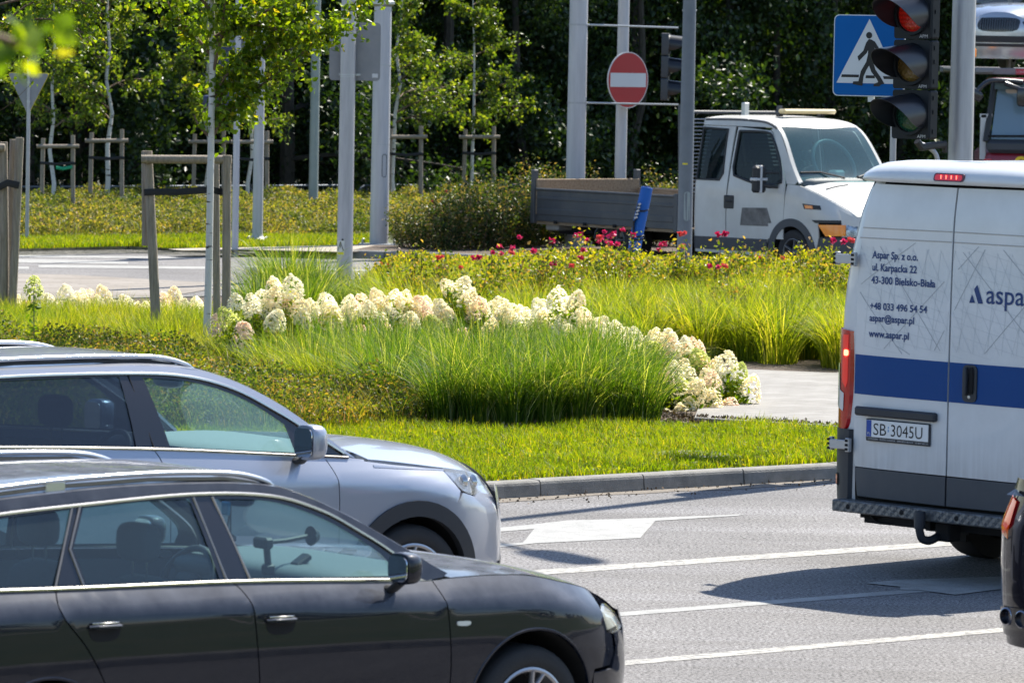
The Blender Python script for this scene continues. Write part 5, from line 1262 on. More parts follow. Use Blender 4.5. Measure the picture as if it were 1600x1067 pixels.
def finish_body(root, B, m, X):
    """bonnet, roof, glass, fascia and the other parts common to the cars; X = numbers of this car"""
    cw, hf = X['cowl'], X['hood_front']
    def wy(fn_z, x, k): return float(B.Y(x, fn_z(x))) * k
    # bonnet
    xs = np.linspace(cw, hf - .16, 14); edge = [(float(x), wy(B.zb, x, .985)) for x in xs]
    ff = B.front(-.004); ye_ = edge[-1][1]; q = np.linspace(ye_, -ye_, 25)[1:-1]; zq = B.HD(np.full_like(q, hf), q * 0); fx = ff(q, np.full_like(q, float(B.zh(hf))))[0]
    fr = [(float(max(a, edge[-1][0] + .004)), float(b_)) for a, b_ in zip(fx, q)]
    mb = MB(); P_(mb, [(x, -y) for x, y in edge] + fr[::-1] + edge[::-1], B.top(B.HD), gap=.003, flange=.025, inward=(0, 0, -1), step=.05); mb.build('bonnet', m, root, smooth=40)
    # windscreen and its surround
    h0, c0 = X['header'], cw - .0
    def wedge(x, k): return float(B.Y(x, B.zr(x))) * k
    xs = np.linspace(h0, X['ws_base'], 12); e1 = [(float(x), wedge(x, .93)) for x in xs]
    base = [(X['ws_base'] + X.get('ws_bow', .12) * (1 - (q / e1[-1][1]) ** 2), q) for q in np.linspace(e1[-1][1], -e1[-1][1], 11)][1:-1]
    hd = [(h0 + X.get('hd_bow', .05) * (1 - (q / e1[0][1]) ** 2), q) for q in np.linspace(-e1[0][1], e1[0][1], 9)][1:-1]
    ws = e1 + base + [(x, -y) for x, y in e1[::-1]] + hd
    mb = MB(); P_(mb, ws, B.top(B.T, -.004), flange=0, step=.06); mb.build('windscreen', X.get('ws_glass', M_WS), root)
    xo = np.linspace(h0 - .01, X['ws_base'] + .02, 12)
    for sg in (-1, 1):
        a = [(float(x), sg * wedge(x, 1.0)) for x in xo]; b_ = [(float(x), sg * wedge(x, .925)) for x in xo]
        mb = MB(); P_(mb, a + b_[::-1], B.top(B.T), flange=.02, inward=(0, 0, -1), step=.03); mb.build('pillar', X.get('pillar_mat', m), root)
    # roof
    r0 = X['roof_rear']; xs = np.linspace(r0, h0, 16); e2 = [(float(x), wedge(x, 1.0)) for x in xs]
    mb = MB(); P_(mb, e2 + hd[::-1] + [(x, -y) for x, y in e2[::-1]], B.top(B.T), flange=0, step=.09); mb.build('roof', X.get('roof_mat', m), root, smooth=40)
    # cowl tray under the screen foot
    mb = MB(); cx0 = X['ws_base'] + .0
    P_(mb, [(cw + .02, -.68), (cw + .02, .68), (cx0 - .05, .70), (cx0 - .05, -.70)], lambda x, y: (x, y, B.zh(np.full_like(x, cw)) - .05 + 0 * x), flange=0, step=.2); mb.build('cowl', M_BLK, root)
    # front fascia, underbody
    yk = X.get('yk', .80) * B.w0
    mb = MB(); tops = []
    for y_ in np.linspace(yk, -yk, 33):
        z_ = float(B.zh(X['hood_front']))
        for _ in range(12):
            x_ = float(B.front()(np.array([y_]), np.array([z_]))[0][0]); z_ = .5 * z_ + .5 * float(B.HD(min(x_ - .006, X['hood_front'] + .03), abs(y_)))
        tops.append((float(y_), z_ - .004))
    P_(mb, [(-yk, .18), (yk, .18)] + tops, B.front(), flange=0, step=.05); mb.build('front_bumper', m, root)
    mb = MB(); P_(mb, rrect(.9, .30, .06), lambda y, z: B.front(.006)(y, z + .52), flange=0, step=.06); mb.build('grille', M_BLK, root)
    # floor, inner side walls (dark), arches
    mb = MB(); mb.box(((B.xf + B.xr) / 2, 0, .26), (B.xf - B.xr - .5, 1.3, .08))
    wb = X['wb']
    for ax in (0, -wb):
        for sg in (-1, 1): arch_liner(mb, ax, X['arch_r'] + .012, sg * (B.w0 - .03), sg * (B.w0 - .42), X['wr'] + .01)
    mb.build('underbody', M_DARK, root)
    mb = MB()
    for sg in (-1, 1):
        P_(mb, band(curve_z(lambda x: .30, -wb + X['arch_r'] + .04, -X['arch_r'] - .04), [(x, z - .05) for x, z in curve_z(B.zb, -wb + X['arch_r'] + .04, -X['arch_r'] - .04)]), B.side(sg, -.05), flange=0, step=.15)
    mb.build('door_lining', X.get('lining', M_SEAT), root)
    # rear closure
    mb = MB(); yk2 = .86 * B.w0; zt = float(B.zr(X['roof_rear']))
    P_(mb, [(-yk2, .25), (yk2, .25), (yk2, float(B.zb(B.xr0)) - .05), (-yk2, float(B.zb(B.xr0)) - .05)], B.rear(), flange=0, step=.07); mb.build('rear_bumper', m, root)
    g = MB(); yb_ = yk2 * .93; xb = B.xr + .03; zb_ = float(B.zb(B.xr0)) - .05; ye = wedge(r0, .98)
    g.add([(xb, -yb_, zb_), (xb, yb_, zb_), (r0, ye, zt), (r0, -ye, zt)], [(0, 1, 2, 3)]); g.build('rear_window', M_GLASSD, root)
    hl = MB()
    P_(hl, [(x, y * .94) for x, y in e2] + [(x, -y * .94) for x, y in e2[::-1]], B.top(B.T, -.045), flange=0, step=.2); hl.build('headliner', X.get('headliner', M_TRIM), root)

def tubes_on(B, pts, sg, r, off, name, m, parent, flat=None):
    mb = MB(); mb.tube([(x, sg * (float(B.Y(x, z)) + off), z) for x, z in pts], r, 6, flat=flat); return mb.build(name, m, parent)
def sp2(pts, n=6): return [(p[0], p[1]) for p in spline([(q[0], q[1], 0) for q in pts], n)]
def arch(cx, cz, r, a0, a1, n=24): return [(cx + r * math.cos(R(a0 + (a1 - a0) * k / n)), cz + r * math.sin(R(a0 + (a1 - a0) * k / n))) for k in range(n + 1)]
# ------------------------------------------------------------------ dark blue estate car, front right
def make_wagon():
    m = carpaint('midnight_blue_paint', (.0025, .005, .014), .0, .45, coat=.9, dust=.42)
    B = Body(w0=.885, xf0=.02, xf=.96, nf=2.6, e=([.2, .45, .62, .75, .95], [.97, 1.0, .985, .93, .85]), zs=.17,
             zc=([-3.7, -2.877, -1.585, -.506, .108, .328, .55, .9], [.95, .948, .908, .855, .812, .775, .725, .66]),
             zb=([-3.7, -2.85, -2.57, -1.604, -.788, -.552, -.3, 0, .3, .5, .62, .9], [1.06, 1.042, 1.032, 1.006, .965, .953, .955, .945, .890, .84, .79, .69]),
             yb=([-3.7, -1, -.5, 0, .5, .9], [.80, .80, .79, .775, .76, .75]), k1=.38, k2=.22,
             zr=([-3.5, -3.1, -2.6, -2.0, -1.571, -1.262, -1.105, -.857, -.696, -.605, -.438, -.30], [1.33, 1.37, 1.405, 1.422, 1.413, 1.385, 1.335, 1.221, 1.131, 1.080, .985, .93]),
             crown=([-3.5, -2, -1.3, -1.0, -.6, -.3], [.03, .035, .04, .055, .085, .07]),
             zh=([-.6, -.42, .04, .44, .64, .8, .95], [.99, .985, .972, .910, .86, .79, .72]))
    root = empty('estate_car'); f0 = G(828, 1230); hd = R(41)
    root.location = f0 + Vector((math.sin(hd) * -1, math.cos(hd), 0)) * .88; root.rotation_euler.z = hd
    for sg in (-1, 1):
        fgap = [(-.520, .953), (-.509, .875), (-.496, .783), (-.483, .639), (-.482, .505), (-.49, .34), (-.50, .215)]
        bgap = [(-1.625, 1.006), (-1.604, .982), (-1.582, .921), (-1.562, .768), (-1.543, .584), (-1.535, .40), (-1.53, .215)]
        cgap = [(-2.548, 1.030), (-2.57, .942), (-2.448, .797), (-2.354, .644), (-2.29, .50), (-2.25, .36), (-2.24, .215)]
        S_ = lambda l: sp2(l, 5)
        fd = side_part(B, 'front_door', S_(bgap)[::-1] + curve_z(B.zb, -1.60, -.55, 14) + S_(fgap), m, root, sg)
        rd = side_part(B, 'rear_door', S_(cgap)[::-1] + curve_z(B.zb, -2.52, -1.65, 14) + S_(bgap), m, root, sg)
        handle(fd, B, -1.515, -1.355, .835, sg, m); handle(rd, B, -2.44, -2.275, .868, sg, m)
        # rear wing with wheel opening
        side_part(B, 'rear_wing', [(-2.30, .23)] + arch(-2.645, .33, .352, -10, 190) + [(-3.05, .22), (-3.42, .25), (-3.50, .5), (-3.52, .9)] + curve_z(B.zb, -3.45, -2.58, 10) + S_(cgap), m, root, sg)
        # front wing
        ar = arch(0, .335, .375, 183, 8)
        side_part(B, 'front_wing', [(-.50, .215), (-.37, .22)] + ar[1:] + [(.40, .50), (.53, .505), (.565, .57), (.545, .65)] + [(.50, .66), (.475, .745)] + [(x, z) for x, z in curve_z(B.zb, .50, -.50, 16)] + S_(fgap), m, root, sg)
        # wheel-arch lip
        tubes_on(B, arch(0, .335, .378, 178, 12, 30), sg, .008, -.002, 'arch_lip', m, root); tubes_on(B, arch(-2.645, .33, .355, 178, 2, 30), sg, .008, -.002, 'arch_lip', m, root)
        side_part(B, 'bumper_corner', [(.385, .20), (.80, .20), (.83, .45), (.82, .58), (.70, .645), (.568, .652), (.585, .57), (.545, .49), (.395, .485)], m, root, sg, gap=.002)
        side_part(B, 'headlight', sp2([(.483, .752), (.60, .772), (.72, .735), (.70, .668), (.60, .648), (.525, .655), (.483, .752)], 4)[:-1], M_LAMPG, root, sg, off=.002)
        side_part(B, 'headlight_bowl', [(.49, .745), (.60, .76), (.70, .73), (.69, .67), (.53, .66)], mat('yellowed_lens', (.55, .53, .42), .3, coat=.5), root, sg, off=-.02)
        sl_ = side_part(B, 'side_repeater', sp2([(-.452, .780), (-.38, .777), (-.374, .760), (-.40, .752), (-.448, .756), (-.456, .768), (-.452, .780)], 3)[:-1], mat('clear_lens', (.75, .73, .68), .15, coat=1), root, sg, off=.006)
        # sill
        side_part(B, 'sill', [(-2.30, .155), (-.36, .155), (-.36, .205), (-2.30, .215)], m, root, sg, gap=.002)
        # greenhouse frame with three openings
        top = sp2([(-3.42, 1.27), (-3.1, 1.315), (-2.733, 1.342), (-2.337, 1.358), (-1.738, 1.374), (-1.314, 1.349), (-1.055, 1.277), (-.873, 1.182), (-.711, 1.082), (-.645, 1.02), (-.61, .968)], 5)
        bot = curve_z(lambda x: B.zb(x) + .006, -3.45, -.62, 26)
        g1 = sp2([(-1.612, 1.350), (-1.322, 1.328), (-1.10, 1.262), (-.93, 1.178), (-.78, 1.08), (-.742, 1.03)], 5) + [(-.75, .985), (-1.0, .996), (-1.525, 1.02)]
        g2 = [(-1.735, 1.358), (-1.70, 1.030), (-2.375, 1.046), (-2.42, 1.20), (-2.31, 1.348), (-2.0, 1.358)]
        g2 = [(-1.745, 1.358), (-1.692, 1.026), (-2.385, 1.046), (-2.41, 1.19), (-2.305, 1.348), (-2.0, 1.358)]
        g3 = [(-2.375, 1.344), (-2.530, 1.050), (-3.25, 1.075), (-3.22, 1.25), (-3.0, 1.305), (-2.7, 1.328)]
        side_part(B, 'window_frame', band(bot, top), M_BLKG, root, sg, holes=[g1, g2, g3], gap=.0, off=-.003, flange=0)
        for gl, nm in ((g1, 'front_side_window'), (g2, 'rear_side_window'), (g3, 'quarter_window')):
            mb = MB(); P_(mb, inset(gl, -.008), B.side(sg, -.010), flange=0, step=.08); mb.build(nm, M_GLASS, root)
        tubes_on(B, top, sg, .008, .002, 'chrome_trim', M_CHR, root); tubes_on(B, bot, sg, .008, .003, 'chrome_trim', M_CHR, root)
        for ln in ([(-1.722, 1.362), (-1.655, 1.012)], [(-2.325, 1.352), (-2.43, 1.19), (-2.40, 1.04)], [(-2.365, 1.350), (-2.548, 1.04)], [(-1.622, 1.36), (-1.53, 1.012)]):
            tubes_on(B, ln, sg, .006, .0, 'chrome_trim', mat('bronze_chrome', (.40, .34, .28), .3, metal=.9), root)
        # roof side above the windows
        rt = curve_z(B.zr, -3.42, -.42, 40)
        side_part(B, 'roof_side', band([(x, z + .006) for x, z in top] + [(-.55, B.zb(-.55).item()), (-.45, .962)], [(x, z) for x, z in rt]), m, root, sg, gap=0, flange=0)
        # roof rail
        xs = [-3.35, -3.25, -2.9, -2.4, -1.9, -1.5, -1.33, -1.24]; up = [.0, .030, .038, .038, .036, .032, .018, -.004]
        pts = [(x, sg * (float(B.Y(x, B.zr(x))) - .045), float(B.T(x, float(B.Y(x, B.zr(x))) - .045)) + u) for x, u in zip(xs, up)]
        mb = MB(); mb.tube(spline(pts, 5), [.010] + [.016] * 33 + [.009, .006], 12, flat=.75); mb.build('roof_rail', M_ALU, root, smooth=60)
        mb = MB(); x = -2.40; mb.box((x, pts[3][1], pts[3][2] - .03), (.10, .03, .06), None, .006); mb.build('rail_foot', M_ALU, root)
        mb = MB(); mb.tube([(x, p - sg * 0, z - .024) for x, p, z in pts[1:-1]], .009, 6); mb.build('rail_gasket', mat('dull_bronze', (.28, .22, .16), .5), root)
        mirror(root, B, -.79, .985, sg, m, .88)
        make_wheel(root, 0, sg * .868, .318, .215, .216, sg, 5, True, rot=R(2)); make_wheel(root, -2.645, sg * .868, .318, .215, .216, sg, 5, True, rot=.5)
    finish_body(root, B, m, dict(cowl=-.40, hood_front=.76, header=-1.28, ws_base=-.46, ws_bow=.14, roof_rear=-3.3, wb=2.645, wr=.318, arch_r=.37, headliner=M_TRIM))
    # interior
    for y in (-.37, .37):
        seat(root, -1.45, y, .30, .60); seat(root, -2.30, y * .95, .34, .52, w_=.3, hr=True)
    mb = MB(); mb.blob((-.62, 0, .86), (.34, .70, .13), (.45, .4), (28, 12)); mb.blob((-.84, .37, .93), (.14, .24, .06), (.8, .8)); mb.box((-.86, -.05, .78), (.10, .30, .22), Matrix.Rotation(R(-14), 3, 'Y'), .02)
    da = mb.build('dashboard', M_DASH, root, smooth=60)
    mb = MB()
    for y in (-.10, .02, -.60): mb.box((-.925, y, .84), (.02, .10, .05), None, .006)
    mb.build('air_vents', M_BLK, da)
    mb = MB(); mb.M = Matrix.Translation((-1.0, .37, .84)) @ Matrix.Rotation(R(-65), 4, 'Y'); mb.tube([(.185 * math.cos(a), .185 * math.sin(a), 0) for a in np.linspace(0, 2 * math.pi, 29)], .016, 8, cap=False); mb.blob((0, 0, -.01), (.07, .08, .03)); mb.box((0, 0, -.01), (.04, .34, .02), None, .005); mb.build('steering_wheel', M_BLK, root, smooth=60)
    # phone holder on the windscreen, second holder on the dash, trinket under the mirror
    mb = MB(); mb.tube([(-.72, -.16, 1.10), (-.86, -.18, 1.09), (-.98, -.20, 1.09)], .011, 8); mb.lathe([(.045, 0), (.03, .03), (.01, .04)], (-.70, -.16, 1.10), 'X', 16); mb.box((-1.0, -.20, 1.09), (.05, .10, .05), None, .01); mb.tube([(-.98, -.2, 1.07), (-.97, -.2, .99)], .016, 8); mb.box((-.97, -.2, .97), (.06, .04, .05), None, .01)
    mb.build('phone_holder', M_BLK, root)
    mb = MB(); mb.box((-.80, -.22, 1.00), (.09, .06, .03), Matrix.Rotation(R(-30), 3, 'Y'), .008); mb.lathe([(.04, 0), (.03, .02), (.01, .03)], (-.80, -.22, .97), 'Z', 14); mb.build('dash_gadget', M_BLK, root)
    mb = MB(); mb.blob((-1.00, 0, 1.27), (.03, .12, .035), (.7, .7)); mb.build('rear_view_mirror', M_BLK, root)
    mb = MB(); mb.tube([(-1.03, 0, 1.25), (-1.04, .01, 1.12), (-1.04, .0, 1.0), (-1.04, .005, .90)], .004, 5); mb.tube([(-1.03, 0, 1.25), (-1.04, -.015, 1.12), (-1.04, .0, 1.0)], .004, 5)
    for z in (1.0, .95, .91): mb.blob((-1.04, 0, z), (.009, .009, .012))
    o = mb.build('beaded_cord', M_BLK, root); mb = MB(); mb.box((-1.04, .02, 1.225), (.02, .05, .06), None, .004); mb.build('blue_tag', mat('bright_blue_card', (.0, .30, .55), .5), o)
    tag(root, 'dark blue estate car with silver roof rails, nearest in the foreground', 'car')
    return root
make_wagon()
# ------------------------------------------------------------------ silver sport utility car in the next lane
def suv_body(): return Body(w0=.92, xf0=.0, xf=1.0, nf=2.6, e=([.2, .45, .65, .85, 1.1], [.97, 1.0, 1.0, .96, .86]), zs=.22,
             zc=([-3.8, -2.6, -1.7, -.6, 0, .25, .5, .9], [1.04, 1.02, 1.0, .965, .92, .88, .80, .72]),
             zb=([-3.8, -2.667, -1.704, -.783, -.608, -.25, .2, .5, .7, .95], [1.26, 1.218, 1.172, 1.103, 1.09, 1.06, 1.0, .955, .90, .80]),
             yb=([-3.8, -1, -.5, 0, .5, .9], [.86, .86, .85, .83, .79, .76]), k1=.33, k2=.30, xr0=-3.2, xr=-3.78,
             zr=([-3.6, -3.2, -2.54, -1.75, -1.36, -1.25, -1.06, -.79, -.61, -.37, -.2], [1.50, 1.56, 1.60, 1.600, 1.578, 1.556, 1.499, 1.368, 1.25, 1.085, .99]),
             crown=([-3.6, -2, -1.3, -1.0, -.6, -.3], [.04, .045, .05, .065, .10, .09]),
             zh=([-.5, -.3, .06, .40, .66, .90, 1.0], [1.15, 1.14, 1.125, 1.09, 1.04, .95, .88]))
def make_suv():
    m = carpaint('silver_lilac_paint', (.40, .42, .48), .5, .33, coat=.9); B = suv_body()
    root = empty('silver_car'); f0 = G(645, 1022); hd = R(39.5)
    root.location = f0 + Vector((-math.sin(hd), math.cos(hd), 0)) * .92; root.rotation_euler.z = hd
    S_ = lambda l: sp2(l, 5); clad = mat('dark_cladding', (.022, .024, .030), .6, bump=.15, bscale=250)
    for sg in (-1, 1):
        fgap = [(-.571, 1.086), (-.529, .987), (-.520, .891), (-.519, .824), (-.52, .6), (-.53, .36)]
        bgap = [(-1.685, 1.169), (-1.651, 1.10), (-1.63, .95), (-1.62, .7), (-1.62, .36)]
        cgap = [(-2.72, 1.22), (-2.70, 1.05), (-2.58, .85), (-2.45, .60), (-2.40, .36)]
        fd = side_part(B, 'front_door', S_(bgap)[::-1] + curve_z(B.zb, -1.66, -.60, 14) + S_(fgap), m, root, sg)
        rd = side_part(B, 'rear_door', S_(cgap)[::-1] + curve_z(B.zb, -2.69, -1.71, 14) + S_(bgap), m, root, sg)
        handle(fd, B, -1.56, -1.36, 1.00, sg, m); handle(rd, B, -2.6, -2.42, 1.03, sg, m)
        side_part(B, 'rear_wing', [(-2.46, .36)] + arch(-2.84, .36, .42, 5, 178) + [(-3.35, .36), (-3.70, .5), (-3.72, 1.1)] + curve_z(B.zb, -3.66, -2.75, 10) + S_(cgap), m, root, sg)
        ar = arch(0, .36, .395, 184, -10)
        hw = [(.579, .938), (.291, .992), (.154, 1.000), (-.12, 1.035), (-.30, 1.060), (-.43, 1.072)]
        side_part(B, 'front_wing', [(-.53, .36), (-.42, .36)] + ar[2:-6] + [(.30, .80), (.345, .87), (.30, .94), (.272, .99)] + [(.15, 1.002), (-.12, 1.034), (-.40, B.zb(-.40).item()), (-.55, B.zb(-.55).item())] + S_(fgap), m, root, sg)
        side_part(B, 'wheel_arch_cladding', arch(0, .36, .478, 190, -12) + arch(0, .36, .392, -14, 192)[0:], clad, root, sg, gap=0, off=.012, flange=.05)
        side_part(B, 'wheel_arch_cladding', arch(-2.84, .36, .478, 190, -12) + arch(-2.84, .36, .392, -14, 192), clad, root, sg, gap=0, off=.012, flange=.05)
        side_part(B, 'sill_cladding', [(-2.36, .20), (-.47, .20), (-.47, .36), (-2.36, .36)], clad, root, sg, off=.008)
        side_part(B, 'bumper_corner', arch(0, .36, .482, -8, 58) + [(.36, .862), (.475, .832), (.575, .88), (.80, .86), (.86, .70), (.88, .5), (.86, .36), (.50, .33)], m, root, sg, gap=.002)
        side_part(B, 'lower_bumper', [(.50, .20), (.84, .20), (.865, .36), (.87, .47), (.76, .45), (.70, .36), (.50, .32)], clad, root, sg, gap=0, off=.012)
        # bonnet-side strip, above the wing line
        hl = sp2([(.276, .994), (.42, .978), (.60, .945), (.70, .905), (.69, .86), (.60, .855), (.472, .838), (.362, .868), (.305, .94), (.276, .994)], 4)[:-1]
        side_part(B, 'headlight', hl, M_LAMPG, root, sg, off=.003)
        bowl = side_part(B, 'headlight_bowl', inset(hl, .012), mat('lamp_silver', (.5, .52, .56), .2, metal=.8, var=(.08, .09, .1), scale=16), root, sg, off=-.03)
        for q in ((.42, .91), (.53, .90)):
            mb = MB(); mb.lathe([(.0, -.02), (.03, -.01), (.042, .012)], (q[0], 0, 0), 'X', 16)
            for i_, v in enumerate(mb.v): mb.v[i_] = (v[0], v[1] + sg * (float(B.Y(*q)) - .02), v[2] + q[1])
            mb.build('reflector', M_CHR, bowl)
        side_part(B, 'chrome_blade', [(-.25, 1.036), (.15, .999), (.285, .986), (.285, .979), (.15, .991), (-.25, 1.024)], M_CHR, root, sg, gap=0, off=.003)
        # window frame
        top = sp2([(-3.55, 1.44), (-3.2, 1.53), (-2.545, 1.566), (-1.761, 1.561), (-1.36, 1.533), (-1.076, 1.46), (-.845, 1.345), (-.70, 1.262), (-.52, 1.155), (-.40, 1.082)], 5)
        bot = curve_z(lambda x: B.zb(x) + .006, -3.5, -.41, 26)
        g1 = sp2([(-1.650, 1.536), (-1.383, 1.512), (-1.147, 1.453), (-.961, 1.371), (-.80, 1.27)], 5) + [(-.765, 1.122), (-1.58, 1.182)]
        g2 = [(-1.80, 1.545), (-1.795, 1.192), (-2.66, 1.235), (-2.60, 1.50), (-2.56, 1.548), (-2.1, 1.550)]
        g3 = [(-2.74, 1.54), (-2.78, 1.25), (-3.40, 1.30), (-3.30, 1.47)]
        g0 = [(-.735, 1.232), (-.715, 1.118), (-.52, 1.105)]
        side_part(B, 'window_frame', band(bot, top), M_BLKG, root, sg, holes=[g1, g2, g3], gap=.0, off=-.003, flange=0)
        for gl, nm, gm in ((g1, 'front_side_window', M_GLASS), (g2, 'rear_side_window', M_GLASSD), (g3, 'quarter_window', M_GLASSD)):
            mb = MB(); P_(mb, inset(gl, -.008), B.side(sg, -.010), flange=0, step=.08); mb.build(nm, gm, root)
        tubes_on(B, [p for p in top if p[0] < -.42], sg, .009, .003, 'chrome_trim', M_CHR, root); tubes_on(B, bot, sg, .008, .003, 'chrome_trim', M_CHR, root)
        tubes_on(B, [(-1.742, 1.556), (-1.685, 1.17)], sg, .004, .001, 'door_gap', M_DARK, root)
        rt = curve_z(B.zr, -3.55, -.36, 40)
        side_part(B, 'roof_side', band([(x, z + .006) for x, z in top] + [(-.37, 1.078)], rt), m, root, sg, gap=0, flange=0)
        side_part(B, 'wing_top', [(-.60, 1.092), (-.41, 1.082), (-.36, 1.075), (-.30, 1.066), (-.30, 1.055), (-.58, 1.078)], m, root, sg, gap=.001)
        xs = [-3.45, -3.3, -2.9, -2.4, -1.9, -1.55, -1.38, -1.26]; up = [.0, .028, .036, .036, .034, .030, .018, -.004]
        pts = [(x, sg * (float(B.Y(x, B.zr(x))) - .07), float(B.T(x, float(B.Y(x, B.zr(x))) - .07)) + u) for x, u in zip(xs, up)]
        mb = MB(); mb.tube(spline(pts, 5), [.010] + [.017] * 33 + [.010, .006], 12, flat=.8); mb.build('roof_rail', M_ALU, root, smooth=60)
        mb = MB(); mb.tube([(x, p, z - .022) for x, p, z in pts[1:-1]], .010, 6); mb.build('rail_gasket', M_BLK, root)
        mirror(root, B, -.77, 1.13, sg, m, 1.05, tall=1.15)
        make_wheel(root, 0, sg * .905, .352, .23, .246, sg, 5, True, rot=R(20)); make_wheel(root, -2.84, sg * .905, .352, .23, .232, sg, 5, True, rot=.7)
    finish_body(root, B, m, dict(cowl=-.26, hood_front=.84, header=-1.27, ws_base=-.40, ws_bow=.20, hd_bow=.07, roof_rear=-3.5, wb=2.84, wr=.352, arch_r=.40, headliner=M_TRIM, lining=M_DARK))
    for y in (-.38, .38): seat(root, -1.62, y, .48, .62); seat(root, -2.5, y, .52, .58)
    mb = MB(); mb.blob((-.58, 0, 1.00), (.42, .74, .13), (.45, .4), (28, 12)); da = mb.build('dashboard', mat('pale_dash', (.24, .27, .27), .7, bump=.2, bscale=150), root, smooth=60)
    mb = MB(); mb.blob((-.92, .36, 1.06), (.12, .26, .08), (.8, .8)); mb.box((-.97, -.02, 1.02), (.03, .26, .17), Matrix.Rotation(R(-10), 3, 'Y'), .01); mb.build('instrument_hood', M_BLK, da, smooth=60)
    mb = MB(); mb.M = Matrix.Translation((-1.12, .37, 1.0)) @ Matrix.Rotation(R(-65), 4, 'Y'); mb.tube([(.17 * math.cos(a), .17 * math.sin(a), 0) for a in np.linspace(0, 2 * math.pi, 29)], .016, 8, cap=False); mb.blob((0, 0, -.01), (.07, .08, .03)); mb.build('steering_wheel', M_BLK, root, smooth=60)
    mb = MB(); mb.blob((-.98, .02, 1.46), (.035, .13, .045), (.7, .7)); mb.build('rear_view_mirror', mat('grey_plastic', (.2, .22, .22), .4), root)
    tag(root, 'silver family car with privacy glass and roof rails in the middle lane', 'car')
make_suv()

# ------------------------------------------------------------------ dark car cut off by the right frame edge
def make_dark_car():
    m = carpaint('black_violet_paint', (.010, .010, .018), .3, .22)
    B = Body(w0=.90, xf0=.0, xf=.9, nf=2.6, e=([.2, .45, .65, .85, 1.1], [.97, 1.0, 1.0, .96, .86]), zs=.22,
             zc=([-3.7, -2.8, 0, .9], [.86, .86, .84, .72]), zb=([-3.7, -2.7, -.6, 0, .9], [1.10, 1.05, .99, .95, .78]), yb=([-3.7, 0, .9], [.78, .78, .72]), k1=.36, k2=.2, xr0=-3.35, xr=-3.72, nr=3.6,
             zr=([-3.5, -2.8, -2, -1.5, -1.2, -.3], [1.16, 1.30, 1.40, 1.41, 1.36, .96]), crown=([-3.5, -2, -.3], [.03, .04, .08]), zh=([-.5, .3, .9], [1.0, .93, .80]))
    root = empty('dark_car'); hd = R(39); h_ = Vector((math.cos(hd), math.sin(hd), 0)); l_ = Vector((-math.sin(hd), math.cos(hd), 0))
    root.location = Vector((2.58, 24.55, 0)) + h_ * 3.62 - l_ * .80; root.rotation_euler.z = hd
    for sg in (-1, 1):
        side_part(B, 'body_side', [(-3.66, .28)] + [(-3.25, .25)] + arch(-2.8, .33, .36, 190, -5) + [(-.42, .22)] + arch(0, .33, .37, 190, -5) + [(.7, .3), (.8, .6)] + curve_z(B.zb, .78, -3.66, 26), m, root, sg)
        top = curve_z(lambda x: B.zr(x) - .02, -3.4, -.45, 30); side_part(B, 'side_window', band(curve_z(lambda x: B.zb(x) + .01, -3.3, -.5, 20), top[2:]), M_GLASSD, root, sg, gap=0, flange=0)
        side_part(B, 'roof_side', band(top, curve_z(B.zr, -3.45, -.42, 30)), m, root, sg, gap=0, flange=0)
        mirror(root, B, -.8, 1.0, sg, m)
        for ax in (0, -2.8): make_wheel(root, ax, sg * .88, .33, .22, .22, sg, 5)
        # tail lamp wrapping the corner
        mb = MB(); P_(mb, [(sg * .80, 1.00), (sg * .72, 1.02), (sg * .66, 1.0), (sg * .70, .88), (sg * .78, .82), (sg * .81, .86)], B.rear(-.012), flange=.0, step=.03); mb.build('tail_light', mat('tail_lamp_glow', (.5, .01, .01), .15, coat=1, emit=((1, .02, .02), .12)), root)
        side_part(B, 'tail_light', [(-3.66, .80), (-3.66, 1.0), (-3.58, 1.03), (-3.50, 1.0), (-3.54, .85)], mat('amber_lens', (.7, .16, .01), .15, coat=1), root, sg, gap=0, off=.006)
        mb = MB(); P_(mb, [(sg * .88, .30), (sg * .80, .44), (sg * .35, .47), (sg * .30, .30)], B.rear(-.014), flange=0, step=.04); mb.build('diffuser', M_BLKG, root)
        for y in (.56, .70):
            mb = MB(); mb.lathe([(.038, .04), (.047, .0), (.047, -.06), (.040, -.065), (.036, -.01), (.032, .10)], (B.xr + .06 + (.03 if y > .65 else 0), sg * y, .40), 'X', 24); mb.build('exhaust_tip', mat('smoked_chrome', (.28, .28, .32), .22, metal=1), root)
    finish_body(root, B, m, dict(cowl=-.35, hood_front=.72, header=-1.35, ws_base=-.42, roof_rear=-3.3, wb=2.8, wr=.33, arch_r=.37, lining=M_DARK))
    # boot lid lip
    mb = MB(); P_(mb, [(-.70, 1.12), (.70, 1.12), (.72, 1.06), (-.72, 1.06)], B.rear(-.02), flange=0, step=.06); mb.build('boot_lip', M_BLKG, root)
    tag(root, 'dark car with twin round tailpipes, only its rear corner showing', 'car')
make_dark_car()
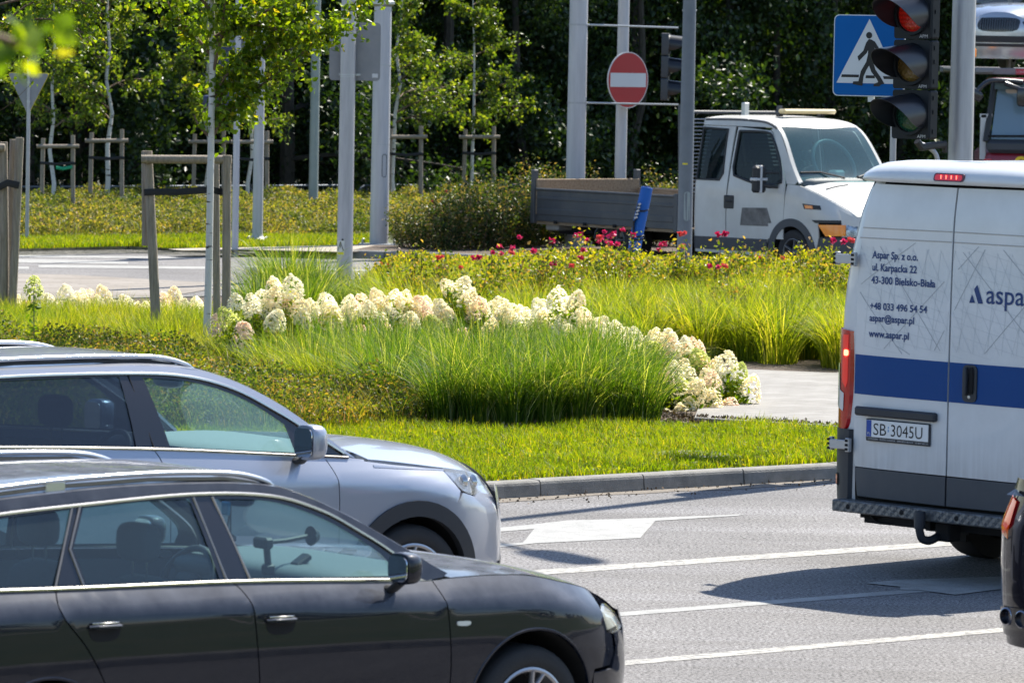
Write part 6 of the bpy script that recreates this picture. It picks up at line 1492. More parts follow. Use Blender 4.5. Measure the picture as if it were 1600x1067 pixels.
# ------------------------------------------------------------------ white panel van seen from behind
def make_van():
    wht = mat('van_white', (.66, .68, .70), .35, coat=.6, var=(.565, .585, .60), scale=1.6, detail=7)
    N, L = nodes(wht); b = N['Principled BSDF']   # rain streaks of road dirt low on the doors
    tc = N.new('ShaderNodeTexCoord'); mp = N.new('ShaderNodeMapping'); mp.inputs['Scale'].default_value = (22, 22, 1.2); L.new(tc.outputs['Object'], mp.inputs[0])
    n = N.new('ShaderNodeTexNoise'); n.inputs['Scale'].default_value = 2; n.inputs['Detail'].default_value = 5; L.new(mp.outputs[0], n.inputs['Vector'])
    s = N.new('ShaderNodeSeparateXYZ'); L.new(tc.outputs['Object'], s.inputs[0])
    mr = N.new('ShaderNodeMapRange'); mr.inputs[1].default_value = 1.0; mr.inputs[2].default_value = .62; mr.inputs[3].default_value = 0; mr.inputs[4].default_value = .75; L.new(s.outputs[2], mr.inputs[0])
    mu = N.new('ShaderNodeMath'); mu.operation = 'MULTIPLY'; L.new(mr.outputs[0], mu.inputs[0]); L.new(n.outputs[0], mu.inputs[1])
    mx = N.new('ShaderNodeMix'); mx.data_type = 'RGBA'; L.new(mu.outputs[0], mx.inputs[0]); L.new(b.inputs['Base Color'].links[0].from_socket, mx.inputs[6]); mx.inputs[7].default_value = (.28, .27, .26, 1); L.new(mx.outputs[2], b.inputs['Base Color'])
    grey = mat('van_grey_plastic', (.050, .056, .068), .6, bump=.2, bscale=200, var=(.065, .07, .08), scale=3)
    blk = mat('van_black_plastic', (.022, .026, .034), .55, bump=.15, bscale=200)
    blue = mat('blue_stripe', (.000, .050, .21), .5, spec=.25)
    root = empty('panel_van', (2.7395, 29.5743, 0), R(44.5))
    hwf = interp([.3, .5, .9, 1.34, 1.67, 1.82, 2.05, 2.29, 2.49, 2.56, 2.60, 2.63], [.97, 1.0, 1.01, 1.01, 1.0, .985, .945, .88, .80, .76, .68, .50])
    xr = interp([.3, 1.4, 2.2, 2.49, 2.7], [0, 0, .015, .05, .10])
    def rf(off=0.0, k=1.0):   # rear face: y, z -> xyz with a soft curve towards the corners
        def f(y, z):
            y = np.asarray(y, float); z = np.asarray(z, float); return (xr(z) + .045 * (np.abs(y) / .85) ** 5 * (np.abs(y) / .85 < 1.4) - off, y, z)
        return f
    # body shell: stations from the rear corner forwards
    zs_ = [.40, .5, .7, .9, 1.1, 1.34, 1.67, 1.82, 2.05, 2.29, 2.42, 2.49]
    st = [(.045, .80, 0), (.040, .83, -.01), (.050, .90, -.005), (.080, .955, 0), (.13, .985, 0), (.35, 1.0, 0), (2.0, 1.0, 0), (3.9, 1.0, 0)]
    roofp = [(1.0, 2.50), (.99, 2.54), (.955, 2.57), (.88, 2.60), (.7, 2.615), (.35, 2.628), (0, 2.632)]
    mb = MB(); vs = []; fs = []
    ring_ = [(z, 'w') for z in zs_]
    def section(x, k, dz):
        out = [(x + float(xr(z)) , float(hwf(z)) * k, z) for z in zs_]
        hw = float(hwf(2.49)); out += [(x + float(xr(z)), hw * q * k, z + dz) for q, z in roofp]
        return out
    secs = [section(*q) for q in st]
    for sg in (1, -1):
        n0 = len(vs); m_ = len(secs[0])
        for sc_ in secs: vs += [(x, sg * y, z) for x, y, z in sc_]
        for i in range(len(secs) - 1):
            for j in range(m_ - 1):
                f_ = (n0 + i * m_ + j, n0 + i * m_ + j + 1, n0 + (i + 1) * m_ + j + 1, n0 + (i + 1) * m_ + j); fs.append(f_ if sg < 0 else f_[::-1])
    mb.add(vs, fs); mb.build('body', wht, root, smooth=50)
    # header above the doors with its overhang
    mb = MB(); xs_ = np.linspace(-.80, .80, 23)
    prof = [(.045, 2.487), (-.020, 2.487), (-.045, 2.500), (-.050, 2.515), (-.030, 2.560), (.02, 2.60), (.10, 2.625), (.22, 2.633)]
    for y in xs_:
        q = abs(y) / .80; dx = .10 * q ** 6; dz = -.030 * q ** 4 - .02 * q ** 10
        mb.v += [(x + dx, y * 1.0, z + dz * (z - 2.487) / .14) for x, z in prof]; 
    n_ = len(prof)
    for i in range(len(xs_) - 1):
        for j in range(n_ - 1): mb.f.append((i * n_ + j, i * n_ + j + 1, (i + 1) * n_ + j + 1, (i + 1) * n_ + j)); mb.mi.append(0)
    mb.f += [tuple(range(n_)), tuple(range(len(mb.v) - n_, len(mb.v)))]; mb.mi += [0, 0]
    mb.build('rear_header', wht, root, smooth=60)
    mb = MB(); P_(mb, [(y, z) for y, z in [(.80, .47), (.86, .9), (.865, 1.4), (.86, 1.8), (.84, 2.05), (.80, 2.25), (.745, 2.49)]] + [(-y, z) for y, z in [(.80, .47), (.86, .9), (.865, 1.4), (.86, 1.8), (.84, 2.05), (.80, 2.25), (.745, 2.49)][::-1]], rf(-.035), flange=0, step=.1); mb.build('door_seal', M_DARK, root)
    # doors
    doors = {}
    for sg, nm in ((1, 'rear_door'), (-1, 'rear_door')):
        ed = sp2([(.79, .662), (.805, .76), (.812, 1.1), (.812, 1.40), (.812, 1.80), (.800, 2.02), (.772, 2.20), (.735, 2.40), (.700, 2.474)], 4)
        o_ = [(sg * .004, .662)] + [(sg * y, z) for y, z in ed] + [(sg * .004, 2.470)]
        mb = MB(); P_(mb, o_, rf(.004), gap=.003, flange=.03, inward=(1, 0, 0), step=.06); d_ = mb.build(nm, wht, root, smooth=30); doors[sg] = d_
        lo = [(sg * .004, .472), (sg * .76, .476), (sg * .785, .60), (sg * .79, .662), (sg * .004, .660)]
        mb = MB(); P_(mb, lo, rf(.006), gap=.003, flange=.03, inward=(1, 0, 0), step=.06); mb.build('lower_panel', grey, d_)
        st_ = [(sg * .006, 1.129), (sg * .810, 1.129), (sg * .810, 1.381), (sg * .006, 1.379)]
        mb = MB(); P_(mb, st_, rf(.0065), flange=0, step=.06); mb.build('blue_stripe', blue, d_)
        for z in (2.128, 2.192):
            mb = MB(); pts = [tuple(float(c) for c in rf(.003)(y * sg, z - .004 * abs(y))) for y in np.linspace(.01, .80 if z < 2.15 else .775, 9)]; mb.tube(pts, .0045, 6); mb.build('pressed_ridge', mat('ridge_beige_grey', (.42, .40, .37), .6), d_)  # beige-grey tubes, darker than the doors, trace the pressed lines
    LD, RD = doors[1], doors[-1]
    def F2(off, flip=True): return lambda y, z: tuple(float(c) for c in rf(off)(np.float64(y), np.float64(z)))
    # printed grey line pattern
    def seglines(segs, w_, name, m, parent, off, side):
        mb = MB(); lo_, hi_ = (.010, .808) if side > 0 else (-.808, -.010)
        for (y0, z0), (y1, z1) in segs:
            k = 12; prev = None; d_ = Vector((y1 - y0, z1 - z0)).normalized(); nx = Vector((-d_.y, d_.x)) * w_ / 2
            for i in range(k):
                a = (y0 + (y1 - y0) * i / k, z0 + (z1 - z0) * i / k); c = (y0 + (y1 - y0) * (i + 1) / k, z0 + (z1 - z0) * (i + 1) / k)
                if not all(lo_ < q[0] < hi_ and 1.40 < q[1] < 2.112 for q in (a, c)): continue
                g_ = F2(off); n0 = len(mb.v)
                mb.v += [g_(a[0] + nx.x, a[1] + nx.y), g_(c[0] + nx.x, c[1] + nx.y), g_(c[0] - nx.x, c[1] - nx.y), g_(a[0] - nx.x, a[1] - nx.y)]; mb.f.append((n0, n0 + 1, n0 + 2, n0 + 3)); mb.mi.append(0)
        if mb.f: mb.build(name, m, parent, smooth=0)
    gl = mat('print_grey', (.38, .40, .42), .5); gl2 = mat('print_pale_grey', (.52, .545, .565), .5)
    thick = [((.82, 1.80), (.26, 2.14)), ((.82, 1.815), (.35, 1.37)), ((.66, 2.14), (.02, 1.38)), ((.16, 1.38), (-.30, 2.16)), ((.60, 1.38), (-.05, 1.98)), ((-.05, 1.96), (-.24, 2.14)), ((-.02, 2.13), (-.78, 1.42)), ((-.37, 2.13), (-.81, 1.74)), ((-.24, 1.40), (-.81, 1.98)), ((.45, 1.46), (.26, 1.38))]
    thin = []
    for i in range(15):
        y = .78 - i * .115; thin.append(((y, 2.14), (y + .07, 1.38))) ; thin.append(((y + .05, 2.14), (y - .42, 1.38)))
    for i in range(9):
        z = 1.45 + i * .08; thin.append(((.81, z), (-.1, z - .10 - i * .02))); thin.append(((0, z + .03), (-.81, z - .13)))
    for i in range(7): thin.append(((.62 - i * .22, 1.38), (.40 - i * .22, 2.14)))
    for side, par in ((1, LD), (-1, RD)):
        seglines(thin, .0024, 'line_print', gl2, par, .0052, side); seglines(thick, .0048, 'line_print', gl, par, .0058, side)
    # lettering
    tm = mat('print_navy', (.004, .035, .15), .5)
    def write(body, y0, z0, width, size, parent, nm='lettering'):
        mb = MB(); g_ = F2(.0075); sl_ = .0
        place_text(mb, body, None, size, fn=lambda x, y: g_(y0 - x, z0 + y), width=width, offset=.0014); mb.build(nm, tm, parent, smooth=0)
    write('Aspar Sp. z o.o.', .672, 2.000, .39, .066, LD); write('ul. Karpacka 22', .672, 1.921, .385, .066, LD); write('43-300 Bielsko-Bia\u0142a', .675, 1.840, .545, .066, LD)
    write('+48 033 496 54 54', .680, 1.676, .49, .062, LD); write('aspar@aspar.pl', .680, 1.600, .385, .062, LD); write('www.aspar.pl', .680, 1.500, .345, .064, LD)
    write('aspar', -.284, 1.762, .375, .170, RD, 'logo_lettering')
    mb = MB(); g_ = F2(.0075)
    for pl in ([(-.212, 1.873), (-.263, 1.758), (-.223, 1.757), (-.186, 1.845)], [(-.151, 1.758), (-.172, 1.812), (-.199, 1.760)]): mb.add([g_(*p) for p in pl], [tuple(range(len(pl)))])
    mb.build('logo_mark', tm, RD, smooth=0)
    # number plate with its frame, light bar above
    mb = MB(); g_ = F2(.01); mb.box((-.012, .398, .911), (.016, .535, .142), None, .006); pf = mb.build('number_plate', blk, LD)
    mb = MB(); mb.box((-.0215, .398, .921), (.004, .515, .108), None, .001); mb.build('plate_face', mat('plate_white', (.74, .75, .75), .4), pf)
    mb = MB(); mb.box((-.0240, .633, .921), (.002, .040, .104)); mb.build('blue_band', mat('plate_blue', (.0, .05, .32), .4), pf)
    pb = mat('print_black', (.01, .01, .01), .5)
    def plate(body, y0, z0, width, size, m, nm, x=-.0245, sx=None, off=0.0): mb = MB(); place_text(mb, body, None, size, fn=lambda a, b_: (x, y0 - a, z0 + b_), width=width, offset=off); mb.build(nm, m, pf, smooth=0)
    plate('SB', .600, .882, .112, .108, pb, 'registration'); plate('3045U', .455, .882, .268, .108, pb, 'registration'); plate('PL', .646, .880, .026, .026, mat('print_white', (.5, .5, .5), .5), 'country_code', x=-.0256)
    plate('CITROEN   AUTO GAZDA   BIELSKO-BIALA   33 821 60 15', .645, .850, .50, .014, mat('print_white', (.5, .5, .5), .5), 'frame_lettering', x=-.0205)
    mb = MB(); mb.box((-.0235, .470, .915), (.001, .012, .016)); mb.box((-.0235, .470, .935), (.001, .010, .014)); mb.build('sticker', mat('sticker_blue', (.25, .4, .6), .4), pf)
    mb = MB(); mb.box((-.022, .414, 1.026), (.045, .672, .058), None, .012); mb.build('plate_light_bar', blk, LD)
    # handle
    mb = MB(); o_ = rrect(.115, .232, .035, 5); P_(mb, [(-.178 + x, 1.256 + y) for x, y in o_], rf(.014), flange=.012, inward=(1, 0, 0), step=.04); hb = mb.build('door_handle', blk, RD, smooth=30)
    mb = MB(); mb.blob((-.016, -.195, 1.275), (.012, .018, .085), (.6, .5)); mb.build('handle_recess', M_DARK, hb); mb = MB(); mb.blob((-.034, -.160, 1.27), (.016, .016, .088), (.6, .4)); mb.build('grip', blk, hb)
    mb = MB(); mb.lathe([(0, -.020), (.010, -.019), (.012, -.014)], (0, -.178, 1.172), 'X', 12); mb.build('lock', M_STEEL, hb)
    # tail lights, hinges, corners on both sides
    for sg in (1, -1):
        def cf(off=0.0):   # corner surface: t = horizontal coordinate measured round the corner
            def f(t, z):
                t = np.asarray(t, float); z = np.asarray(z, float); h = hwf(z); q = np.clip((t - .815) / .185, 0, 1.6)
                y = .815 + (h - .815) * np.sin(np.minimum(q, 1.6) * np.pi / 2 / 1.6); x = .045 + .16 * (1 - np.cos(np.minimum(q, 1.6) * np.pi / 2 / 1.6)); return (x + xr(z) - off, sg * (y + off), z)
            return f
        mb = MB(); P_(mb, sp2([(.830, 1.525), (.98, 1.54), (1.08, 1.50), (1.09, 1.25), (1.085, .95), (.98, .902), (.86, .902), (.828, 1.06), (.822, 1.3), (.830, 1.525)], 3)[:-1], cf(.022), flange=.03, inward=(.7, -sg * .7, 0), step=.03)
        tl = mb.build('tail_light', M_REDL, root, smooth=50)
        mb = MB(); P_(mb, [(.945, 1.31), (.995, 1.315), (1.02, 1.05), (.88, 1.01), (.875, 1.03), (.872, 1.125), (.925, 1.145)], cf(.0255), flange=0, step=.03); mb.build('white_lens', mat('white_lens', (.62, .64, .66), .15, coat=1), tl)
        if sg > 0:
            mb = MB(); mb.blob(tuple(float(c) for c in cf(.018)(.865, 1.385)), (.014, .020, .02)); mb.build('lit_bulb', mat('bulb_glow', (1, .1, .05), .3, emit=((1, .10, .05), 6.0)), tl)
            mb = MB(); P_(mb, [(.84, 1.50), (.90, 1.50), (.90, 1.20), (.86, 1.16), (.84, 1.20)], cf(.024), flange=0, step=.03); mb.build('brake_lens', mat('brake_lens', (.6, .012, .012), .2, coat=1, emit=((1, .03, .02), .12)), tl)
        mb = MB(); P_(mb, [(.79, .37), (.95, .368), (1.10, .40), (1.10, .895), (.80, .898)], cf(.026), flange=.03, inward=(.7, -sg * .7, 0), step=.04); bc = mb.build('bumper_corner', blk, root, smooth=50)
        mb = MB(); P_(mb, rrect(.062, .080, .012), lambda t, z: cf(.028)(t + .945, z + .570), flange=0, step=.03); mb.build('reflector_rim', M_DARK, bc)
        mb = MB(); P_(mb, rrect(.044, .062, .010), lambda t, z: cf(.032)(t + .945, z + .570), flange=0, step=.03); mb.build('reflector', mat('orange_red_lens', (.55, .05, .02), .2, coat=1), bc)
        for z in (1.985, .798):
            mb = MB(); y = .890 if z > 1.5 else .905
            x_ = .010; mb.box((x_, sg * y, z), (.022, .155, .060), Matrix.Rotation(sg * R(10), 3, 'Z'), .004); mb.box((x_ - .006, sg * (y - .075), z), (.03, .036, .088), None, .004); mb.box((x_ + .012, sg * (y + .082), z), (.03, .030, .085), None, .004)
            hg = mb.build('hinge', mat('hinge_zinc', (.40, .41, .43), .4, metal=.6), root)
            mb = MB()
            for dy in (-.072, .080):
                for dz in (-.028, 0, .028): mb.box((x_ - .020, sg * (y + dy), z + dz), (.012, .022, .016), None, .002)
            mb.build('hinge_pin', M_DARK, hg)
    # third brake lamp
    mb = MB(); P_(mb, rrect(.245, .052, .018, 5), lambda y, z: (-.052 + .0 * y + (z) * .3, y * 1.0 + .0, z + 2.533), flange=.01, inward=(1, 0, 0), step=.03); bl = mb.build('high_brake_light', mat('brake_housing', (.10, .004, .008), .2, coat=1), root)
    mb = MB(); P_(mb, rrect(.222, .036, .014, 5), lambda y, z: (-.054 + z * .3, y, z + 2.533), flange=0, step=.03); mb.build('lens', mat('brake_lens_dim', (.55, .006, .012), .2, coat=1, emit=((1, .02, .03), .10)), bl)
    for k in range(4):
        mb = MB(); mb.box((-.056, .060 - k * .042, 2.533), (.002, .006, .026)); mb.build('led', mat('led_glow', (1, .15, .1), .3, emit=((1, .12, .08), 2.2)), bl)
    # step bumper of tread plate
    tp = mat('tread_plate', (.17, .175, .18), .45, metal=.5); N, L = nodes(tp)
    tc = N.new('ShaderNodeTexCoord'); mp = N.new('ShaderNodeMapping'); mp.inputs['Rotation'].default_value = (R(45), R(0), R(45)); L.new(tc.outputs['Object'], mp.inputs[0])
    w1 = N.new('ShaderNodeTexWave'); w1.inputs['Scale'].default_value = 14; w1.bands_direction = 'Y'; L.new(mp.outputs[0], w1.inputs['Vector'])
    ck = N.new('ShaderNodeTexChecker'); ck.inputs['Scale'].default_value = 44; L.new(mp.outputs[0], ck.inputs['Vector'])
    w2 = N.new('ShaderNodeTexWave'); w2.inputs['Scale'].default_value = 60; w2.bands_direction = 'Z'; L.new(mp.outputs[0], w2.inputs['Vector'])
    mm = N.new('ShaderNodeMath'); mm.operation = 'MULTIPLY'; L.new(ck.outputs[1], mm.inputs[0]); L.new(w2.outputs[1], mm.inputs[1])
    bp = N.new('ShaderNodeBump'); bp.inputs['Strength'].default_value = .9; bp.inputs['Distance'].default_value = .012; L.new(mm.outputs[0], bp.inputs['Height']); L.new(bp.outputs[0], N['Principled BSDF'].inputs['Normal'])
    mb = MB(); mb.box((-.045, 0, .418), (.13, 1.72, .075), None, .008); sb = mb.build('step_bumper', tp, root)
    for y in (.72, .27, -.18, -.63):
        mb = MB(); mb.lathe([(0, -.1135), (.016, -.1125), (.018, -.108)], (0, y, .418), 'X', 16); mb.build('parking_sensor', M_DARK, sb)
    mb = MB(); mb.tube(spline([(.05, .06, .30), (-.06, .06, .26), (-.13, .075, .27), (-.155, .08, .33), (-.155, .08, .36)], 4), .027, 12); mb.lathe([(.034, -.04), (.038, .05), (.034, .068), (0, .072)], (-.155, .08, .375), 'Z', 18); mb.build('tow_ball', blk, root)
    mb = MB(); mb.box((.05, .40, .34), (.10, .55, .05)); mb.box((.05, .02, .31), (.12, .12, .12), None, .01); mb.box((.02, .62, .36), (.04, .18, .03)); mb.tube(spline([(.0, .62, .36), (-.01, .55, .325), (0, .45, .33), (.02, .38, .36)], 4), .008, 6); mb.build('tow_frame', M_DARK, root)
    mb = MB(); mb.box((2.4, 0, .42), (4.6, 1.5, .22)); 
    for sg in (1, -1): arch_liner(mb, 1.33, .42, sg * .97, sg * .60, .36)
    mb.build('underbody', M_DARK, root)
    for sg in (1, -1):
        w_ = make_wheel(root, 1.33, sg * .90, .345, .235, .21, sg, 5, False); make_wheel(root, 4.6, sg * .90, .345, .225, .21, sg, 5, False)
        mb = MB(); mb.box((1.0, sg * .79, .28), (.012, .26, .30)); mb.build('mud_flap', M_DARK, root)
    # cab ahead: bonnet and windscreen wedge so the van is whole
    mb = MB(); pr = [(3.9, .3), (5.55, .3), (5.62, .75), (5.35, 1.15), (4.85, 1.35), (4.15, 2.40), (3.9, 2.56)]
    vs = [(x, y, z) for y in (-.96, .96) for x, z in pr]; n_ = len(pr); mb.add(vs, [(i, (i + 1) % n_, n_ + (i + 1) % n_, n_ + i) for i in range(n_)] + [tuple(range(n_)), tuple(range(2 * n_ - 1, n_ - 1, -1))]); mb.build('cab', wht, root, smooth=0)
    mb = MB(); mb.box((4.52, 0, 1.92), (.02, 1.6, 1.0), Matrix.Rotation(R(-34), 3, 'Y')); mb.build('windscreen', M_BLKG, root)
    tag(root, 'white panel van with a blue stripe and company lettering on its rear doors', 'van')
make_van()
# ------------------------------------------------------------------ white double-cab dropside truck
def make_truck():
    m = carpaint('truck_white', (.60, .60, .575), 0, .4, .4, flake=(.50, .49, .46)); blk = mat('truck_grey_trim', (.055, .06, .07), .6)
    B = Body(w0=1.0, xf0=.10, xf=1.18, nf=3.0, e=([.2, .6, .85, 1.0, 1.4], [1.0, 1.0, .97, .90, .6]), zs=.25,
             zc=([-2.4, -.2, .1, .6, 1.0], [1.22, 1.20, 1.16, .95, .74]), zb=([-2.4, -.3, .05, .35, .6, .85, 1.0], [1.36, 1.34, 1.33, 1.24, 1.13, .99, .90]), yb=([-2.4, -.2, .2, .6, 1.0], [.985, .98, .96, .90, .84]),
             k1=.12, k2=.06, xr0=-2.1, xr=-2.32, nr=3,
             zr=([-2.4, -1.45, -.87, -.62, -.476, .055, .15], [2.26, 2.28, 2.26, 2.20, 2.110, 1.385, 1.30]), crown=([-2.4, -.9, -.5, .06], [.05, .05, .06, .10]), zh=([-.1, .1, .3, .6, .85, 1.15], [1.42, 1.42, 1.38, 1.26, 1.08, .88]), cp=3.0, tuck=.03)
    root = empty('dropside_truck', (4.879, 70.554, 0), R(-50))
    S_ = lambda l: sp2(l, 5)
    for sg in (-1, 1):
        door = [(-1.40, 2.16), (-.68, 2.12)] + S_([(-.62, 2.08), (-.40, 1.75), (-.235, 1.44), (-.19, 1.20), (-.20, .85), (-.209, .512)]) + [(-.53, .512), (-.565, .40), (-.565, .25), (-1.455, .25), (-1.455, .9)]
        wF = S_([(-1.345, 2.09), (-.74, 2.085), (-.57, 1.965), (-.36, 1.64), (-.285, 1.36)]) + [(-.42, 1.325), (-.80, 1.31), (-1.12, 1.38), (-1.33, 1.43), (-1.365, 1.55)]
        fd = side_part(B, 'front_door', door, m, root, sg, holes=[wF], gap=.006)
        rdo = [(-2.26, 2.16), (-1.44, 2.165), (-1.465, .9), (-1.465, .25), (-2.26, .25)]
        wR = [(-2.15, 2.12), (-1.60, 2.11), (-1.575, 1.45), (-1.64, 1.355), (-2.15, 1.345)]
        rd = side_part(B, 'rear_door', rdo, m, root, sg, holes=[wR], gap=.006)
        for w_, d_ in ((wF, fd), (wR, rd)):
            o_ = inset(w_, -.01); mb = MB(); P_(mb, o_, B.side(sg, -.02), flange=0, step=.15); mb.build('side_window', glassmat('truck_glass', (.16, .23, .22), refl=.4, veil=.02, veilcol=(.2, .35, .35)), d_)
            tubes_on(B, list(w_) + [w_[0]], sg, .020, .0, 'window_seal', M_BLK, d_)
        ar = arch(-.03, .335, .375, 200, -15)
        side_part(B, 'front_wing', [(-.215, .70)] + arch(-.03, .335, .40, 115, 5) + [(.50, .42), (.54, .58), (.52, .80), (1.0, .83)] + curve_z(B.zb, .98, -.16, 14) + [(-.175, 1.2)], m, root, sg, gap=.004)
        side_part(B, 'wheel_arch', arch(-.03, .335, .50, 180, 8) + arch(-.03, .335, .385, 5, 183), blk, root, sg, gap=0, off=.012)
        side_part(B, 'side_moulding', [(-2.22, .30), (-.57, .31), (-.55, .505), (-2.22, .49)], blk, root, sg, gap=0, off=.012)
        side_part(B, 'front_bumper_end', [(.46, .26), (1.02, .26), (1.05, .44), (1.04, .585), (.58, .585), (.53, .44)], blk, root, sg, gap=0, off=.015)
        side_part(B, 'turn_signal_lamp', [(.53, .765), (.93, .775), (.94, .615), (.665, .60)], mat('amber_turn_lens', (.90, .26, .01), .2, coat=.6), root, sg, gap=0, off=.012)
        side_part(B, 'headlight', [(.94, .778), (1.045, .780), (1.05, .62), (.948, .615)], mat('lamp_silver', (.5, .52, .56), .2, metal=.8), root, sg, gap=0, off=.014)
        side_part(B, 'lamp_trim', [(.40, .83), (1.05, .845), (1.05, .80), (.47, .79)], M_BLK, root, sg, gap=0, off=.008)
        side_part(B, 'lamp_trim', [(.58, .585), (1.05, .60), (1.05, .575), (.58, .565)], M_BLK, root, sg, gap=0, off=.02)
        side_part(B, 'side_repeater', [(.20, 1.065), (.52, 1.045), (.56, .985), (.24, .985)], M_BLK, root, sg, gap=0, off=.006)
        side_part(B, 'repeater_lens', [(.25, 1.045), (.40, 1.04), (.42, .995), (.27, .995)], mat('amber_lens', (.7, .17, .01), .15), root, sg, gap=0, off=.014)
        tubes_on(B, [(x, z - .02) for x, z in curve_z(B.zr, -2.25, -.55, 16)], sg, .022, -.01, 'roof_gutter', blk, root)
        side_part(B, 'roof_side', band([(x, 2.165) for x in np.linspace(-2.3, -.62, 12)], curve_z(B.zr, -2.3, -.60, 12)), m, root, sg, gap=0, flange=0)
        side_part(B, 'a_pillar', [(-.66, 2.13), (-.60, 2.20), (-.476, 2.11), (.055, 1.385), (.0, 1.34), (-.175, 1.34), (-.225, 1.45), (-.39, 1.75), (-.61, 2.09)], m, root, sg, gap=0, flange=0)
        handle(fd, B, -1.49, -1.30, 1.03, sg, M_BLK, lip=None)
        mb = MB(); mb.box((-1.40, sg * 1.005, 1.03), (.22, .03, .20), None, .02); mb.build('handle_plate', M_BLK, fd)
        side_part(B, 'blanked_sign', [(-1.10, .955), (-.56, .972), (-.46, .752), (-.53, .745), (-.53, .70), (-1.14, .69)], mat('dirty_grey_patch', (.10, .095, .09), .8, var=(.2, .19, .18), scale=6), root, sg, gap=0, off=.006)
        # tall mirror taped white
        mr = empty('door_mirror', (-.50, sg * 1.0, 1.40)); mr.parent = root
        mb = MB(); mb.tube([(.15, 0, -.10), (.08, sg * .12, -.10), (0, sg * .2, -.08)], .035, 8); mb.tube([(.15, -.02 * sg, .10), (.06, sg * .12, .1), (0, sg * .2, .1)], .02, 8); mb.build('arm', M_BLK, mr)
        mb = MB(); mb.box((0, sg * .24, 0), (.11, .25, .40), None, .035); sh = mb.build('shell', M_BLK, mr)
        if sg < 0:
            mb = MB(); mb.box((0, sg * .24, .0), (.122, .262, .045), None, .01); mb.box((0, sg * .24, 0), (.122, .05, .412), None, .01); mb.build('white_tape', mat('white_tape', (.55, .55, .55), .5), mr)
        make_wheel(root, -.03, sg * .97, .335, .20, .20, sg, 5, False, m_rim=mat('steel_rim', (.16, .16, .165), .5, metal=.5)); make_wheel(root, -4.0, sg * .97, .335, .22, .20, sg, 5, False, m_rim=mat('steel_rim', (.16, .16, .165), .5, metal=.5))
    finish_body(root, B, m, dict(cowl=.17, hood_front=1.0, header=-.55, ws_base=.06, ws_bow=.26, hd_bow=.10, roof_rear=-2.3, wb=3.97, wr=.335, arch_r=.38, lining=M_DARK, headliner=M_TRIM, ws_glass=glassmat('truck_windscreen', (.30, .46, .48), veil=.10, veilcol=(.22, .50, .56)), yk=.85))
    # bonnet scoop slits, wipers, beacon bar, seats, wheel lying behind the screen
    for y in (-.50, .50): mb = MB(); mb.tube([(.40, y + q, float(B.HD(.40, abs(y + q))) + .004) for q in (-.22, 0, .22)], .016, 5, flat=.5); mb.build('air_slit', M_BLK, root)
    mb = MB(); wz = lambda x, y: float(B.T(x, abs(y))) + .015
    mb.tube([(.20, -.15, 1.44), (.02, -.50, wz(.02, .5)), (-.02, -.85, wz(-.02, .85))], .014, 5); mb.tube([(.25, .25, 1.40), (.14, .15, wz(.10, .15))], .016, 5); mb.tube([(.16, .15, wz(.12, .15)), (.06, .45, wz(.05, .45)), (.04, .85, wz(.0, .85))], .014, 5); mb.build('wipers', M_BLK, root)
    bb = MB(); bb.box((-.9, .10, 2.40), (.16, 1.10, .075), None, .03); bo = bb.build('beacon_bar', mat('beacon_cream', (.62, .50, .26), .3, coat=.5), root)
    bb = MB(); [bb.box((-1.0, y, 2.35), (.10, .08, .06), None, .01) for y in (-.38, .48)]; bb.build('foot', M_BLK, bo)
    mb = MB(); mb.box((-1.9, -.25, 2.40), (.08, .10, .22), None, .01); mb.build('roof_vent_pipe', M_STEEL, root)
    for y in (-.5, .1, .6): seat(root, -1.05, y, .85, .62, name='seat')
    mb = MB(); mb.blob((-.05, 0, 1.30), (.30, .90, .14), (.4, .4)); mb.build('dashboard', M_DASH, root, smooth=60)
    mb = MB(); mb.M = Matrix.Translation((-.25, .05, 1.62)) @ Matrix.Rotation(R(62), 4, 'Y'); mb.tube([(.40 * math.cos(a), .40 * math.sin(a), 0) for a in np.linspace(0, 2 * math.pi, 33)], .03, 8, cap=False); mb.build('fan_shroud', mat('pale_ring', (.16, .22, .23), .4), root, smooth=60)
    mb = MB(); mb.box((-.25, .1, 1.48), (.15, .35, .12), Matrix.Rotation(.4, 3, 'Z'), .03); mb.build('papers', mat('white_paper', (.6, .66, .66), .7), root)
    # load bed
    bg_ = mat('bed_grey_paint', (.055, .06, .07), .55, var=(.085, .088, .09), scale=3); wd = mat('worn_bed_boards', (.20, .14, .085), .9, var=(.34, .27, .19), scale=4, aniso=(1, 8, 8), detail=8)
    for y, sg in ((-1.06, -1), (1.06, 1)):
        z0 = .56 if sg < 0 else .60
        mb = MB(); mb.box((-4.15, y, .815), (3.24, .035, .50), None, .006); sd = mb.build('side_board', bg_, root)
        mb = MB()
        mb.tube([(-5.77, y + sg * .02, 1.07), (-2.53, y + sg * .02, 1.07)], .022, 8); mb.box((-4.15, y + sg * .018, .93), (3.2, .02, .05), None, .008); mb.box((-4.15, y + sg * .018, .72), (3.2, .02, .10), None, .008); mb.box((-4.15, y + sg * .012, .59), (3.2, .02, .03)); mb.build('board_ribs', bg_, sd)
        if sg < 0:
            mb = MB()
            for x in (-5.3, -4.6, -3.9, -3.2): mb.box((x, y - .025, .565), (.07, .03, .05), None, .006)
            mb.build('latch', M_DARK, sd)
        mb = MB(); mb.box((-4.15, y - sg * .028, .84), (3.2, .02, .48)); mb.build('inner_board', wd, sd)
    mb = MB(); mb.box((-5.80, 0, .95), (.05, 2.15, .55), None, .01); mb.build('tailboard', wd, root)
    for c_, h_ in (((-5.84, -1.07, .95), .84), ((-5.84, 1.07, .95), .84), ((-2.48, -1.07, .82), .58)): mb = MB(); mb.box(c_, (.09, .09, h_), None, .01); mb.build('corner_post', bg_, root)
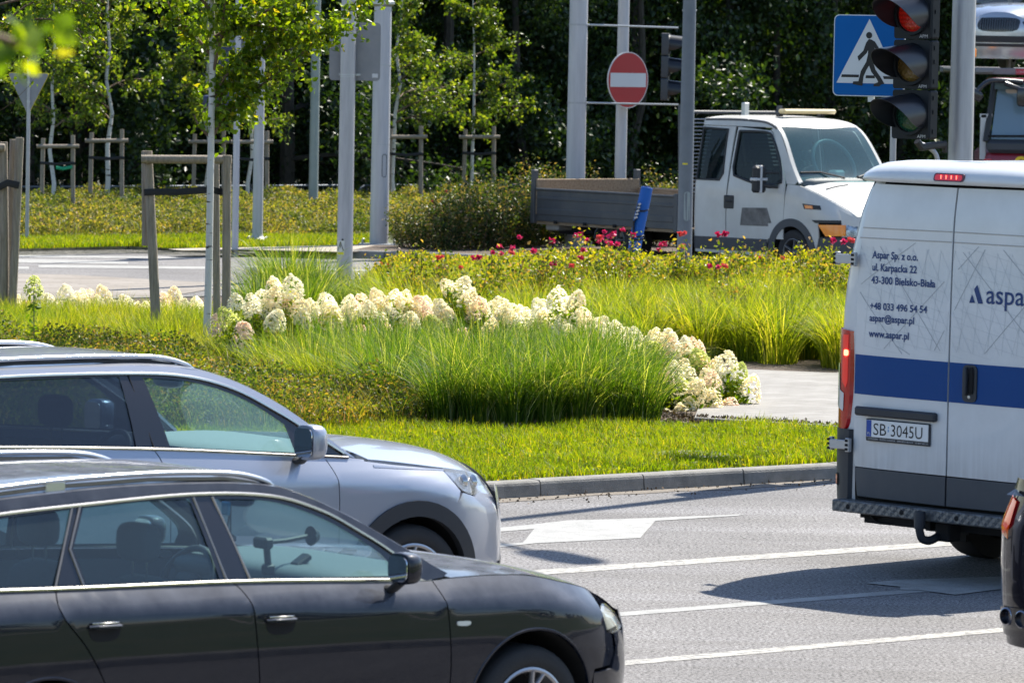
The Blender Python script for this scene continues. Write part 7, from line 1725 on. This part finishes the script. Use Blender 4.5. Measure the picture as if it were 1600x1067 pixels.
    mb = MB(); mb.box((-2.75, .98, 1.16), (.08, .08, .30), None, .01); mb.tube([(-2.75, .98, 1.25), (-3.05, 1.0, 1.10)], .03, 6); mb.build('corner_post', bg_, root)
    mb = MB(); mb.box((-4.15, 0, .55), (3.3, 2.10, .06)); mb.build('bed_floor', wd, root)
    hb = MB(); rr = Matrix.Rotation(R(0), 3, 'Y')
    for y in (-1.02, 1.02): hb.tube([(-2.42, y, .55), (-2.46, y, 1.3), (-2.50, y, 2.46)], .048, 8)
    for z in (2.35,): hb.tube([(-2.5, -1.02, z), (-2.5, 1.02, z)], .03, 8)
    rk = hb.build('ladder_rack', bg_, root); mb = MB()
    for k in range(20): z = 1.14 + k * .058; mb.tube([(-2.44 - (z - 1.1) * .04, -1.0, z), (-2.44 - (z - 1.1) * .04, 1.0, z)], .010, 5)
    mb.build('rack_bars', mat('rack_bar_steel', (.45, .45, .44), .4, metal=.5), rk)
    mb = MB(); mb.box((-3.9, 0, .42), (4.2, .8, .14)); mb.box((-4.9, -.85, .45), (.5, .06, .06)); mb.build('chassis', M_DARK, root)
    for sg in (-1, 1):
        mb = MB()
        for k in range(13):
            a = R(15 + 150 * k / 12); mb.box((-4.0 + .44 * math.cos(a), sg * .88, .335 + .44 * math.sin(a) * .72), (.13, .30, .012), Matrix.Rotation(math.pi / 2 - a, 3, 'Y'))
        mb.build('mudguard', blk, root)
    mb = MB(); mb.box((-5.55, -.75, .48), (.30, .40, .10), None, .02); mb.build('tail_lamp_box', mat('pale_box', (.4, .4, .4), .6), root)
    tag(root, 'white double cab tipper truck with a grey wooden lined load bed', 'truck')
make_truck()
# rolled blue mat standing before the truck bed
r0 = G(992, 408); D_ = 66.5; r0 = AT(990, 430, D_); r0.z = 0; root = empty('rolled_mat', r0)
def A_(px, py, dd=0): return AT(px, py, D_ + dd) - r0
mt = mat('blue_ribbed_foam', (.0, .10, .42), .6, bump=.5, bscale=30); mb = MB(); mb.tube([A_(986, 425), A_(994, 372), A_(1003, 330), A_(1011, 293)], [.092, .090, .088, .084], 20); mb.build('roll', mt, root)
mb = MB(); mb.tube(spline([A_(1011, 292.5) + Vector((.05 * math.cos(t) * (1 - t / 22), .05 * math.sin(t) * (1 - t / 22), .004)) for t in np.linspace(0, 14, 20)], 2), .008, 4); mb.build('coil_end', mat('deep_blue', (.0, .05, .25), .6), root)
mb = MB(); 
for k, (a, c_) in enumerate([((987, 418), (990, 345)), ((992, 345), (998, 318))]): mb.tube([A_(*a, -.09), A_(*c_, -.07)], [.03, .045], 8, flat=.35)
mb.build('black_flap', M_STRAP, root)
mb = MB()
for k in range(5): mb.tube([A_(991 + k * 1.7, 341 - k * 5.2, -.13), A_(996 + k * 1.3, 339 - k * 5.2, -.13)], .014, 5)
mb.build('white_marks', mat('white_tape', (.55, .55, .55), .5), root)
mb = MB()
for px, py in ((1002, 328), (995, 368), (994, 373)): mb.tube([A_(px - 11, py - 1, -.02), A_(px - 5, py + 2, -.1), A_(px + 5, py + 2, -.1), A_(px + 11, py, -.02)], .012, 6)
mb.build('tie_strap', M_STRAP, root)
tag(root, 'upright rolled blue foam mat strapped in black, before the truck bed', 'rolled mat')
# ------------------------------------------------------------------ car transporter, right edge, and the car on its upper deck
def make_transporter():
    red = mat('lorry_red', (.22, .012, .022), .35, coat=.6); blk = M_BLK
    root = empty('car_transporter', (7.72, 78.0, 0), R(0))   # x right, y away
    mb = MB(); mb.box((1.25, 1.1, 1.16), (2.46, 2.0, 1.24), None, .10); mb.box((1.25, .18, 1.20), (2.50, .35, 1.10), None, .12); cb = mb.build('cab', red, root, smooth=50)
    mb = MB(); mb.box((1.25, .06, 1.80), (2.44, .20, .22), None, .06); mb.build('black_cowl', mat('cowl_grey', (.035, .04, .05), .5), root)
    mb = MB(); v = [(.10, .02, 1.92), (2.40, .02, 1.92), (2.34, .26, 2.82), (.22, .26, 2.82)]; mb.add(v + [(x, y + .01, z) for x, y, z in v], [(0, 1, 2, 3), (7, 6, 5, 4)]); mb.build('windscreen', glassmat('lorry_glass', (.40, .58, .66), veil=.35, veilcol=(.38, .52, .62)), root)
    for s_, t_ in (((.02, .05, 1.88), (.16, .28, 2.86)), ((2.48, .05, 1.88), (2.40, .28, 2.86))): mb = MB(); mb.tube([s_, t_], .055, 8); mb.build('pillar', blk, root)
    mb = MB(); mb.box((1.28, .9, 2.88), (2.25, 1.6, .10), None, .04); mb.build('roof', red, root)
    mb = MB(); mb.box((1.40, 1.9, 2.3), (1.7, .06, 1.1)); mb.build('cab_back_wall', M_SEAT, root)
    mb = MB(); mb.box((1.25, .12, 2.80), (2.2, .02, .12)); mb.build('sun_strip', mat('sun_strip', (.05, .09, .10), .4), root)
    mb = MB()
    for k in range(9): mb.blob((.45 + k * .21, .24, 2.70), (.11, .02, .07 + .02 * (k % 2)))
    mb.build('tasselled_pelmet', mat('pale_cloth', (.5, .42, .36), .9), root)
    mb = MB(); mb.box((1.4, .9, 1.95), (1.7, .5, .3), None, .05); mb.blob((.8, 1.2, 2.15), (.28, .15, .35)); mb.build('cab_interior', M_SEAT, root)
    mb = MB(); mb.tube(spline([(.60, .10, 2.86), (.10, .0, 2.88), (-.10, -.02, 2.76), (-.14, -.02, 2.66)], 5), .045, 8); mb.tube([(.3, -.02, 2.84), (.52, -.06, 2.76), (.60, -.06, 2.68)], .04, 8); mb.blob((.60, -.08, 2.62), (.11, .06, .16)); mb.blob((-.20, 0, 2.66), (.16, .08, .09), M=Matrix.Rotation(R(35), 4, 'Y')); mb.build('mirror_arm', M_BLKG, root, smooth=60)
    mb = MB(); mb.tube([(.05, -.01, 1.97), (1.2, -.01, 1.99), (2.3, -.01, 1.97)], .018, 5); mb.tube([(.9, -.02, 1.90), (1.4, .0, 2.06)], .02, 5); mb.build('wipers', M_DARK, root)
    mb = MB(); place_text(mb, 'ST', Matrix(((1, 0, 0, .50), (0, 0, 1, -.002), (0, 1, 0, 1.40), (0, 0, 0, 1))), .34, sx=1.2, offset=.012); mb.build('lettering', mat('lettering_yellow', (.75, .50, .01), .5), root, smooth=0)
    mb = MB(); mb.box((.05, -.04, 1.52), (.14, .05, .16), None, .02); mb.build('marker_lamp', M_REDL, root)
    mb = MB(); mb.box((-.02, .15, 1.95), (.10, .08, .75), None, .01); mb.box((.02, .15, 2.30), (.2, .08, .06)); mb.build('side_post', mat('pale_paint', (.5, .5, .5), .5), root)
    for sx_ in (.25, 2.25):
        w_ = MB(); w_.lathe([(.30, -.02), (.48, -.02), (.50, .05), (.50, .25), (.48, .30), (.30, .30)], (sx_, 1.2, .50), 'X', 28); w_.build('wheel', M_RUB, root)
    st = mat('deck_steel', (.22, .22, .22), .5, metal=.4)
    mb = MB(); mb.box((1.4, 1.0, 3.03), (3.1, .10, .11), None, .01); mb.box((1.4, 7.0, 3.03), (3.1, .10, .11), None, .01)
    for x in (.05, 2.7): mb.box((x, 4.0, 3.03), (.30, 6.2, .06), None, .01); mb.box((x, 3.0, 1.7), (.10, .12, 2.6)); mb.box((x, 6.6, 1.7), (.10, .12, 2.6))
    dk = mb.build('upper_deck', st, root)
    mb = MB(); mb.box((.66, .945, 3.03), (.17, .006, .09)); lb = mb.build('maker_plate', mat('label_red', (.45, .03, .05), .5), dk)
    mb = MB(); place_text(mb, 'LOHR', Matrix(((1, 0, 0, .585), (0, 0, 1, .940), (0, 1, 0, 3.005), (0, 0, 0, 1))), .066, width=.15); mb.build('maker_name', mat('print_white', (.5, .5, .5), .5), dk, smooth=0)
    mb = MB(); mb.box((-.17, .90, 3.33), (.15, .12, .15), None, .02); mb.build('amber_lamp', mat('amber_lens_plain', (.75, .22, .01), .3, emit=((1, .3, .02), .15)), root)
    mb = MB(); mb.tube([(.62, 2.6, 3.0), (.62, 2.6, 4.40)], .04, 8); mb.tube([(.62, 2.6, 4.28), (3, 2.6, 4.28)], .035, 8); mb.build('headboard', st, root)
    mb = MB(); mb.box((1.3, 5, .8), (1.0, 8, .25)); mb.build('chassis', M_DARK, root)
    tag(root, 'red car transporter lorry with yellow letters at the right edge', 'lorry')
    # car carried nose first on the upper deck
    m = carpaint('pale_silver_paint', (.42, .45, .50), .7, .25); B = suv_body(); c = empty('carried_car', (8.36, 80.3, 3.06), R(-110))
    for sg in (-1, 1):
        side_part(B, 'body_side', [(-3.66, .36), (-3.3, .3)] + arch(-2.84, .36, .42, 190, -5) + [(-.45, .25)] + arch(0, .36, .42, 190, -5) + [(.8, .3), (.84, .86)] + curve_z(B.zb, .80, -3.6, 24), m, c, sg)
        side_part(B, 'side_window', band(curve_z(lambda x: B.zb(x) + .01, -3.5, -.41, 20), curve_z(lambda x: B.zr(x) - .02, -3.5, -.38, 20)), M_GLASSD, c, sg, gap=0, flange=0)
        mirror(c, B, -.70, 1.13, sg, m)
        for ax in (0, -2.84): make_wheel(c, ax, sg * .905, .352, .23, .232, sg, 5)
        mb = MB(); P_(mb, [(sg * .40, .80), (sg * .80, .90), (sg * .88, .86), (sg * .86, .78), (sg * .44, .74)], B.front(.006), flange=0, step=.05); mb.build('headlight', M_BLKG, c)
    finish_body(c, B, m, dict(cowl=-.26, hood_front=.84, header=-1.27, ws_base=-.40, ws_bow=.20, roof_rear=-3.5, wb=2.84, wr=.352, arch_r=.40, lining=M_DARK))
    for k in list(c.children):
        if k.name.startswith('grille'): bpy.data.objects.remove(k)
    sh = [(-.30, .84), (-.32, .72), (-.22, .63), (.22, .63), (.32, .72), (.30, .84), (0, .86)]
    gy = -.42
    mb = MB(); P_(mb, sp2([(-.30, .86), (-.36, .74), (-.26, .64), (.26, .64), (.36, .74), (.30, .86), (-.30, .86)], 3)[:-1], B.front(.012), flange=0, step=.05); gr = mb.build('grille', M_BLKG, c)
    mb = MB()
    for k in range(-7, 8):
        y = k * .042; f_ = B.front(.03); mb.tube([tuple(float(q) for q in f_(np.float64(y), np.float64(z))) for z in (.66, .75, .84)], .008, 5)
    mb.build('grille_bars', mat('grille_bar', (.10, .11, .12), .3, metal=.6), gr)
    for (y0, z0, y1, z1, nm, mm) in ((-.85, .45, .85, .56, 'lower_intake', M_BLK), (-.86, .38, .86, .43, 'lip', M_BLK)):
        mb = MB(); P_(mb, [(y0, z0), (y1, z0), (y1, z1), (y0, z1)], B.front(.015), flange=0, step=.06); mb.build(nm, mm, c)
    mb = MB(); P_(mb, [(-.62, .585), (-.44, .585), (-.44, .625), (-.62, .625)], B.front(.02), flange=0, step=.05); mb.build('blue_tape', mat('blue_tape', (.03, .28, .65), .5), c)
    tag(c, 'pale silver car carried nose first on the upper deck of the transporter', 'car')
make_transporter()
